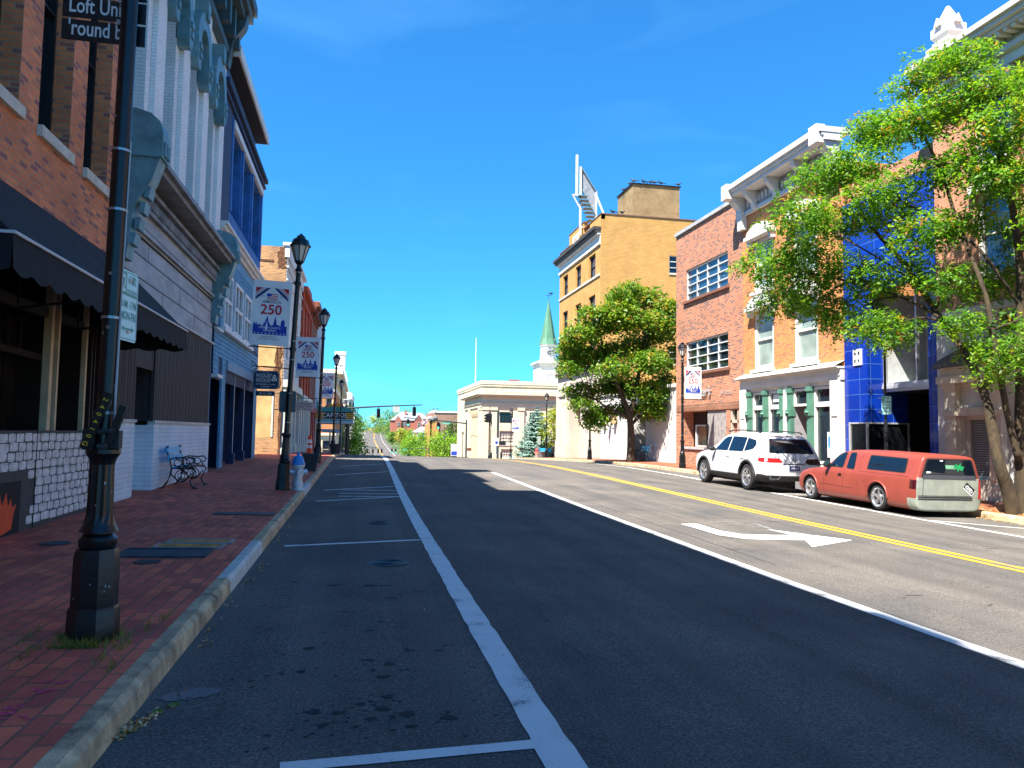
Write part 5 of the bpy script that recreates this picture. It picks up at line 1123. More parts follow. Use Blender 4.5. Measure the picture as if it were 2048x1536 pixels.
for k, ch in enumerate('G014042'):
    c_ = a + dv*(.035+.052*k); m.text(ch, lambda u, v, d: c_ + u*(-sd) * 0 + (u*Vector((0, 0, 0))) + (u*dv*-1 + v*sd) + Vector((0, -.008-d, 0)), 0, -.016, .046, 1, .001, 'CENTER', .004)
m.build('number_plate', [BLACK, plain('yellow_digits', (.95, .55, .02), .5, var=0)], lamp1, local=True)
m = MB(); m.bar((.05, -.06, 1.30), (.13, -.06, 1.56), .045, .045); m.build('stick', BLACK, lamp1, local=True)
m = MB(); m.tube([(.062, -.02, 2.2), (.062, -.02, 1.9), (.064, -.03, 1.62), (.062, -.02, 1.5), (.06, -.02, 1.32)], .008, 6); m.tube([(.062, -.02, 2.2), (.058, 0, 3.4)], .005, 5); m.build('conduit', plain('white_cable', (.5, .5, .5), .6), lamp1, local=True)
rr = random.Random(2)
m = MB()
for _ in range(16):
    a_, z_ = rr.uniform(-2.6, -.3), rr.choice([rr.uniform(.58, .62), rr.uniform(.85, 1.1), rr.uniform(1.5, 4.8), rr.uniform(.24, .5)])
    rad = .062 if z_ > 1.3 else (.084 if z_ > .72 else .146); q = rr.uniform(.003, .008)
    c0 = Vector((rad*math.cos(a_), rad*math.sin(a_), z_)); tx = Vector((-math.sin(a_), math.cos(a_), 0))
    m.add([c0+q*tx, c0+Vector((0, 0, q*1.8)), c0-q*tx*.8, c0-Vector((0, 0, q*1.2))], [(0, 1, 2, 3)])
m.build('chipped_paint', plain('chip', (.45, .47, .48), .8, var=0), lamp1, local=True)
lamp1.location = (-1.71, 5.55, zs(-1.71, 5.55)-.01); lamp1.rotation_euler = (0, R(.5), 0)
LP = [(-1.64, 17.35, 'L', 'black lamp post beside the blue topped hydrant, carrying the largest banner', R(2.2)),
      (-1.5, 28.6, 'L', 'black lamp post behind the dark tub planter, carrying the second banner', R(.9)),
      (-1.5, 44.6, 'L', 'black lamp post before the theatre marquee, carrying the third banner', R(.8)),
      (-1.5, 60.5, '', 'black lamp post standing directly at the CAPITOL marquee', 0),
      (-1.5, 79, '', 'lamp post just past the marquee, lantern level with the marquee top', 0),
      (-1.6, 118, '', 'small lamp post down the hill under the left trees', 0),
      (-1.6, 150, '', 'smallest lamp post far down the hill on the left', 0),
      (14.4, 32.0, 'R', 'black lamp post in front of the brown brick building, carrying the white banner', 0),
      (14.45, 46.2, '', 'lamp post by the white shop, lantern hidden in the tree', 0),
      (16.3, 65, '', 'tall lamp post standing beside the blue spruce', 0),
      (16.5, 82, 'R', 'lamp post carrying the banner against the bank front', 0),
      (15.0, 87.5, '', 'plain lamp post in front of the bank corner pilasters', 0),
      (18.2, 105, '', 'shorter looking lamp post before the bank window with black box', 0),
      (18.0, 133, '', 'lamp post beside the bank flank and signal pole', 0),
      (16.4, 148, '', 'farthest lamp post standing among the roadside trees', 0)]
for x, y, k, lab, tl in LP:
    L_ = make_lamp(lab) if k else dup(lamp_plain if 'lamp_plain' in globals() else lamp1, (0, 0, 0), lab, drop=('bracket', 'number_plate', 'stick', 'conduit', 'chipped_paint'))
    if not k and 'lamp_plain' not in globals(): lamp_plain = L_
    if k: banner_arms(L_, -1 if k == 'L' else 1)
    L_.location = (x, y, zs(x, y)-.02); L_.rotation_euler = (0, tl, 0)

# ------------------------------------------------------------------ banners and signs
BGREY = plain('banner_cloth', (.80, .80, .78), .8, var=.10, scale=4, bump=.35, bscale=5); BRED = plain('banner_red', (.55, .012, .03), .8, var=.1); BNAVY = plain('banner_navy', (.012, .03, .16), .8, var=.1); BBLUE = plain('banner_blue', (.008, .05, .36), .8, var=.1); BWHT = plain('banner_white', (.75, .75, .74), .8, var=.05); BDK = plain('banner_text_grey', (.10, .10, .14), .8, var=.1)
def make_banner(label):
    W_, H_ = .82, 1.46
    f = lambda u, v, d=0: (u, -.012-d-.018*math.sin(v*4.2+.6)*math.sin(u*5)-.004, v)
    m = MB(); nu, nv = 10, 18; k = len(m.v)
    for s_ in (0, 1):
        k = len(m.v); m.v += [f(W_*i/nu, H_*j/nv, -.004*s_) for j in range(nv+1) for i in range(nu+1)]
        for j in range(nv):
            for i in range(nu): m.f.append((k+j*(nu+1)+i, k+j*(nu+1)+i+1, k+(j+1)*(nu+1)+i+1, k+(j+1)*(nu+1)+i)); m.mi.append(0)
    root = m.build('banner', BGREY, None, smooth='all'); tag(root, label, 'banner', 'patriotic banners on the lamp posts')
    m = MB()
    def poly(p, mi, d=.003): m.add([f(u*W_, v*H_, d) for u, v in p], [tuple(range(len(p)))], mi)
    x0, x1 = .07, .93
    for sg in (0, 1):
        X = (lambda u: u) if sg == 0 else (lambda u: 1-u)
        poly([(X(x0), .885), (X(x0+.17), .885), (X(x0), .80)], 0)
        for a_, b2_, mi in ((.195, .215, 0), (.245, .262, 0), (.29, .385, 1)):
            poly([(X(x0+a_), .885), (X(x0+b2_), .885), (X(x0), .885-b2_*.5), (X(x0), .885-a_*.5)], mi)
        for q in range(5):
            t_ = (q+.5)/5; cu, cv = x0+.337*t_, .885-.1685*(1-t_); poly([(X(cu-.012), cv), (X(cu), cv-.007), (X(cu+.012), cv), (X(cu), cv+.007)], 3, .005)
    fl = (.36, .65, .71, .80)
    for k in range(7):
        a_, b2_ = fl[2]+(fl[3]-fl[2])*k/7, fl[2]+(fl[3]-fl[2])*(k+1)/7
        poly([(fl[0], a_), (fl[1], a_-.006), (fl[1], b2_-.006), (fl[0], b2_)], 0 if k % 2 == 0 else 3)
    poly([(.36, .755), (.485, .753), (.485, .80), (.36, .80)], 2, .005)
    T = lambda s_, u, v, h, mi, bold=.0, sx=1: m.text(s_, f, u*W_, v*H_, h, mi, .005, 'CENTER', bold, sx)
    T('1776', .27, .745, .035, 5); T('2026', .74, .745, .035, 5)
    T('AMERICA', .5, .650, .098, 5, .010, .98)
    T('250', .5, .482, .31, 3, .05, 1.0)
    m.text('250', f, .5*W_, .482*H_, .31, 0, .007, 'CENTER', .018, 1.0)
    sk = [(.06, .165), (.06, .325), (.10, .345), (.135, .31), (.14, .345), (.16, .345), (.165, .305), (.22, .325), (.27, .30), (.31, .30), (.33, .335), (.36, .355), (.385, .40), (.40, .43), (.415, .475), (.43, .43), (.44, .40), (.455, .36), (.50, .325), (.53, .305), (.58, .325), (.60, .38), (.615, .42), (.63, .47), (.645, .42), (.66, .38), (.67, .325), (.72, .325), (.77, .30), (.78, .37), (.79, .385), (.83, .415), (.87, .385), (.88, .37), (.88, .31), (.94, .31), (.94, .165)]
    base_ = .165
    for a_, b2_ in zip(sk[1:-1], sk[2:-1]): 
        if b2_[0]-a_[0] > .001: poly([(a_[0], base_), (b2_[0], base_), b2_, a_], 4)
    T('GREENE COUNTY,', .5, .258, .062, 3, .006, .92); T('TENNESSEE', .5, .215, .058, 3, .006, .95)
    for k in range(9):
        cu, cv = .115+.096*k, .185; pts = []
        for j in range(10): r_ = .020 if j % 2 == 0 else .009; a_ = math.pi/2+j*math.pi/5; pts.append((cu+r_*1.25*math.cos(a_), cv+r_*.75*math.sin(a_)))
        poly(pts, 3, .005)
    T('SPONSORED BY', .5, .120, .048, 5); T('TUSCULUM UNIVERSITY', .5, .086, .052, 5, 0, .82)
    m.build('emblem', [BRED, BNAVY, BBLUE, BWHT, BBLUE, BDK], root, local=True)
    return root
bn = make_banner('largest and nearest banner, hung from the lamp post by the hydrant')
def place_banner(o, x, y, z, tl=0): o.location = (x, y, z); o.rotation_euler = (0, tl, 0)
q = R(2.2); lx, lz = -1.64, zs(-1.64, 17.35); place_banner(bn, lx-.93+3.15*math.sin(q), 17.33, lz+3.17+.03, q)
for (x, y, lab) in ((-1.5-.93+.05, 28.58, 'second banner along the left pavement, in front of the red brick building'), (-1.5-.93+.05, 44.58, 'third and smallest banner on the left, above the CAPITOL marquee'), (14.4+.09, 31.98, 'sunlit white banner before the brown brick building across the street'), (16.5+.09, 81.98, 'tiny sunlit banner in front of the bank windows')):
    place_banner(dup(bn, (0, 0, 0), lab), x, y, zs(x, y)+3.16, R(.8) if x < 0 else 0)
# hanging black sign on lamp 1
sg_ = thing('hanging_sign', 'black boards reading Loft Unit and round back, high on the nearest lamp post', 'sign', (-1.71, 5.63, 4.2))
for k, (tx, z0) in enumerate((("'round bac", 4.27), ('Loft Unit', 4.435), ('Available', 4.60))):
    m = MB(); m.box(-2.13, -1.585, 5.625, 5.64, z0, z0+.145); bo = m.build('board', BLACK, sg_)
    m = MB(); m.text(tx, lambda u, v, d=0: (u, 5.622-d, v), -2.085, z0+.032, .158, 0, .001, 'LEFT', .013, .66); m.build('lettering', SIGNW, bo)
for z_ in (4.40, 4.56): m = MB(); m.box(-1.77, -1.64, 5.60, 5.625, z_, z_+.035); m.build('clamp', STEEL, sg_)
# parking sign on lamp 1, turned to face the road
SGRN = plain('sign_green', (.006, .30, .30), .4, var=.05); SGW = plain('sign_sheeting', (.46, .84, .88), .35, var=.06)
def parking_sign(label, loc, rz, h=.50, w_=.30, back=False):
    o = thing('parking_sign', label, 'parking sign', loc, 'two hour parking signs on lamp posts'); o.rotation_euler = (0, 0, rz)
    m = MB(); c = .03; p = []
    for (cu, cz, a0) in ((w_-c, h-c, 0), (c, h-c, 90), (c, c, 180), (w_-c, c, 270)):
        for k in range(4): a = R(a0+30*k); p.append((cu+c*math.cos(a), cz+c*math.sin(a)))
    f = lambda u, v, d=0: (u, -d, v)
    m.prism(p, f, 0, .004, 0); m.build('plate', [SGW if not back else plain('bare_aluminium', (.10, .11, .11), .5, var=.2)], o, local=True)
    if not back:
        m = MB(); s_ = .006
        for a, b_, c_, d_ in ((.012, w_-.012, .012, .012+s_), (.012, w_-.012, h-.012-s_, h-.012), (.012, .012+s_, .02, h-.02), (w_-.012-s_, w_-.012, .02, h-.02)): m.quad(f(a, c_, .006), f(b_, c_, .006), f(b_, d_, .006), f(a, d_, .006), 0)
        m.quad(f(.022, h*.64, .006), f(.105, h*.64, .006), f(.105, h-.022, .006), f(.022, h-.022, .006), 0); m.quad(f(.105, h*.64, .006), f(w_-.022, h*.64, .006), f(w_-.022, h*.74, .006), f(.105, h*.74, .006), 0)
        m.text('2', f, .062, h*.69, .17, 1, .008, 'CENTER', .01, .75); m.text('HR', f, .20, h*.82, .085, 0, .008, 'CENTER', .012); m.text('PARKING', f, .20, h*.665, .055, 1, .008, 'CENTER', .006, .8)
        m.text('8 AM - 5 PM', f, w_/2, h*.47, .075, 0, .007, 'CENTER', .012, .62); m.text('MON-FRI', f, w_/2, h*.30, .082, 0, .007, 'CENTER', .012, .75)
        m.add([f(*q_, .007) for q_ in ((.05, h*.17), (.09, h*.215), (.09, h*.185), (.21, h*.185), (.21, h*.215), (.25, h*.17), (.21, h*.125), (.21, h*.155), (.09, h*.155), (.09, h*.125))], [tuple(range(10))], 0)
        m.build('lettering', [SGRN, SGW], o, local=True)
    m = MB()
    for z_ in (h*.13, h*.87): m = MB(); m.tube([(w_*.5, .008, z_), (-.02, .014, z_), (-.10, .02, z_)], .012, 6); m.box(w_*.45, w_*.55, -.012, .012, z_-.012, z_+.012); m.build('clamp', STEEL, o, local=True)
    return o
parking_sign('green and white two hour parking sign on the nearest lamp post', (-1.66, 5.58, 2.16), R(83))
parking_sign('small two hour parking sign on the black post behind the red pickup', (14.28, 18.50, 2.22), R(0), .52, .31)
m = MB(); x, y = 14.45, 18.56; m.tube([(x, y, zs(x, y)-.1), (x, y, 2.0)], .055, 10); m.tube([(x, y, 2.0), (x, y, 4.4)], .035, 8); m.lathe([(.09, 0), (.09, .3), (.055, .36)], 10, (x, y, zs(x, y))); tag(m.build('sign_post', BLACKM), 'black post behind the red pickup, holding a parking sign', 'sign post')
parking_sign('dark unprinted back of a parking sign on the lamp post by the hydrant', (-1.78, 17.45, zs(-1.6, 17)+1.72), 0, .47, .36, True)
# hanging signs
hs = thing('hanging_sign', 'navy board with clipped corners reading WOOLSEY & WOOLSEY on an iron bracket', 'sign', (-4.1, 30.3, 3.0))
m = MB(); m.tube([(-4.2, 30.3, 4.0), (-2.75, 30.3, 3.92)], .022, 6); m.tube([(-4.2, 30.3, 4.2), (-3.95, 30.3, 4.0)], .018, 6); m.tube([(-4.2, 30.3, 3.7), (-3.9, 30.3, 3.99)], .018, 6)
for u in (-3.9, -3.35): m.tube([(u, 30.3, 3.97), (u, 30.3, 3.8)], .008, 5)
m.build('bracket', BLACKM, hs)
oct_ = [(-4.12, 3.22), (-4.02, 3.10), (-3.22, 3.10), (-3.12, 3.22), (-3.12, 3.70), (-3.22, 3.82), (-4.02, 3.82), (-4.12, 3.70)]
HS = lambda u, v, d=0: (u, 30.28-d, v)
WNAVY = plain('sign_navy', (.012, .025, .075), .5, var=.1); CRM_ = plain('sign_cream', (.90, .86, .72), .5, var=.05)
m = MB(); m.prism(oct_, HS, -.04, 0); bo = m.build('board', WNAVY, hs)
m = MB()
oc2 = [(-3.62+(u+3.62)*.95, 3.46+(v-3.46)*.93) for u, v in oct_]
for i in range(8): m.bar(HS(*oc2[i], .003), HS(*oc2[(i+1) % 8], .003), .012, .006)
m.text('WOOLSEY', HS, -3.99, 3.58, .17, 0, .004, 'LEFT', .004, .74); m.text('WOOLSEY', HS, -3.99, 3.40, .17, 0, .004, 'LEFT', .004, .74); m.text('&', HS, -3.29, 3.42, .36, 0, .004, 'CENTER', .004)
m.text('EST. 1957', HS, -3.62, 3.735, .05, 0, .004); m.text('ATTORNEYS AT LAW', HS, -3.62, 3.26, .075, 0, .004, 'CENTER', .004); m.box(-3.78, -3.46, 30.272, 30.277, 3.19, 3.205); m.box(-3.99, -3.45, 30.272, 30.277, 3.375, 3.383); m.box(-3.99, -3.45, 30.272, 30.277, 3.555, 3.563)
m.build('lettering', CRM_, bo)
m = MB(); m.box(-3.98, -3.27, 30.29, 30.32, 2.84, 3.03); b2_ = m.build('lower_board', WNAVY, hs); m = MB(); m.text('423 237 7000', HS, -3.62, 2.905, .085, 0, -.006, 'CENTER', .004); m.build('lettering', CRM_, b2_)
hs = thing('hanging_sign', 'small cream oval sign reading Chesnut Law Office on an iron bracket', 'sign', (-3.4, 44.5, 2.8))
m = MB(); m.tube([(-3.6, 44.5, 3.38), (-2.45, 44.5, 3.36)], .022, 6)
for u in (-3.3, -2.75): m.tube([(u, 44.5, 3.37), (u, 44.5, 3.2)], .008, 5)
m.build('bracket', BLACKM, hs)
H2 = lambda u, v, d=0: (u, 44.48-d, v)
pl = [(-3.5, 2.78), (-3.42, 2.68), (-2.78, 2.62), (-2.66, 2.75), (-2.62, 2.98), (-2.7, 3.12), (-2.9, 3.18), (-3.05, 3.26), (-3.2, 3.18), (-3.42, 3.12), (-3.52, 2.98)]
m = MB(); m.prism(pl, H2, -.04, 0); bo = m.build('board', plain('sign_pinkish_cream', (.52, .44, .40), .5, var=.08), hs)
m = MB(); m.text('Chesnut', H2, -3.06, 2.99, .19, 0, .004, 'CENTER', .006, .95); m.text('Law Office', H2, -3.06, 2.84, .17, 0, .004, 'CENTER', .006, .95); m.text('423-639', H2, -3.0, 2.70, .12, 0, .004); m.build('lettering', plain('sign_maroon', (.10, .03, .03), .5), bo)
# ------------------------------------------------------------------ bench, hydrants, tubs, cone
BLUES = plain('blue_slats', (.05, .50, .85), .45, var=.15)
def ring(m, c, r_, rad=.012, ax='x', n=14):
    m.tube([(c[0], c[1]+r_*math.cos(6.2832*i/n), c[2]+r_*math.sin(6.2832*i/n)) if ax == 'x' else (c[0]+r_*math.cos(6.2832*i/n), c[1], c[2]+r_*math.sin(6.2832*i/n)) for i in range(n+1)], rad, 5, cap=False)
def make_bench(label, L=1.15):
    t = thing('bench', label, 'bench', (0, 0, 0), 'cast iron benches with blue slats')
    for y in (0, L):                                   # cast iron ends, bench faces +x
        m = MB()
        m.tube([(-.02, y, .86), (.0, y, .90), (-.05, y, .88), (-.06, y, .82), (-.02, y, .78), (.04, y, .60), (.08, y, .44), (.06, y, .30), (.0, y, .14), (-.08, y, .03), (-.13, y, .01)], .020, 6)
        m.tube([(.08, y, .44), (.3, y, .42), (.52, y, .43), (.56, y, .38), (.50, y, .26), (.46, y, .16), (.50, y, .06), (.57, y, .01)], .020, 6)
        m.tube([(.04, y, .62), (.16, y, .66), (.36, y, .65), (.50, y, .66), (.55, y, .60), (.52, y, .54), (.44, y, .56), (.50, y, .44)], .017, 6)
        ring(m, (.20, y, .55), .075, .011, 'y'); ring(m, (.36, y, .55), .07, .011, 'y'); ring(m, (.28, y, .27), .125, .013, 'y'); ring(m, (.28, y, .27), .07, .010, 'y')
        m.tube([(.06, y, .32), (.16, y, .22), (.28, y, .14), (.40, y, .22), (.50, y, .34)], .014, 6); m.tube([(.28, y, .14), (.28, y, .40)], .012, 6); m.tube([(.10, y, .50), (.20, y, .46), (.30, y, .52), (.40, y, .47)], .010, 5)
        m.tube([(.16, y, .64), (.24, y, .58), (.32, y, .62)], .01, 5)
        m.box(-.17, -.06, y-.03, y+.03, 0, .025); m.box(.50, .62, y-.03, y+.03, 0, .025)
        m.build('end_frame', BLACK, t, local=True)
    for k in range(2): m = MB(); m.bar((-.035+.05*k, -.02, .81-.165*k), (-.035+.05*k, L+.02, .81-.165*k), .024, .135); o_ = m.build('back_slat', BLUES, t, local=True)
    for k in range(4): m = MB(); m.box(.10+.11*k, .19+.11*k, -.02, L+.02, .445, .468); m.build('seat_slat', BLACK if k else BLUES, t, local=True)
    m = MB(); m.bar((.3, 0, .2), (.3, L, .2), .02, .02); m.build('tie_bar', BLACK, t, local=True)
    return t
be = make_bench('ornate iron bench with blue back slats against the white brick base'); be.location = (-3.98, 17.15, zs(-3.9, 17.6)-.01)
d_ = dup(be, (15.75, 40.6, zs(15.6, 40)-.01), 'blue slatted iron bench in the tree shade by the white shop', (0, 0, math.pi))
dup(be, (15.9, 66.0, zs(16, 66)-.01), 'dark bench in front of the blue spruce near the red hydrant', (0, 0, math.pi/2+math.pi))
HSIL = plain('hydrant_silver', (.66, .68, .70), .38, metal=.35, var=.2); HBLU = plain('hydrant_blue', (.02, .24, .62), .4, var=.15); HRED = plain('hydrant_red', (.55, .02, .04), .4)
def make_hydrant(label, cm, bm):
    t = thing('fire_hydrant', label, 'fire hydrant')
    m = MB(); m.lathe([(.15, 0), (.15, .03), (.115, .05), (.115, .10), (.13, .11), (.13, .15), (.105, .17), (.10, .46), (.12, .48), (.12, .52), (.145, .53), (.145, .565)], 16); m.build('barrel', bm, t, smooth=35, local=True)
    m = MB(); m.lathe([(.155, .565), (.155, .60), (.135, .61), (.125, .68), (.10, .735), (.06, .765), (.035, .775), (.035, .83), (.02, .84)], 14); m.build('bonnet', cm, t, smooth=35, local=True)
    for (dx, dy, r_, L_) in ((1, 0, .055, .17), (-1, 0, .055, .17), (0, -1, .07, .16)):
        m = MB(); z_ = .40
        m.tube([(dx*.08, dy*.08, z_), (dx*L_, dy*L_, z_)], r_, 10); m.tube([(dx*L_, dy*L_, z_), (dx*(L_+.03), dy*(L_+.03), z_)], r_*1.2, 8); m.tube([(dx*(L_+.03), dy*(L_+.03), z_), (dx*(L_+.06), dy*(L_+.06), z_)], .02, 5); m.build('nozzle', bm, t, smooth=35, local=True)
    m = MB(); 
    for k in range(8): a = 6.2832*k/8; m.lathe([(.012, .0), (.012, .03)], 6, (.135*math.cos(a), .135*math.sin(a), .5))
    m.build('bolts', bm, t, local=True)
    return t
h1 = make_hydrant('silver fire hydrant with bright blue bonnet on the left pavement', HBLU, HSIL); h1.location = (-1.33, 17.45, zs(-1.4, 17.4)-.01); h1.rotation_euler = (0, 0, R(25))
h2 = make_hydrant('distant pink and red fire hydrant before the blue spruce', HRED, plain('hydrant_pink', (.55, .28, .24), .5)); h2.location = (14.6, 61.5, zs(14.7, 61.5)-.01)
TUB = plain('dark_tub', (.028, .036, .044), .6, var=.2)
def tub(name, label, x, y, s_, n=4, cat='planter', plant=0, mat=None, grp='dark tubs on the pavement'):
    m = MB(); m.lathe([(.24, 0), (.34, .50), (.38, .50), (.38, .57), (.33, .57), (.30, .48)], n, rot=math.pi/4 if n == 4 else 0)
    o = m.build(name, mat or TUB); o.location = (x, y, zs(x, y)-.005); o.scale = (s_,)*3; tag(o, label, cat, grp)
    m = MB(); m.lathe([(.31, .47), (.31, .50)], n, rot=math.pi/4 if n == 4 else 0); m.build('soil', plain('potting_soil', (.03, .022, .015), .95), o, local=True)
    return o
tub('planter', 'square dark tub planter just behind the blue topped hydrant', -1.45, 23.9, .95)
tub('planter', 'round dark tub on the kerb near the theatre marquee posts', -1.25, 41.5, .95, 14)
tub('planter', 'grey round planter beside the lamp post at the blue spruce', 15.35, 63, .92, 14, mat=plain('grey_planter', (.16, .17, .18), .7))
CONO = plain('cone_orange', (.85, .075, .01), .5, var=.06); CONW = plain('cone_white', (.75, .73, .70), .4, var=.06)
m = MB(); x, y = -2.15, 34.2; zb = zs(x, y); m.box(x-.2, x+.2, y-.2, y+.2, zb, zb+.04, 0)
for a, b_, ra, rb, mi in ((.04, .38, .135, .115, 0), (.38, .52, .115, .107, 1), (.52, .60, .107, .102, 0), (.60, .76, .102, .093, 1), (.76, .90, .093, .08, 0), (.90, .97, .05, .045, 0)): m.lathe([(ra, a), (rb, b_)], 14, (x, y, zb), mi)
tag(m.build('traffic_cone', [CONO, CONW]), 'tall orange traffic cone with two white bands on the left pavement', 'traffic cone')
m = MB(); x, y = -1.75, 46.5; zb = zs(x, y); m.tube([(x, y, zb), (x, y, zb+1.35)], .05, 8); m.box(x-.5, x+.55, y-.03, y+.03, zb+1.22, zb+1.42, 1); m.box(x-.12, x+.12, y-.12, y+.12, zb, zb+.05, 0); tag(m.build('wayfinding_sign', [STEEL, plain('pale_blue_sign', (.25, .42, .55), .5)]), 'low grey post with pale blue name board near the theatre', 'sign')
# pavement covers
def cover(name, lab, x0, x1, y0, y1, mat, frame=True):
    m = MB(); z = lambda x, y: zs(x, y)
    m.add([(x0, y0, z(x0, y0)+.004), (x1, y0, z(x1, y0)+.004), (x1, y1, z(x1, y1)+.004), (x0, y1, z(x0, y1)+.004), (x0, y0, z(x0, y0)+.014), (x1, y0, z(x1, y0)+.014), (x1, y1, z(x1, y1)+.014), (x0, y1, z(x0, y1)+.014)], [(0, 3, 2, 1), (4, 5, 6, 7), (0, 1, 5, 4), (1, 2, 6, 5), (2, 3, 7, 6), (3, 0, 4, 7)])
    o = tag(m.build(name, mat), lab, 'utility cover', 'utility covers let into the left pavement')
    if frame:
        m = MB()
        for a, b_ in (((x0, y0), (x1, y0)), ((x1, y0), (x1, y1)), ((x1, y1), (x0, y1)), ((x0, y1), (x0, y0))): m.bar((a[0], a[1], z(*a)+.012), (b_[0], b_[1], z(*b_)+.012), .035, .022)
        m.build('rim', STEEL if mat is RUST else IRON, o)
    return o
cover('utility_cover', 'large dark slate cover plate, nearest of the row before the rusty plates', -2.52, -1.62, 8.72, 9.24, IRON)
cover('utility_cover', 'rusty orange cover plate directly behind the dark slate plate', -2.28, -1.55, 9.32, 9.62, RUST)
cover('utility_cover', 'rusty orange cover plate, farther of the two rusty ones', -2.22, -1.5, 9.70, 9.98, RUST)
cover('utility_cover', 'long narrow dark plate farther up the left pavement', -2.25, -1.32, 12.65, 12.98, IRON, False)
m = MB(); x, y = -3.42, 9.66; m.lathe([(.16, .004), (.16, .012), (.14, .014)], 20, (x, y, zs(x, y))); tag(m.build('manhole_cover', IRON), 'small round iron cover in the pavement near the hoarding', 'manhole cover')
m = MB(); x, y = -2.12, 8.45; m.lathe([(.13, .004), (.13, .010)], 18, (x, y, zs(x, y))); tag(m.build('manhole_cover', plain('oily_iron', (.05, .035, .035), .7)), 'small round cover just before the large slate plate', 'manhole cover')
# blue ball edge at the far left
m = MB(); m.lathe([(.05, 0), (.06, .25), (.16, .30), (.155, .36), (.13, .44), (.08, .50), (.02, .52)], 16, (-2.63, 5.42, zs(-2.6, 5.4))); tag(m.build('blue_bollard', HBLU, smooth=True), 'rounded bright blue bollard cap cut off at the left picture edge', 'bollard')
# spray paint marks on the pavement
rr = random.Random(11); m = MB()
def pblob(x, y, rx, ry, n=12):
    m.add([(x+rx*math.cos(a)*rr.uniform(.7, 1.15), y+ry*math.sin(a)*rr.uniform(.7, 1.15), zs(x, y)+.0035+rr.uniform(0, .001)) for a in [6.2832*i/n for i in range(n)]], [tuple(range(n))])
for x, y, a, b_ in ((-1.62, 4.62, .05, .03), (-1.60, 4.5, .045, .035), (-1.75, 4.12, .05, .03), (-1.66, 4.16, .06, .02), (-1.58, 4.10, .05, .02), (-1.68, 4.02, .05, .025), (-1.63, 4.22, .03, .05), (-1.66, 3.78, .06, .035), (-1.60, 3.86, .04, .04)): 
    for _ in range(4): pblob(x+rr.gauss(0, .03), y+rr.gauss(0, .03), a*rr.uniform(.3, .7), b_*rr.uniform(.3, .7))
tag(m.build('spray_marks', plain('pink_spray', (.85, .07, .16), .8, var=.5, scale=40)), kind='stuff')
# grass in the joints, fallen leaves
def leaves_mesh(name, C_, Nrm, L_, Wd, tone, mat, parent=None):
    """flat leaves: centre, normal, length, width, tone"""
    n = len(C_); rng = np.random.default_rng(len(C_)); Nrm = Nrm/np.linalg.norm(Nrm, axis=1)[:, None]
    t_ = rng.normal(size=(n, 3)); t_ -= (t_*Nrm).sum(1)[:, None]*Nrm; t_ /= np.linalg.norm(t_, axis=1)[:, None]
    b_ = np.cross(Nrm, t_); V = np.empty((n, 4, 3)); L_ = np.broadcast_to(L_, (n,))[:, None]; Wd = np.broadcast_to(Wd, (n,))[:, None]
    V[:, 0] = C_-t_*L_/2; V[:, 1] = C_+b_*Wd/2-Nrm*L_*.08; V[:, 2] = C_+t_*L_/2-Nrm*L_*.12; V[:, 3] = C_-b_*Wd/2-Nrm*L_*.08
    return leaf_obj(name, V, tone, mat, parent)
def leaf_obj(name, V, tone, mat, parent=None):
    n, kk = V.shape[0], V.shape[1]; me = bpy.data.meshes.new(name); off = np.array(parent_off(parent)) if parent else np.zeros(3)
    me.vertices.add(n*kk); me.vertices.foreach_set('co', (V-off).reshape(-1)); me.loops.add(n*kk); me.loops.foreach_set('vertex_index', np.arange(n*kk, dtype=np.int32))
    me.polygons.add(n); me.polygons.foreach_set('loop_start', np.arange(0, n*kk, kk, dtype=np.int32)); me.polygons.foreach_set('loop_total', np.full(n, kk, dtype=np.int32))
    at = me.attributes.new('tone', 'FLOAT', 'POINT'); at.data.foreach_set('value', np.repeat(np.clip(tone, 0, 1), kk).astype(np.float32))
    me.materials.append(mat); me.update(); me.validate()
    o = bpy.data.objects.new(name, me); COL.objects.link(o)
    if parent: o.parent = parent
    return o
rng = np.random.default_rng(4)
P_ = []
for _ in range(260): a = rng.uniform(0, 6.28); r_ = .155+abs(rng.normal(0, .035)); P_.append((-1.71+r_*math.cos(a), 5.55+r_*math.sin(a)))
for _ in range(260): P_.append((-1.72+rng.normal(0, .10), 5.28+abs(rng.normal(0, .04))))
for cx_, cy_ in ((-1.45, 5.3), (-1.42, 5.75), (-1.95, 5.1), (-1.5, 5.0), (-1.38, 6.1), (-2.1, 5.6), (-1.4, 4.9)):
    for _ in range(22): P_.append((cx_+rng.normal(0, .015), cy_+rng.normal(0, .10)))
V = []
for x, y in P_:
    h_ = abs(rng.normal(.036, .018)) + .008; a = rng.uniform(0, 6.28); lean = rng.normal(0, .03, 2); w2 = .004; z0 = zs(x, y)
    V.append([(x-w2*math.cos(a), y-w2*math.sin(a), z0), (x+w2*math.cos(a), y+w2*math.sin(a), z0), (x+lean[0], y+lean[1], z0+h_)])
tag(leaf_obj('grass', np.array(V), rng.random(len(V)), GRASSM), kind='stuff')
C_ = []
for _ in range(230): q_ = rng.normal(0, 1, 2); C_.append((-1.105+.022*q_[0]+.03*q_[1], 4.30+.085*q_[1], 0))
for cx_, cy_, n_ in ((-1.12, 6.2, 14), (-1.08, 5.85, 26), (-1.04, 8.8, 16), (-1.07, 9.1, 16), (-1.11, 8.15, 22), (-1.07, 12.4, 20), (-1.0, 4.75, 6), (-1.12, 7.2, 10), (-1.1, 11, 10)):
    for _ in range(n_): C_.append((cx_+abs(rng.normal(0, .04)), cy_+rng.normal(0, .12), 0))
for _ in range(120): C_.append((rng.uniform(-3.9, -1.4), rng.uniform(4, 16), 1))
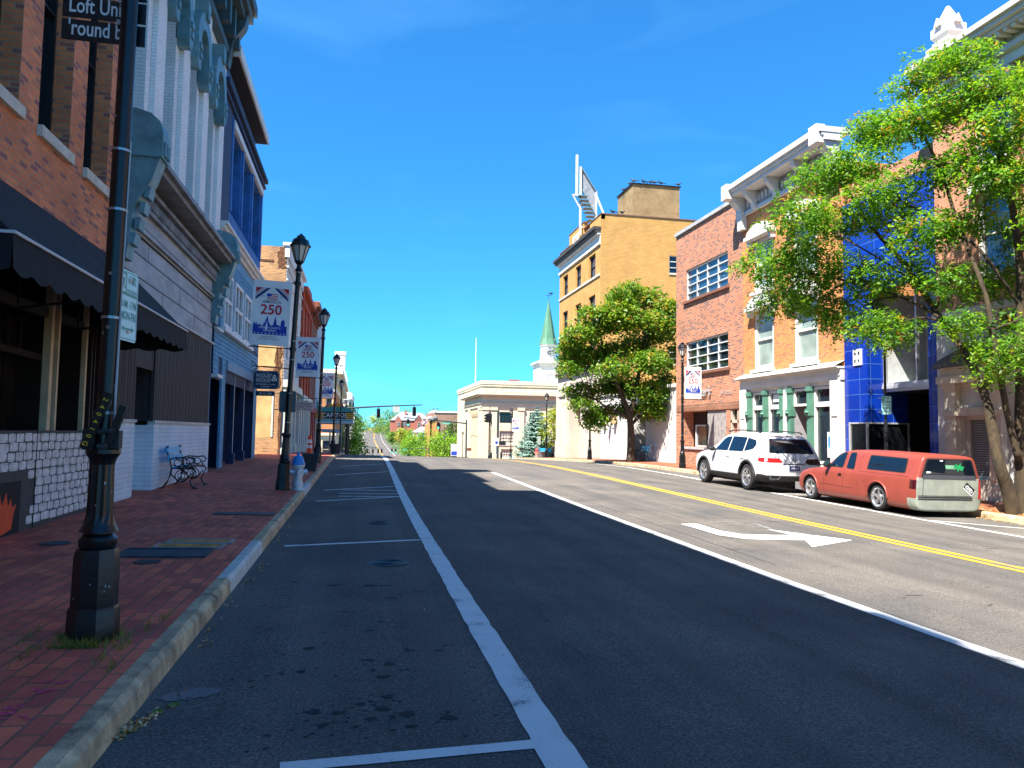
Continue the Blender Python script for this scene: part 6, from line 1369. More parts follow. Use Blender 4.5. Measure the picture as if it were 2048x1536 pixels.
for _ in range(90): C_.append((rng.uniform(-1.0, 4.5), rng.uniform(4, 14), 0))
for _ in range(420): C_.append((14.25+abs(rng.normal(0, .5)), 14.2+rng.normal(0, 1.1), 1))
for _ in range(80): C_.append((13.95-abs(rng.normal(0, .1)), 14+rng.normal(0, 1.5), 0))
C_ = np.array([(x, y, (zs(x, y) if k else zr(x, y))+.006+abs(rng.normal(0, .008))) for x, y, k in C_]); n_ = len(C_)
nr = np.stack([rng.normal(0, .35, n_), rng.normal(0, .35, n_), np.ones(n_)], 1)
sz = np.where((C_[:, 0] > 13), .07, np.where((C_[:, 1] > 4.0) & (C_[:, 0] > -1.4) & (C_[:, 0] < -.95), .030, .016)); tag(leaves_mesh('leaf_litter', C_, nr, sz, sz*.55, rng.random(n_)**1.3, LITTER), kind='stuff')
GLEAF = leafmat('green_leaf', [(0, (.10, .22, .02)), (1, (.20, .32, .04))])
for x, y, lab in ((-1.05, 4.49, 'green leaf with lobes lying by the litter pile'), (-.985, 4.585, 'smaller yellow green leaf lying apart on the asphalt')):
    m = MB(); p = []
    for j in range(14): r_ = (.038 if j % 2 == 0 else .02); a = 6.2832*j/14; p.append((x+r_*math.cos(a)*1.2, y+r_*math.sin(a), zr(x, y)+.012+.006*math.sin(a*2)))
    m.add(p, [tuple(range(14))]); tag(m.build('fallen_leaf', GLEAF), lab, 'leaf', 'green leaves in the gutter')
# ------------------------------------------------------------------ TRAFFIC SIGNALS
SIGD = plain('signal_black', (.012, .014, .016), .5, var=.2); MASTG = plain('mast_dark_green', (.018, .04, .045), .5, var=.2)
def lampmat(name, col, e):
    m, t, b = newmat(name); b.inputs['Base Color'].default_value = c4(col); b.inputs['Emission Color'].default_value = c4(col); b.inputs['Emission Strength'].default_value = e; return m
GREENL = lampmat('green_signal_lens', (.05, .75, .42), 2.5); DARKL = plain('unlit_lens', (.03, .01, .01), .3, var=0)
def signal_mast(label, x, y, z0, zp, x1, za, zb, heads, sign=None, lit=True, rad=.10):
    t = thing('traffic_signal_mast', label, 'traffic signal', (x, y, z0), 'traffic signal masts')
    m = MB(); m.tube([(x, y, z0), (x, y, zp)], [rad*1.25, rad], 10); m.lathe([(.28, 0), (.28, .3), (.16, .4)], 8, (x, y, z0)); m.build('pole', MASTG, t, smooth=35)
    m = MB(); m.tube([(x, y, za), ((x+x1)/2, y, (za+zb)/2+.03), (x1, y, zb)], [rad*.95, rad*.75, rad*.5], 8); m.build('arm', MASTG, t, smooth=35)
    for hx in heads:
        s_ = (hx-x)/(x1-x); z_ = za+(zb-za)*s_
        m = MB(); m.box(hx-.17, hx+.17, y-.16, y+.12, z_-1.08, z_-.18); m.box(hx-.03, hx+.03, y-.03, y+.03, z_-.2, z_)
        for k in range(3): m.tube([(hx, y-.16, z_-.36-.28*k), (hx, y-.34, z_-.38-.28*k)], .12, 10, cap=False)
        h_ = m.build('signal_head', SIGD, t)
        for k in range(3):
            m = MB(); m.tube([(hx, y-.17, z_-.36-.28*k), (hx, y-.20, z_-.36-.28*k)], .105, 10); m.build('lens', GREENL if (k == 2 and lit) else DARKL, h_)
    return t
sm1 = signal_mast('signal mast reaching left from the bank, with lit green lamps and no turn sign', 14.15, 101, zs(14.3, 101), 3.25, 5.7, 2.75, 3.4, (6.28, 10.3))
m = MB(); m.box(8.1, 8.86, 100.84, 100.86, 2.55, 3.42, 0)
n = 18; m.tube([(8.48+.30*math.cos(6.2832*i/n), 100.82, 3.0+.30*math.sin(6.2832*i/n)) for i in range(n+1)], .035, 4, 1); m.bar((8.27, 100.80, 3.2), (8.69, 100.80, 2.8), .06, .01, 1); m.tube([(8.6, 100.825, 2.82), (8.6, 100.825, 3.0), (8.52, 100.825, 3.12), (8.38, 100.825, 3.12)], .035, 5, 2); m.add([(8.40, 100.82, 3.22), (8.40, 100.82, 3.02), (8.27, 100.82, 3.12)], [(0, 1, 2)], 2)
m.build('no_left_turn_sign', [SIGNW, MRED, SIGD], sm1)
m = MB(); m.box(10.75, 11.95, 100.84, 100.86, 2.58, 2.86, 0); m.text('W Summer St', lambda u, v, d=0: (u, 100.835-d, v), 11.35, 2.64, .2, 1, .001, 'CENTER', .01, .85); m.build('street_name_sign', [plain('street_sign_green', (.01, .28, .16), .5, var=.05), SIGNW], sm1)
m = MB(); m.box(14.3, 14.85, 100.8, 101.1, -.95, -.55, 0); m.build('pedestrian_signal', plain('brown_box', (.16, .05, .025), .6), sm1)
sm2 = signal_mast('signal mast reaching right from the marquee side, dark backs of two signal heads', -1.75, 75, zs(-1.7, 75), 4.1, 6.05, 3.7, 4.22, (1.75, 5.25), lit=False)
m = MB(); m.box(3.15, 3.8, 74.92, 74.94, 3.42, 4.0); m.build('sign_back', plain('pale_sign_back', (.45, .46, .46), .5, var=.1), sm2)
sm3 = signal_mast('far signal mast at the next junction with a green street sign, right side', 14.5, 160, zs(14.4, 160), -1.8, 6.4, -2.05, -1.95, (6.72, 7.5), rad=.07)
m = MB(); m.box(8.9, 9.9, 159.9, 159.92, -2.5, -2.15, 0); m.text('Irish St', lambda u, v, d=0: (u, 159.89-d, v), 9.4, -2.4, .2, 1, .001); m.build('street_name_sign', [plain('street_sign_green', (.01, .28, .16), .5, var=.05), SIGNW], sm3)
signal_mast('far signal mast at the next junction, left side with three dark heads', -1.7, 160, zs(-1.7, 160), -1.8, 4.8, -2.1, -2.0, (1.7, 2.8, 3.9, 4.6), rad=.07, lit=False)
# signal on a short post by the bank, and sign posts of the plaza
t = thing('traffic_signal_post', 'signal post by the bank window carrying a side mounted cluster of dark heads', 'traffic signal', (15.4, 84, zs(15.4, 84)))
m = MB(); m.tube([(15.4, 84, zs(15.4, 84)), (15.4, 84, 4.05)], .11, 10); m.tube([(15.4, 84, 3.95), (14.5, 84, 3.95)], .05, 6); m.build('pole', MASTG, t)
for k, (hx, hy) in enumerate(((14.15, 84.0), (14.5, 84.1))):
    m = MB(); m.box(hx-.16, hx+.16, hy-.16, hy+.1, 2.7, 3.7)
    for j in range(3): m.tube([(hx-.1, hy-.1, 2.88+.3*j), (hx-.34, hy-.2, 2.86+.3*j)], .12, 8, cap=False)
    m.build('signal_head', SIGD, t)
m = MB(); m.box(15.55, 16.3, 83.9, 84.1, .15, .6); m.build('control_box', SIGD, t)
t = thing('sign_post', 'thin post with small blue and white parking sign before the bank corner', 'sign', (14.5, 80, zs(14.5, 80))); m = MB(); m.tube([(14.5, 80, zs(14.5, 80)), (14.5, 80, 1.0)], .035, 6); m.build('post', STEEL, t)
m = MB(); m.box(14.26, 14.74, 79.95, 79.97, .15, 1.0, 0); m.tube([(14.5, 79.94, .5), (14.5, 79.93, .5)], .16, 12, 1); m.build('plate', [SIGNW, BBLUE], t)
t = thing('sign_post', 'pale post with white sign standing in front of the blue spruce', 'sign', (15.9, 66.2, zs(15.9, 66.2))); m = MB(); m.tube([(15.9, 66.2, zs(15.9, 66.2)), (15.9, 66.2, 1.3)], .03, 6); m.build('post', STEEL, t); m = MB(); m.box(15.75, 16.05, 66.1, 66.13, .55, 1.3); m.build('plate', plain('faded_green_plate', (.35, .42, .38), .5), t)
for x, y, lab in ((17.3, 92, 'small dark bollard before the bank flank'), (16.4, 94, 'second dark bollard left of the bank corner')):
    m = MB(); m.lathe([(.12, 0), (.12, 1.1), (.06, 1.2)], 8, (x, y, zs(x, y))); tag(m.build('bollard', SIGD), lab, 'bollard', 'bollards by the bank')
m = MB(); x, y = 13.9, 112; m.box(x-.5, x+.5, y-.03, y+.03, -2.0, -.2, 0); m.box(x-.42, x+.42, y-.04, y-.03, -1.9, -1.3, 1); m.tube([(x-.5, y, -3.2), (x-.5, y, -.1)], .04, 6, 2); tag(m.build('kerbside_sign', [SIGNW, BBLUE, STEEL]), 'white sign with blue foot standing below the bank flank', 'sign')
m = MB(); x, y = 17.2, 128
for k in range(6): m.box(x-3+k*1.2, x-2.92+k*1.2, y-.04, y+.04, -4, -2.6)
m.box(x-3, x+3.1, y-.03, y+.03, -2.75, -2.65); m.box(x-3, x+3.1, y-.03, y+.03, -3.2, -3.1); tag(m.build('railing', BLACKM), 'low dark railing left of the bank flank', 'railing')
# ------------------------------------------------------------------ far buildings
HB = brick('far_red_brick', (.42, .13, .085), (.36, .10, .07), (.32, .15, .11), var=.12); RG = plain('grey_shingle', (.22, .22, .25), .85, var=.15)
fh = thing('brick_house', 'red brick house with grey hipped roof and two front gables down the road', 'house', (26, 404, -3))
m = MB(); m.box(16.3, 38, 404, 420, -4, 7.4); m.box(18.2, 21.5, 403, 404, -4, 7.4); m.box(28.5, 33.0, 402.4, 404, -4, 7.6)
for a, b_, y_, zt in ((18.2, 21.5, 403, 9.6), (28.5, 33.0, 402.4, 10.4)): m.prism([(a, 7.4), (b_, 7.4), ((a+b_)/2, zt)], lambda u, v, d: (u, y_+d, v), 0, .3)
m.build('wall', HB, fh)
m = MB(); m.add([(15.8, 403.5, 7.4), (38.5, 403.5, 7.4), (38.5, 420.5, 7.4), (15.8, 420.5, 7.4), (21.5, 412, 12.2), (33, 412, 11.6)], [(0, 1, 5, 4), (1, 2, 5), (2, 3, 4, 5), (3, 0, 4)])
for a, b_, y_, zt in ((18.0, 21.7, 402.9, 9.7), (28.2, 33.3, 402.2, 10.5)): m.add([(a, y_, 7.3), ((a+b_)/2, y_, zt), (b_, y_, 7.3), (a, 408, 7.3), ((a+b_)/2, 409, zt), (b_, 408, 7.3)], [(0, 1, 4, 3), (1, 2, 5, 4)])
rf_ = m.build('roof', RG, fh); m = MB(); m.box(23.6, 24.6, 409, 410, 9, 12.8); m.build('chimney', HB, rf_)
FW = Fac('-y', 403.9)
for u, z, y_ in ((19.3, 4.4, 402.9), (19.3, .8, 402.9), (22.6, 4.4, 403.9), (24.6, 4.4, 403.9), (22.8, .8, 403.9), (30.2, 4.4, 402.3), (30.2, .8, 402.3), (34.6, 4.4, 403.9), (36.2, 4.4, 403.9)): Fac('-y', y_).window(fh, u, u+1.5, z, z+1.9, -.05, WHITE_G, GLASSD, .12, 2, 2, .1)
eb = thing('entrance_building', 'low grey roofed entrance building with bright blue door in front of the brick house', 'building', (26, 300, -2))
m = MB(); m.box(23, 30, 300, 308, -5, 1.2); m.build('wall', plain('pale_render', (.55, .58, .58), .7), eb); m = MB(); m.add([(20.5, 299, 1.2), (30.3, 299, 1.2), (30.3, 309, 1.2), (20.5, 309, 1.2), (24, 304, 3.6), (30.3, 304, 3.6)], [(0, 1, 5, 4), (2, 3, 4, 5), (3, 0, 4), (1, 2, 5)]); m.build('roof', RG, eb)
m = MB(); m.box(27.8, 29.2, 299.9, 300, -2.5, 1.0); m.build('door', plain('bright_blue_door', (.01, .12, .50), .5), eb)
for u in (20.7, 22.2): m = MB(); m.box(u, u+.3, 299.3, 299.6, -5, 1.2); m.build('post', WHITE, eb)
bb_ = thing('brown_brick_building', 'flat roofed brown brick building with ribbed orange flank and curved roof vents', 'building', (23, 210, -3))
BBK = brick('brown_brick_far', (.36, .19, .13), (.31, .16, .11), (.30, .20, .15), var=.12); OCH = plain('ochre_ribbed', (.50, .24, .07), .8, var=.25, scale=.6, stretch=(3, 3, .1))
m = MB(); m.box(19.6, 30, 210, 228, -7, 6.9); m.build('wall', BBK, bb_); m = MB(); m.box(19.2, 21.6, 209.6, 210, -7, 4.6); m.box(19.2, 19.6, 209.6, 228, -7, 4.6); m.build('ribbed_wall', OCH, bb_)
m = MB(); m.box(20.6, 30.1, 209.8, 210.1, 6.9, 7.4); m.box(20.4, 20.8, 209.8, 228, 6.9, 7.6); m.build('parapet', FASC, bb_)
for k in range(3):
    m = MB(); m.tube([(19.0+.75*k, 209.4-.2, 5.0+.35*k), (19.3+.75*k, 216, 5.6+.35*k)], .42, 10); m.build('roof_vent', plain('vent_grey', (.36, .34, .32), .6), bb_)
# ------------------------------------------------------------------ TREES
BARK = plain('bark', (.075, .055, .038), .95, var=.55, scale=9, bump=.9, bscale=22, stretch=(1, 1, .35), dirt=(.035, .028, .020)); BARKM = plain('mossy_bark', (.060, .040, .018), .95, var=.6, scale=7, bump=1.0, bscale=18, dirt=(.018, .014, .009), stretch=(1, 1, .4))
LF_A = leafmat('zelkova_leaf', [(0, (.02, .075, .008)), (.30, (.055, .17, .014)), (.60, (.13, .30, .02)), (.86, (.25, .39, .028)), (.97, (.30, .34, .03)), (1, (.38, .17, .04))], .5)
LF_B = leafmat('maple_leaf', [(0, (.03, .095, .009)), (.45, (.09, .21, .014)), (.8, (.20, .31, .02)), (1, (.34, .22, .03))], .38)
LF_D = leafmat('green_leaf_bright', [(0, (.05, .14, .012)), (.5, (.14, .30, .02)), (1, (.28, .42, .03))], .4)
LF_Y = leafmat('yellow_green_leaf', [(0, (.10, .18, .015)), (.5, (.24, .32, .022)), (1, (.42, .40, .03))], .4)
LF_K = leafmat('dark_green_leaf', [(0, (.014, .05, .01)), (.6, (.045, .11, .018)), (1, (.10, .17, .022))], .25)
LF_S = leafmat('spruce_needles', [(0, (.03, .08, .07)), (.5, (.13, .23, .20)), (1, (.28, .42, .36))], .12)
LF_H = leafmat('hill_leaf', [(0, (.04, .12, .02)), (.5, (.11, .24, .03)), (1, (.22, .34, .04))], .35)
LF_P = leafmat('pale_new_leaf', [(0, (.08, .11, .04)), (1, (.22, .24, .09))], .3)
def crown(name, lobes, n, L_, Wd, mat, seed, parent, flat=.62, spray=14, droop=.5, shell=.55, top=.35):
    """leaf sprays scattered through a set of lobes; each lobe (x, y, z, r)"""
    rg = np.random.default_rng(seed); C = []; Nn = []; T = []
    lob = np.array(lobes); wts = lob[:, 3]**2; wts = wts/wts.sum(); zmin, zmax = lob[:, 2].min(), lob[:, 2].max()
    for (x, y, z, r_), wt in zip(lobes, wts):
        ns = max(3, int(n*wt/spray)); d = rg.normal(size=(ns, 3)); d /= np.linalg.norm(d, axis=1)[:, None]
        rad = r_*(shell + (1-shell)*rg.random(ns))*(.75+.5*rg.random(ns)); s = np.array([x, y, z]) + d*rad[:, None]*np.array([1, 1, flat])
        st_ = np.clip(rg.normal(.42, .20, ns) + top*.4*(z-zmin)/(zmax-zmin+.01) + (rg.random(ns) < .10)*.35, 0, 1)  # tone lightens with height in the crown, plus random scatter
        ax = rg.normal(size=(ns, 3))*np.array([1, 1, .25]) + d*np.array([1.2, 1.2, .2]) + np.array([0, 0, -droop*.6]); ax /= np.linalg.norm(ax, axis=1)[:, None]
        for k in range(spray):
            t_ = (k/spray); q = s + ax*(t_*L_*3.0) + np.array([0, 0, -1])*(t_**2*L_*droop*1.6) + rg.normal(size=(ns, 3))*L_*.42
            C.append(q); nn = rg.normal(size=(ns, 3))*.55 + np.array([0, 0, .9]) + d*.45; Nn.append(nn); T.append(np.clip(st_ + rg.normal(0, .09, ns), 0, 1))
    C = np.concatenate(C); Nn = np.concatenate(Nn); T = np.concatenate(T); sz = L_*(.7+.6*rg.random(len(C)))
    return leaves_mesh(name, C, Nn, sz, sz*Wd, T, mat, parent)
def limbs(mb, paths, r0):
    for path, ra, rb in paths:
        p = [Vector(q) for q in path]; out = []
        for i in range(len(p)-1):
            a = p[max(0, i-1)]; b_ = p[i]; c_ = p[i+1]; d_ = p[min(len(p)-1, i+2)]
            for k in range(4):
                t_ = k/4; out.append(.5*((2*b_) + (c_-a)*t_ + (2*a-5*b_+4*c_-d_)*t_*t_ + (3*b_-a-3*c_+d_)*t_**3))
        out.append(p[-1]); n_ = len(out); mb.tube(out, [ra+(rb-ra)*(i/(n_-1))**.8 for i in range(n_)], 10)
def twigs(mb, lobes, stems, seed, rad=.018):
    rg = random.Random(seed); pts = [Vector(q) for path, a, b_ in stems for q in path[1:]]
    for (x, y, z, r_) in lobes:
        c_ = Vector((x, y, z)); src = min(pts, key=lambda q: (q-c_).length + max(0, q.z-c_.z)*1.5)
        if (src-c_).length < .15: continue
        mid = (src+c_)/2 + Vector((rg.uniform(-.15, .15), rg.uniform(-.15, .15), .12*(src-c_).length))
        limbs(mb, [([src, mid, c_], rad*2.0, rad*.5)], 0)
        for _ in range(3):
            e = c_ + Vector((rg.uniform(-1, 1), rg.uniform(-1, 1), rg.uniform(-.4, .7)))*r_*.8; mb.tube([mid*.3+c_*.7, (c_+e)/2+Vector((0, 0, .05)), e], [rad*.6, rad*.4, rad*.2], 5)
A_L = [(10.88, 18.48, 6.38, 0.85), (12.4, 19.45, 6.1, 0.93), (11.49, 19.0, 5.4, 0.77), (12.78, 19.06, 5.32, 0.82), (13.19, 18.31, 4.87, 0.86), (13.0, 16.66, 4.36, 0.8), (11.23, 17.6, 7.41, 0.94), (13.3, 18.84, 7.77, 0.93), (12.45, 18.27, 8.88, 0.92), (12.92, 17.42, 8.98, 0.96), (13.8, 17.75, 10.16, 0.77), (13.04, 18.06, 6.27, 0.87), (13.8, 17.23, 7.62, 0.85), (13.58, 16.81, 5.85, 0.82), (13.92, 15.92, 8.27, 0.82), (13.53, 15.85, 6.69, 0.9), (13.96, 15.57, 5.42, 0.8), (14.43, 15.42, 6.89, 0.75), (14.0, 14.62, 8.3, 0.76), (13.86, 16.64, 10.85, 0.56), (13.95, 15.8, 10.99, 0.67), (13.79, 14.76, 10.63, 0.64), (13.93, 16.23, 9.88, 0.74), (13.99, 15.15, 9.73, 0.78), (13.99, 14.27, 9.76, 0.72), (13.95, 13.85, 8.69, 0.81), (16.14, 15.41, 10.72, 0.63), (14.45, 14.27, 7.51, 0.75), (15.85, 14.98, 6.75, 0.75), (15.28, 15.45, 5.59, 0.69), (15.47, 14.97, 4.42, 0.63), (14.7, 15.57, 3.86, 0.5), (14.03, 14.05, 3.55, 0.63), (16.77, 15.22, 8.78, 0.87), (15.8, 14.19, 5.71, 0.87), (17.2, 15.61, 7.47, 1.01), (17.0, 15.45, 10.0, 0.75), (13.77, 14.93, 4.34, 0.57), (14.5, 13.29, 4.13, 0.75), (11.74, 18.4, 6.69, 0.85), (13.69, 18.12, 5.64, 0.65), (14.0, 14.43, 3.08, 0.38), (13.38, 15.81, 9.51, 0.76), (13.5, 17.44, 9.97, 0.75), (14.6, 13.2, 9.2, 0.75), (12.82, 16.71, 7.83, 0.82), (14.3, 12.9, 6.2, 0.69), (13.87, 14.09, 7.55, 0.69)]
zA = zs(14.45, 14.3)
S_A = [([(14.36, 14.3, -0.23), (14.18, 14.3, 0.5), (14.0, 14.3, 0.95), (14.0, 14.48, 1.78), (13.99, 14.65, 2.57), (13.96, 15.09, 3.48), (13.83, 15.93, 4.74), (13.63, 16.69, 6.02), (13.3, 17.56, 7.27), (13.0, 18.06, 8.36)], 0.165, 0.035), ([(14.62, 14.4, -0.23), (14.66, 14.4, 0.6), (14.66, 14.4, 1.9), (14.78, 14.4, 4.19), (14.74, 14.4, 6.16), (14.39, 14.4, 7.9), (14.0, 14.58, 9.36), (13.98, 15.13, 10.47)], 0.165, 0.03), ([(14.75, 14.6, -0.23), (14.9, 14.6, 1.4), (15.3, 14.7, 3.4), (15.8, 14.8, 5.4), (16.4, 15.0, 7.6), (16.6, 15.2, 9.6)], 0.135, 0.03), ([(14.5, 14.3, 1.1), (14.25, 14.35, 2.3), (14.0, 14.4, 4.04), (13.99, 14.64, 5.12), (13.95, 15.21, 6.56), (13.88, 15.71, 8.2), (13.81, 16.39, 9.69)], 0.08, 0.03), ([(13.95, 15.23, 3.63), (13.83, 15.6, 4.39), (13.5, 16.72, 5.19), (12.94, 17.93, 5.78), (12.1, 18.9, 6.24), (11.15, 18.63, 6.38)], 0.052, 0.02), ([(14.0, 14.71, 2.47), (14.05, 14.6, 3.2), (14.25, 14.6, 3.9), (14.0, 14.65, 5.01)], 0.049, 0.025), ([(14.78, 14.4, 4.6), (14.0, 14.69, 5.95), (13.95, 15.53, 6.64), (13.68, 16.88, 7.78), (13.29, 17.96, 8.62)], 0.043, 0.02), ([(13.73, 16.36, 5.38), (13.38, 17.02, 6.11), (12.64, 17.91, 7.01), (11.56, 18.09, 7.47)], 0.031, 0.016)]
def tree(name, label, loc, stems, lobes, n, L_, Wd, mat, seed, bark=None, group=None, tw=True, **kw):
    t = thing(name, label, 'tree', loc, group); m = MB(); limbs(m, stems, 0)
    if tw: twigs(m, lobes, stems, seed)
    m.build('trunk', bark or BARK, t, smooth='all'); crown('crown', lobes, n, L_, Wd, mat, seed, t, **kw); return t
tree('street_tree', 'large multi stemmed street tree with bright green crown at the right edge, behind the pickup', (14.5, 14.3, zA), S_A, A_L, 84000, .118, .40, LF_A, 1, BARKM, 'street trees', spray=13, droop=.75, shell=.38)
B_L = [(15.94, 40.56, 9.62, 0.86), (13.91, 39.12, 8.42, 0.95), (13.06, 40.03, 7.82, 0.95), (11.75, 39.5, 7.1, 0.95), (16.36, 39.34, 8.01, 0.95), (12.6, 40.37, 6.0, 0.95), (14.07, 40.37, 6.34, 0.95), (15.6, 41.0, 6.86, 0.95), (16.8, 40.8, 5.92, 0.86), (12.0, 41.2, 5.83, 0.86), (12.39, 41.2, 4.08, 0.86), (14.09, 41.5, 4.45, 0.95), (15.12, 40.75, 4.4, 0.95), (15.73, 38.52, 4.01, 0.86), (16.9, 41.0, 7.49, 0.86), (13.15, 41, 2.9, 0.69), (14.59, 41, 3.1, 0.69), (11.4, 40.3, 6.5, 0.69), (15.9, 40.5, 3.0, 0.69), (16.1, 38.73, 3.1, 0.69), (17.4, 41, 4.82, 0.69), (13.06, 40.32, 2.4, 0.6), (14.62, 39.05, 7.89, 0.95), (15.26, 38.08, 5.6, 0.95), (14.6, 40.6, 9.3, 0.77), (13.3, 38.6, 5.2, 0.86), (16.9, 39.5, 9.0, 0.52), (11.2, 39.6, 5.2, 0.55), (17.9, 40.2, 6.6, 0.55), (12.2, 39.2, 8.3, 0.55), (15.0, 40.2, 10.1, 0.5), (17.5, 39.6, 3.9, 0.5), (11.9, 39.8, 3.3, 0.5), (13.9, 39.4, 9.5, 0.5), (16.9, 39.8, 8.9, 0.55)]
zB = zs(14.9, 40)
S_B = [([(14.9, 40, zB-.1), (14.92, 40, 1.26), (14.79, 40, 2.66), (14.1, 40, 4.33), (13.35, 40, 6.27), (12.91, 40, 7.38)], .27, .05), ([(14.85, 40, 2.38), (15.29, 40, 4.64), (15.73, 40, 6.93), (15.72, 40, 8.65)], .16, .04), ([(14.79, 40, 2.52), (13.52, 40, 3.05), (12.5, 40, 3.72)], .10, .03), ([(14.91, 40, 2.1), (16.04, 40, 3.25), (16.94, 40, 4.69)], .10, .03)]
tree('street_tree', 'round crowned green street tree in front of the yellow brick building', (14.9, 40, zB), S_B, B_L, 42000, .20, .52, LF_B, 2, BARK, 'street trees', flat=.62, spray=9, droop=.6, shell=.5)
# blue spruce: whorls of drooping boughs
def spruce(label, x, y, zb, h_, r_, seed, mat):
    t = thing('spruce_tree', label, 'tree', (x, y, zb)); m = MB(); m.tube([(x, y, zb-.1), (x, y, zb+h_*.95)], [.13, .02], 8); rg = np.random.default_rng(seed); C = []; Nn = []; T = []
    nl = 22
    for k in range(nl):
        f_ = k/(nl-1); z_ = zb+.25+(h_-.35)*f_; R_ = r_*(1-f_)**.8*(.85+.3*rg.random())+.06; nb = int(12+13*(1-f_))
        for b_ in range(nb):
            a = 6.2832*(b_+rg.random())/nb; L_ = R_*(.8+.35*rg.random()); nq = int(80*L_/r_)+24
            s_ = rg.random(nq)**.7; px = x+np.cos(a)*L_*s_; py = y+np.sin(a)*L_*s_; pz = z_-.30*L_*s_+.22*L_*s_**3; wd = .16*L_*(1-.4*s_)
            lat = rg.normal(0, 1, nq)*wd; C.append(np.stack([px-np.sin(a)*lat, py+np.cos(a)*lat, pz-abs(lat)*.35+rg.normal(0, .03, nq)], 1)); Nn.append(np.stack([np.cos(a)*.5+rg.normal(0, .4, nq), np.sin(a)*.5+rg.normal(0, .4, nq), np.ones(nq)], 1)); T.append(np.clip(.18+.6*s_+rg.normal(0, .15, nq), 0, 1))  # needle tone lightens towards the bough tips
            if b_ % 3 == 0: m.tube([(x, y, z_), (x+np.cos(a)*L_*.8, y+np.sin(a)*L_*.8, z_-.15*L_)], [.03, .008], 4)
    m.build('trunk', BARK, t); C = np.concatenate(C); leaves_mesh('crown', C, np.concatenate(Nn), .20, .09, np.concatenate(T), mat, t)
spruce('blue green spruce standing before the cream bank', 16.1, 68, zs(16, 68), 4.8, 2.25, 5, LF_S)
def simple_tree(label, x, y, zb, zt, r_, mat, seed, n=2600, L_=.42, nl=11, group='roadside trees down the hill', zc=None, name='roadside_tree', flat=.75, wd=.6, asp=1.0, shell=.5):
    rg = random.Random(seed); lob = []; zc0 = zb+(zt-zb)*.28 if zc is None else zc
    for i in range(nl):
        f_ = (i+.5)/nl; zz = zc0+(zt-zc0)*f_; rr_ = r_*math.sin(math.pi*(.22+.70*f_))**.8
        a = i*2.4+rg.uniform(-.4, .4); q = rr_*.55*rg.uniform(.6, 1.15); lob.append((x+q*math.cos(a)*asp, y+q*math.sin(a), zz-r_*.12, r_*rg.uniform(.38, .55)))
    lob.append((x, y, zt-r_*.35, r_*.45))
    st = [([(x, y, zb-.2), (x+.05*r_, y, zc0), (x, y, (zc0+zt)/2), (x, y, zt-r_*.4)], .05*r_+.08, .04)]
    for i in (1, 4, 7): st.append(([(x, y, zc0+.1), ((x+lob[i][0])/2, (y+lob[i][1])/2, (zc0+lob[i][2])/2+.2), lob[i][:3]], .07, .03))
    return tree(name, label, (x, y, zb), st, lob, n, L_, wd, mat, seed, BARK, group, tw=False, flat=flat, spray=8, droop=.4, shell=shell)
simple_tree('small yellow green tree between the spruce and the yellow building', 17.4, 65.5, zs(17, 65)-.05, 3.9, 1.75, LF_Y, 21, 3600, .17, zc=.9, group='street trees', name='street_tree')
simple_tree('tall bright green tree overhanging the left pavement below the marquee', -3.2, 138, zr(-1, 138)+.1, 6.0, 5.6, LF_D, 31, 5000, .42)
simple_tree('lower bright green tree on the left, in front of the tall one', -2.2, 126, zr(-1, 126)+.1, 1.6, 4.6, LF_D, 32, 4000, .38)
simple_tree('green tree farther down on the left, mostly hidden', -4.5, 178, zr(-1, 178)+.1, 5.5, 6.0, LF_H, 33, 3200, .5)
for i, (x, y, zt, r_, mt, lab) in enumerate(((17.2, 236, .6, 4.6, LF_D, 'leafy green tree nearest the road edge in the right hand row'), (19.6, 222, 1.4, 5.2, LF_D, 'second leafy tree from the road in the right hand row'), (21.5, 205, 1.6, 5.0, LF_D, 'broad green tree below the brown brick building'), (20.2, 176, .9, 4.6, LF_D, 'green tree right of the broad one, left of the white banner sign'), (19.8, 156, 1.0, 4.2, LF_D, 'green tree beside the bank flank, lowest and nearest'), (21.6, 172, 4.2, 4.4, LF_K, 'taller dark green tree against the brown brick building and bank'), (16.6, 262, -1.2, 3.6, LF_D, 'small tree at the far end of the right hand row'))):
    simple_tree(lab, x, y, zr(14, y)-.2, zt, r_, mt, 40+i, 3400, .42)
for i, (x, y, zt, r_, mt, lab) in enumerate(((18.0, 330, 3.0, 3.4, LF_Y, 'yellow green young tree before the brick house'), (15.5, 372, 1.5, 3.0, LF_H, 'small shrubby tree where the far road climbs'), (-3, 330, 8, 7, LF_H, 'tree on the left where the far road climbs'), (22.5, 350, 2.6, 4.0, LF_D, 'bushy tree in front of the brick house porch'))):
    simple_tree(lab, x, y, zr(14, y)-.2, zt, r_, mt, 60+i, 1800, .55, group='trees by the brick house')
HT = [(44, 470, 18.5, 11, LF_P, 'tall pale tree with thin crown, left of two on the skyline'), (58, 480, 18, 11, LF_P, 'tall pale tree with thin crown, right of two on the skyline'), (20, 520, 17, 10, LF_H, 'rounded hill tree left of the pale skyline trees'), (30, 490, 14, 9, LF_D, 'broad green hill tree behind the brick house roof'), (76, 500, 17, 9, LF_K, 'dark hill tree above the brown brick building'), (66, 560, 16, 10, LF_H, 'green hill tree between pale and dark skyline trees'), (12, 560, 14, 9, LF_Y, 'yellowish hill tree beside the far road'), (36, 600, 19, 11, LF_H, 'hill tree rising behind the grey house roof')]
for i, (x, y, zt, r_, mt, lab) in enumerate(HT): simple_tree(lab, x, y, -1, zt, r_, mt, 80+i, 2200 if mt is not LF_P else 1100, .9 if mt is not LF_P else .7, nl=13, group='trees on the far hill', name='hill_tree', zc=1)
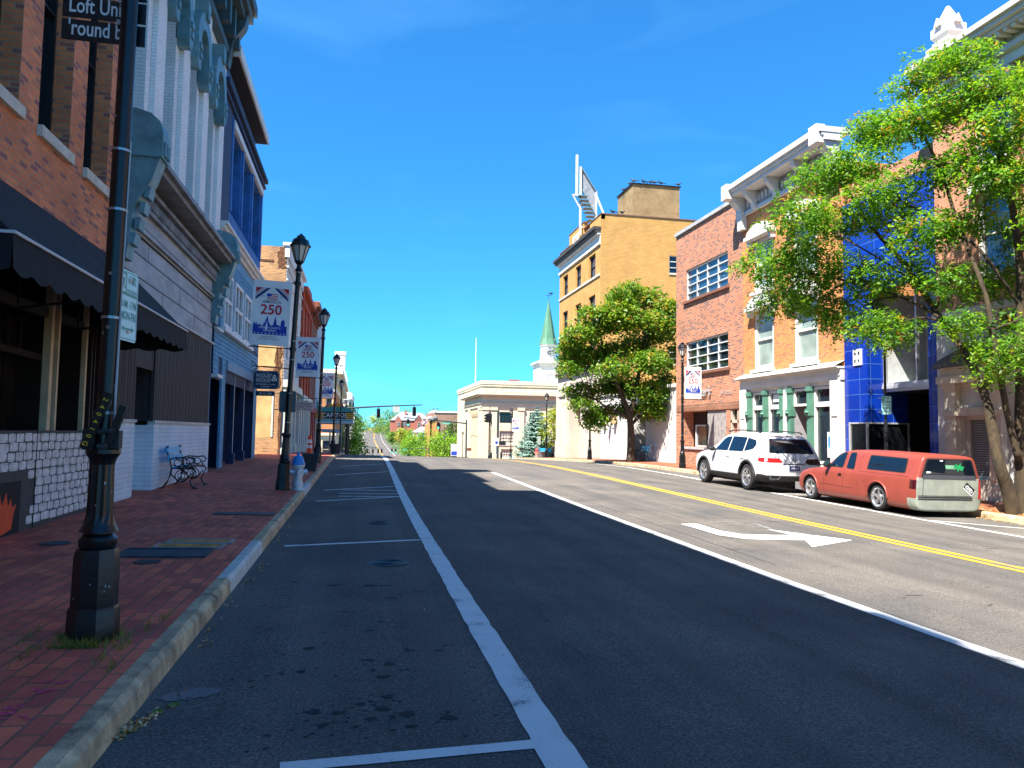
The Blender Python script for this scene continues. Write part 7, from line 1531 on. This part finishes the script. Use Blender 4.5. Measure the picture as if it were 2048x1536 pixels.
rg = random.Random(6); lob = [(rg.uniform(-120, 190), rg.uniform(620, 760), rg.uniform(5, 15), rg.uniform(7, 12)) for _ in range(110)]
lob = [l for l in lob if abs(l[0]-bend(l[1])-6) > 16] + [(rg.uniform(-20, 5), rg.uniform(640, 800), rg.uniform(5, 11), rg.uniform(5, 8)) for _ in range(16)] + [(rg.uniform(32, 60), rg.uniform(700, 900), rg.uniform(7, 12), 9) for _ in range(12)]
tag(crown('woods', lob, 26000, 1.3, .65, LF_H, 99, None, flat=.8, spray=7, droop=.3), kind='stuff')
m = MB()
for x, y, h_ in ((13.5, 420, 8), (19, 520, 9), (24, 640, 10)): m.tube([(x+bend(y), y, zr(14, y)-.5), (x+bend(y), y, zr(14, y)+h_)], .14, 6)
for k, (x, y, h_) in enumerate(((16.5, 420, 8.5), (17.5, 560, 9.5), (-3.5, 520, 9))):
    m = MB(); z0 = zr(10, y)-.3; m.tube([(x+bend(y), y, z0), (x+bend(y), y, z0+h_)], .15, 6); m.box(x+bend(y)-.9, x+bend(y)+.9, y-.06, y+.06, z0+h_-1, z0+h_-.8); tag(m.build('utility_pole', plain('grey_wood_pole', (.30, .28, .25), .9)), ('nearest grey utility pole where the far road climbs', 'second grey utility pole up the far hill', 'utility pole left of the far climbing road')[k], 'utility pole', 'utility poles along the far road')
# ------------------------------------------------------------------ VEHICLES
TYRE = plain('tyre_rubber', (.012, .012, .013), .8, var=.3); CHROME = plain('polished_rim', (.62, .63, .65), .22, metal=.85, var=.1); CARW = plain('white_car_paint', (.56, .57, .58), .22, var=.03, spec=.6); CLAD = plain('black_cladding', (.014, .014, .015), .55, var=.2)
CGLASS = glass('car_glass', (.004, .008, .014), .03, .45); REDL = plain('red_tail_lens', (.42, .012, .015), .15, var=.2, scale=12, spec=.8); DREDL = plain('dark_red_lens', (.05, .006, .01), .12, var=.3, scale=20, spec=.8)
CORAL = plain('coral_primer', (.26, .050, .034), .40, var=.10, scale=2.2, spec=.5); SAGE = plain('bare_primer_sage', (.27, .295, .24), .6, var=.22, scale=3.5); SEAM = plain('panel_gap', (.03, .02, .02), .8, var=0)
def car_body(name, st, par, mats, wells, pick, levels=2):
    """loft through stations (y, w, z0, zb, zr, wr), round it, cut the wheel wells; pick(centre) -> material slot"""
    V = []; F_ = []; sec = []
    for (y, w_, z0, zb, zr_, wr) in st:
        wt = w_*.985; zs_ = z0+(zb-z0)*.30
        half = [(0, z0), (w_*.72, z0), (w_*.95, z0+.03), (w_*.995, zs_), (w_, z0+(zb-z0)*.62), (wt, zb-.03), (wt-.035, zb+.012), (wr+(wt-wr)*.30, zb+(zr_-zb)*.70), (wr+.01, zr_-.045), (wr-.09, zr_-.004), (wr*.45, zr_+.012), (0, zr_+.016)]
        sec.append([(-x, y, z) for x, z in half] + [(x, y, z) for x, z in half[::-1][1:-1]])
    n = len(sec[0])
    for s_ in sec: V += s_
    for i in range(len(sec)-1):
        for j in range(n): F_.append((i*n+j, i*n+(j+1) % n, (i+1)*n+(j+1) % n, (i+1)*n+j))
    def cap(i0):                                     # quads across the end
        h = n//2
        for j in range(h): 
            a, b_, c, d = i0+j, i0+j+1, i0+(n-j-1) % n, i0+(n-j) % n
            q = [a, b_, c, d]; q = [v for k, v in enumerate(q) if v not in q[:k]]
            if len(q) > 2: F_.append(tuple(q))
    cap(0); cap((len(sec)-1)*n)
    me = bpy.data.meshes.new(name); me.from_pydata(V, [], F_)
    bm_ = bmesh.new(); bm_.from_mesh(me); bmesh.ops.recalc_face_normals(bm_, faces=bm_.faces); bm_.to_mesh(me); bm_.free()
    ob = bpy.data.objects.new(name, me); COL.objects.link(ob); sd = ob.modifiers.new('s', 'SUBSURF'); sd.levels = levels; sd.render_levels = levels
    tmp = []
    for (wy, wz, wr_, x0, x1) in wells:
        c_ = MB(); c_.tube([(x0, wy, wz), (x1, wy, wz)], wr_, 36); co = c_.build('cut', CLAD); bm2 = bmesh.new(); bm2.from_mesh(co.data); bmesh.ops.recalc_face_normals(bm2, faces=bm2.faces); bm2.to_mesh(co.data); bm2.free()
        bo = ob.modifiers.new('b', 'BOOLEAN'); bo.object = co; bo.operation = 'DIFFERENCE'; bo.solver = 'EXACT'; tmp.append(co)
    dg = bpy.context.evaluated_depsgraph_get(); dg.update(); res = bpy.data.meshes.new_from_object(ob.evaluated_get(dg))
    bpy.data.objects.remove(ob)
    for c_ in tmp: bpy.data.objects.remove(c_)
    res.materials.clear()
    for m_ in mats: res.materials.append(m_)
    for p in res.polygons:
        p.material_index = pick(p.center, p.normal, wells); p.use_smooth = True
    try: res.set_sharp_from_angle(angle=R(38))
    except Exception: pass
    o = bpy.data.objects.new(name, res); COL.objects.link(o); o.parent = par
    bm_ = bmesh.new(); bm_.from_mesh(res); bv = BVHTree.FromBMesh(bm_); bm_.free()
    return o, bv
def onto(bv, p, d, off):
    h = bv.ray_cast(Vector(p), Vector(d))
    if h[0] is None: return None
    return h[0] - Vector(d)*off
def decal(mb, bv, poly, plane, off=.004, mi=0, cuts=5):
    """lay a flat outline onto the body: plane 'L','R' (y,z), 'B' rear, 'F' front (x,z)"""
    bm_ = bmesh.new(); vs = [bm_.verts.new((u, v, 0)) for u, v in poly]; bm_.faces.new(vs); bmesh.ops.triangulate(bm_, faces=bm_.faces)
    bmesh.ops.subdivide_edges(bm_, edges=bm_.edges, cuts=cuts, use_grid_fill=True); bmesh.ops.triangulate(bm_, faces=bm_.faces)
    pts = []; last = None
    for v in bm_.verts:
        u, z = v.co.x, v.co.y
        o_, d = {'L': ((-3, u, z), (1, 0, 0)), 'R': ((3, u, z), (-1, 0, 0)), 'B': ((u, -3, z), (0, 1, 0)), 'F': ((u, 9, z), (0, -1, 0))}[plane]
        q = onto(bv, o_, d, off); pts.append(q)
    bm_.verts.index_update(); good = [q for q in pts if q is not None]
    fs = [tuple(v.index for v in f.verts) for f in bm_.faces if all(pts[v.index] is not None for v in f.verts)]
    pts = [q if q is not None else good[0] for q in pts]; bm_.free(); mb.add(pts, fs, mi)
def pline(mb, bv, pts, plane, rad=.005, mi=0):
    out = []
    for (ua, za), (ub, zb) in zip(pts, pts[1:]):
        for k in range(8):
            u, z = ua+(ub-ua)*k/8, za+(zb-za)*k/8
            o_, d = {'L': ((-3, u, z), (1, 0, 0)), 'R': ((3, u, z), (-1, 0, 0)), 'B': ((u, -3, z), (0, 1, 0)), 'F': ((u, 9, z), (0, -1, 0))}[plane]
            q = onto(bv, o_, d, .001)
            if q is not None: out.append(q)
    if len(out) > 1: mb.tube(out, rad, 5, mi)
def wheel(par, x, y, r_, wd, rr_, side, spokes=5, twin=True, dish=.03):
    """side -1: outer face towards -x"""
    m = MB(); n = 40; s_ = side
    pr = [(rr_, -wd*.02), (rr_+.012, .0), (r_-.03, .0), (r_-.006, .02), (r_, .05), (r_, wd-.05), (r_-.006, wd-.02), (r_-.03, wd), (rr_, wd)]
    k = [(x+(-s_)*q, y+rad*math.cos(6.2832*j/n), r_+rad*math.sin(6.2832*j/n)) for rad, q in pr for j in range(n)]
    m.add(k, [(i*n+j, i*n+(j+1) % n, (i+1)*n+(j+1) % n, (i+1)*n+j) for i in range(len(pr)-1) for j in range(n)])
    o = m.build('wheel', TYRE, par, smooth=True, local=True)
    m = MB(); pr = [(rr_+.004, -.004), (rr_-.012, -.008), (rr_-.03, .01), (rr_-.045, .06), (rr_-.05, wd*.7), (.02, wd*.7)]
    k = [(x+(-s_)*q, y+rad*math.cos(6.2832*j/n), r_+rad*math.sin(6.2832*j/n)) for rad, q in pr for j in range(n)]
    m.add(k, [(i*n+j, i*n+(j+1) % n, (i+1)*n+(j+1) % n, (i+1)*n+j) for i in range(len(pr)-1) for j in range(n)])
    for q in range(spokes):
        for tw in ((-.20, .20) if twin else (0,)):
            a0 = 6.2832*q/spokes+.3; a1 = a0+tw; w0, w1 = (.020, .026) if twin else (.045, .03)
            ra, rb = .05, rr_-.02
            pa = [(ra*math.cos(a0)-w0*math.sin(a0)*sg, ra*math.sin(a0)+w0*math.cos(a0)*sg) for sg in (-1, 1)]; pb = [(rb*math.cos(a1)-w1*math.sin(a1)*sg, rb*math.sin(a1)+w1*math.cos(a1)*sg) for sg in (1, -1)]
            m.prism(pa+pb, lambda u, v, d: (x+(-s_)*(.012+dish*(1-math.hypot(u, v)/rr_)+d), y+u, r_+v), 0, .03)
    m.tube([(x+(-s_)*(.005+dish*.4), y, r_), (x+(-s_)*.08, y, r_)], .065, 14); rim = m.build('rim', CHROME, o, smooth=25, local=True)
    m = MB(); m.tube([(x+(-s_)*.11, y, r_), (x+(-s_)*.125, y, r_)], rr_*.72, 20); m.build('brake_disc', plain('brake_steel', (.10, .10, .10), .5, metal=.6), o, local=True)
    return o
def rpoly(pts, r_=.05, k=4):
    out = []; n = len(pts)
    for i in range(n):
        a, b_, c = Vector(pts[i-1]), Vector(pts[i]), Vector(pts[(i+1) % n]); p0 = b_+(a-b_).normalized()*min(r_, (a-b_).length*.45); p1 = b_+(c-b_).normalized()*min(r_, (c-b_).length*.45)
        for q in range(k+1): t = q/k; out.append(tuple((1-t)**2*p0+2*t*(1-t)*b_+t*t*p1))
    return out
# --- white SUV
su = thing('parked_suv', 'white sport utility vehicle with black lower cladding, parked ahead of the red pickup', 'car', (12.84, 20.55, 0), 'vehicles parked on the right')
ST = [(0, .78, .44, .68, .73, .66), (.035, .91, .36, .80, .85, .80), (.10, .95, .31, .98, 1.07, .86), (.24, .972, .28, 1.07, 1.33, .82), (.40, .98, .27, 1.09, 1.58, .76), (.54, .985, .26, 1.10, 1.70, .725), (.90, .988, .25, 1.11, 1.755, .71), (1.8, .988, .24, 1.12, 1.785, .70), (2.55, .988, .24, 1.12, 1.775, .69), (3.0, .988, .24, 1.12, 1.71, .68), (3.4, .988, .24, 1.115, 1.48, .71), (3.78, .988, .24, 1.10, 1.18, .80), (4.25, .985, .25, 1.05, 1.11, .82), (4.7, .96, .26, .98, 1.04, .78), (4.96, .87, .30, .82, .88, .68), (5.04, .72, .36, .66, .72, .55)]
def pk_suv(c, n, wells):
    for (wy, wz, wr_, x0, x1) in wells:
        if abs(math.hypot(c.y-wy, c.z-wz)-wr_) < .02 and abs(n.x) < .6 and min(x0, x1) <= c.x <= max(x0, x1): return 1
    if c.y < .5 and c.z < .50: return 1
    if c.z < .44: return 1
    return 0
WL = [(1.08, .40, .455, -1.3, -.62), (1.08, .40, .455, .62, 1.3), (4.06, .40, .455, -1.3, -.62), (4.06, .40, .455, .62, 1.3)]
bo, bv = car_body('body', ST, su, [CARW, CLAD], WL, pk_suv)
for wy in (1.08, 4.06): wheel(su, -.985, wy, .39, .25, .275, -1); wheel(su, .985, wy, .39, .25, .275, 1)
for side in 'LR':
    for poly in ([(3.36, 1.155), (2.42, 1.155), (2.42, 1.63), (2.75, 1.62), (2.98, 1.53)], [(2.36, 1.155), (1.42, 1.165), (1.42, 1.62), (2.36, 1.64)], [(1.36, 1.175), (.86, 1.26), (.74, 1.40), (.84, 1.54), (1.36, 1.61)]):
        m = MB(); decal(m, bv, rpoly(poly, .05), side, .005); m.build('side_window', CGLASS, bo, smooth='all', local=True)
    sx = -1 if side == 'L' else 1
    m = MB(); p = [(sx*.70, .75, 1.765), (sx*.725, .9, 1.81), (sx*.72, 1.8, 1.845), (sx*.71, 2.5, 1.83), (sx*.70, 2.75, 1.775)]; m.tube(p, .022, 6); m.build('roof_rail', CLAD, su, local=True)
    for (hy) in (2.32, 1.40):
        m = MB(); q = onto(bv, (sx*3, hy, .98), (-sx, 0, 0), -.0); m.box(q.x-.02, q.x+.02, hy-.12, hy+.12, .965, .995); m.build('door_handle', CARW, su, local=True)
    m = MB(); q = onto(bv, (sx*3, 3.22, 1.17), (-sx, 0, 0), 0); rr2 = [(.02, -.10), (.075, -.07), (.10, 0), (.08, .07), (.02, .10)]
    cx_ = q.x+sx*.17; k = [(cx_+a*1.3*math.cos(6.2832*j/10), 3.22+b_*.8, 1.19+a*.85*math.sin(6.2832*j/10)) for a, b_ in rr2 for j in range(10)]
    m.add(k, [(i*10+j, i*10+(j+1) % 10, (i+1)*10+(j+1) % 10, (i+1)*10+j) for i in range(4) for j in range(10)] + [tuple(range(10)), tuple(40+j for j in range(10))]); m.bar((q.x, 3.22, 1.15), (cx_, 3.22, 1.17), .05, .05); m.build('mirror', CLAD, su, smooth=True, local=True)
    m = MB(); pline(m, bv, [(2.39, 1.15), (2.39, .46)], side, .006); pline(m, bv, [(1.39, 1.16), (1.39, .95), (1.55, .62)], side, .006); pline(m, bv, [(3.35, 1.13), (3.42, .9), (3.42, .46)], side, .006); pline(m, bv, [(3.9, .93), (3.0, .90), (1.5, .91), (.5, .95)], side, .005); m.build('panel_gap', plain('white_gap', (.22, .23, .24), .7), bo, local=True)
    for wy in (1.08, 4.06):
        m = MB(); arc = [(wy+.49*math.cos(a), .40+.49*math.sin(a)) for a in [math.pi*k/16 for k in range(-1, 18)]]; pline(m, bv, arc, side, .042); m.build('wheel_arch', CLAD, bo, local=True)
m = MB(); decal(m, bv, rpoly([(-.76, 1.17), (.76, 1.17), (.62, 1.60), (-.62, 1.60)], .05), 'B', .006, 0, 7); m.build('rear_window', CGLASS, bo, smooth='all', local=True)
m = MB(); decal(m, bv, rpoly([(-.74, 1.22), (.74, 1.22), (.60, 1.68), (-.60, 1.68)], .05), 'F', .006, 0, 7); m.build('windscreen', CGLASS, bo, smooth='all', local=True)
for sx in (-1, 1):
    m = MB(); pl = [(sx*.90, 1.03), (sx*.46, 1.01), (sx*.38, .93), (sx*.40, .885), (sx*.90, .885)]; decal(m, bv, pl, 'B', .008, 0); decal(m, bv, [(.07, .89), (.07, 1.03), (.42, 1.01), (.40, .91)], 'L' if sx < 0 else 'R', .008, 0); decal(m, bv, [(sx*.90, .882), (sx*.42, .882), (sx*.5, .845), (sx*.88, .845)], 'B', .007, 1); m.build('tail_light', [REDL, plain('clear_lens', (.5, .5, .52), .2)] if sx < 0 else [DREDL, CLAD], su, local=True)  # right lamp gets darker lens colours than the left
m = MB(); decal(m, bv, [(-.38, .868), (.38, .868), (.38, .842), (-.38, .842)], 'B', .010, 0); m.build('chrome_strip', plain('dark_chrome', (.10, .10, .10), .25, metal=.6), su, local=True)
yb_ = onto(bv, (0, -3, .94), (0, 1, 0), 0).y
m = MB(); n = 18; m.tube([(.075*math.cos(6.2832*i/n), yb_-.010, .945+.075*math.sin(6.2832*i/n)) for i in range(n+1)], .009, 5)
for a, b_ in (((-.035, 1.01), (0, .955)), ((.035, 1.01), (0, .955)), ((-.062, .985), (-.03, .885)), ((-.03, .885), (0, .94)), ((0, .94), (.03, .885)), ((.03, .885), (.062, .985))): m.bar((a[0], yb_-.010, a[1]), (b_[0], yb_-.010, b_[1]), .012, .012)
m.text('ATLAS', lambda u, v, d=0: (u, yb_-.03-d, v), 0, .80, .055, 0, .002, 'CENTER', .01, 1.6); m.build('badge', plain('badge_dark_chrome', (.09, .10, .11), .25, metal=.5), su, local=True)
yb_ = onto(bv, (0, -3, .70), (0, 1, 0), 0).y
m = MB(); m.box(-.17, .17, yb_-.02, yb_+.02, .66, .80, 0); m.text('BFN 417', lambda u, v, d=0: (u, yb_-.022-d, v), 0, .70, .085, 1, .001, 'CENTER', .008, .85); m.build('licence_plate', [plain('plate_navy', (.01, .03, .12), .4), SIGNW], su, local=True)
for sx in (-1, 1): m = MB(); yq = onto(bv, (sx*.62, -3, .46), (0, 1, 0), 0).y; f4 = [(sx*.80, .50), (sx*.46, .50), (sx*.52, .40), (sx*.80, .40)]; [m.bar((f4[i][0], yq-.012, f4[i][1]), (f4[(i+1) % 4][0], yq-.012, f4[(i+1) % 4][1]), .022, .022) for i in range(4)]; m.build('exhaust_trim', CHROME, su, local=True)
m = MB(); m.box(-.66, .66, .3, 4.7, .18, .30); m.build('underbody', DARK, su, local=True)
m = MB(); decal(m, bv, [(-.5, 1.665), (.5, 1.665), (.5, 1.69), (-.5, 1.69)], 'B', .006, 0); m.build('brake_light', DREDL, su, local=True)
su.location.z = zr(12.84, 22.5)+.002; su.rotation_euler = (math.atan((zr(12, 24.6)-zr(12, 21.6))/3), math.atan(CS), 0)
# --- low red pickup with a topper
pk = thing('parked_pickup', 'lowered coral red pickup with camper shell and sage primer tailgate, parked behind the white vehicle', 'pickup', (13.07, 14.76, 0), 'vehicles parked on the right')
SP = [(0, .81, .15, .83, 1.29, .625), (.012, .845, .11, .85, 1.345, .652), (.05, .862, .10, .86, 1.372, .66), (.5, .866, .10, .87, 1.385, .665), (1.2, .868, .11, .875, 1.395, .67), (1.88, .868, .12, .875, 1.40, .67), (2.1, .868, .12, .875, 1.405, .66), (2.65, .868, .12, .875, 1.40, .655), (2.98, .868, .12, .87, 1.34, .65), (3.26, .868, .12, .865, 1.12, .68), (3.52, .868, .12, .85, .925, .735), (3.95, .866, .12, .82, .885, .735), (4.4, .85, .13, .76, .815, .70), (4.66, .81, .15, .66, .71, .62), (4.76, .72, .2, .54, .58, .5)]
WP = [(1.30, .305, .345, -1.3, -.55), (1.30, .305, .345, .55, 1.3), (4.05, .305, .345, -1.3, -.55), (4.05, .305, .345, .55, 1.3)]
def pk_pick(c, n, wells):
    for (wy, wz, wr_, x0, x1) in wells:
        if abs(math.hypot(c.y-wy, c.z-wz)-wr_) < .015 and abs(n.x) < .6 and min(x0, x1) <= c.x <= max(x0, x1): return 2
    if c.y < .09 and c.z < .86 and n.y < -.35: return 1
    if c.y < .34 - .5*max(0, c.z-.25) and c.z < .40: return 1
    return 0
bo, bv = car_body('body', SP, pk, [CORAL, SAGE, DARK], WP, pk_pick, 2)
for wy in (1.30, 4.05): wheel(pk, -.835, wy, .305, .22, .225, -1, 5, False, .05); wheel(pk, .835, wy, .305, .22, .225, 1, 5, False, .05)
RUB = plain('window_rubber', (.012, .012, .014), .6, var=0)
for side in 'LR':
    for nm, poly in (('door_window', [(3.26, .925), (2.66, .925), (2.64, 1.335), (2.90, 1.32), (3.02, 1.27)]), ('cab_window', [(2.52, .92), (2.20, .90), (2.26, 1.335), (2.50, 1.34)]), ('topper_window', [(1.74, .945), (.40, .935), (.42, 1.275), (1.72, 1.30)])):
        m = MB(); decal(m, bv, rpoly(poly, .05), side, .004); cx_, cz_ = sum(p[0] for p in poly)/len(poly), sum(p[1] for p in poly)/len(poly); fr_ = m.build(nm, RUB, bo, smooth='all', local=True)
        m = MB(); decal(m, bv, rpoly([(cx_+(p[0]-cx_)*.94, cz_+(p[1]-cz_)*.88) for p in poly], .05), side, .008); m.build('pane', CGLASS, fr_, smooth='all', local=True)
    sx = -1 if side == 'L' else 1
    m = MB()
    for ln in ([(2.60, 1.36), (2.60, .9), (2.60, .18)], [(3.40, .86), (3.42, .5), (3.40, .18)], [(1.98, 1.38), (2.02, .9), (2.0, .14)], [(1.98, .885), (.03, .865)], [(3.8, .47), (2.0, .44)], [(.02, .42), (.02, .86)], [(4.0, .80), (3.5, .86)]): pline(m, bv, ln, side, .0055)
    m.build('panel_gap', plain('coral_gap', (.12, .025, .015), .7), bo, local=True)
    m = MB(); pline(m, bv, [(1.72+.075*math.cos(6.2832*k/16), .60+.085*math.sin(6.2832*k/16)) for k in range(17)], side, .005); m.build('fuel_door', plain('coral_gap', (.16, .03, .02), .7), bo, local=True)
    for wy in (1.30, 4.05): m = MB(); pline(m, bv, [(wy+.375*math.cos(a), .305+.375*math.sin(a)) for a in [math.pi*k/16 for k in range(0, 17)]], side, .024); m.build('wheel_arch', CORAL, bo, smooth='all', local=True)
    m = MB(); q = onto(bv, (sx*3, 2.74, .75), (-sx, 0, 0), 0); m.box(q.x-.018, q.x+.018, 2.67, 2.79, .725, .775); m.build('door_handle', BLACK, pk, local=True)
    m = MB(); q = onto(bv, (sx*3, 3.18, .95), (-sx, 0, 0), 0); cx_ = q.x+sx*.12
    k = [(cx_+a*1.2*math.cos(6.2832*j/10), 3.2+b_*.8, .985+a*.9*math.sin(6.2832*j/10)) for a, b_ in ((.02, -.08), (.085, -.05), (.10, 0), (.07, .07), (.02, .10)) for j in range(10)]
    m.add(k, [(i*10+j, i*10+(j+1) % 10, (i+1)*10+(j+1) % 10, (i+1)*10+j) for i in range(4) for j in range(10)] + [tuple(range(10)), tuple(40+j for j in range(10))]); m.bar((q.x, 3.18, .93), (cx_, 3.2, .96), .06, .05); m.build('mirror', plain('teal_black_plastic', (.012, .03, .035), .35), pk, smooth=True, local=True)
    m = MB()
    if side == 'L': decal(m, bv, [(.015, .60), (.015, .80), (.20, .81), (.21, .61)], side, .006); m.build('tail_light', DREDL, pk, local=True)
    else: decal(m, bv, [(.64, .42), (.83, .42), (.81, .84), (.70, .84)], 'B', .006) if False else decal(m, bv, [(.76, .40), (.84, .42), (.82, .84), (.77, .84)], 'B', .006); m.build('tail_light', REDL, pk, local=True)
m = MB(); decal(m, bv, rpoly([(-.73, .865), (.73, .865), (.585, 1.295), (-.585, 1.295)], .05), 'B', .004, 0, 7); fr_ = m.build('rear_window', RUB, bo, smooth='all', local=True)
m = MB(); decal(m, bv, rpoly([(-.66, .945), (.66, .945), (.56, 1.27), (-.56, 1.27)], .05), 'B', .009, 0, 7); m.build('pane', CGLASS, fr_, smooth='all', local=True)
m = MB(); decal(m, bv, [(-.70, .85), (.70, .85), (.67, .93), (-.67, .93)], 'B', .011, 0, 5); m.box(-.05, .05, -.01, .03, .87, .91, 1); m.build('window_trim', [plain('trim_grey', (.055, .06, .075), .5, var=.1), BLACK], fr_, local=True)
m = MB(); pline(m, bv, [(-.80, .43), (.80, .43)], 'B', .011); pline(m, bv, [(-.80, .385), (.80, .385)], 'B', .011); pline(m, bv, [(-.80, .46), (.80, .46)], 'B', .005); pline(m, bv, [(-.66, .84), (-.70, .3)], 'B', .004); m.build('stripe', BLACK, pk, local=True)
yb_ = onto(bv, (.1, -3, 1.1), (0, 1, 0), 0).y - .02
m = MB(); star = []
for j in range(12): r_ = (.13 if j % 2 == 0 else .055); a = j*math.pi/6+.2; star.append((.24+r_*math.cos(a)*1.1, 1.11+r_*math.sin(a)*.85))
decal(m, bv, star, 'B', .016, 0, 2); decal(m, bv, [(-.10, 1.07), (.18, 1.07), (.20, 1.15), (-.12, 1.16)], 'B', .015, 1, 2); decal(m, bv, [(-.26, 1.235), (-.18, 1.235), (-.18, 1.265), (-.26, 1.265)], 'B', .016, 2, 1); decal(m, bv, [(-.60, .96), (-.50, .97), (-.48, 1.0), (-.60, 1.01)], 'B', .016, 2, 1); m.build('sticker', [plain('sticker_green', (.01, .33, .10), .5, var=.2), plain('sticker_mint', (.22, .52, .32), .5, var=.5, scale=40), SIGNW], pk, local=True)
m = MB(); ca, sa = math.cos(-.68), math.sin(-.68); K = lambda u, v: (.52+u*ca-v*sa, .62+u*sa+v*ca)
decal(m, bv, [K(-.15, -.085), K(.15, -.085), K(.15, .085), K(-.15, .085)], 'B', .006, 1, 2); decal(m, bv, [K(-.15, -.06), K(.13, -.06), K(.13, .085), K(-.15, .085)], 'B', .008, 0, 2); decal(m, bv, [K(-.12, -.02), K(-.08, -.045), K(0, -.04), K(.07, -.05), K(.11, -.02), K(.10, .03), K(.05, .045), K(-.02, .035), K(-.08, .05), K(-.12, .02)], 'B', .010, 1, 2)
def KT(u, v, d=0): a = K(u, v); q = onto(bv, (a[0], -3, a[1]), (0, 1, 0), .012); return q
m.text('Ford', KT, -.005, -.03, .085, 0, 0, 'CENTER', .008, 1.1, .3); m.build('sticker', [BLACK, SIGNW], pk, local=True)
m = MB(); m.box(-.72, .72, 4.70, 4.86, .20, .40); m.box(-.80, -.68, 4.52, 4.84, .20, .40); m.box(.68, .80, 4.52, 4.84, .20, .40); m.build('front_bumper', CHROME, pk, local=True)
m = MB(); decal(m, bv, rpoly([(-.70, .96), (.70, .96), (.58, 1.31), (-.58, 1.31)], .05), 'F', .006, 0, 7); m.build('windscreen', CGLASS, bo, smooth='all', local=True)
m = MB(); m.box(-.58, .58, .2, 4.4, .10, .2); m.build('underbody', DARK, pk, local=True)
pk.location.z = zr(13.07, 17)+.002; pk.rotation_euler = (math.atan((zr(12, 18.9)-zr(12, 16.1))/2.8), math.atan(CS), 0)
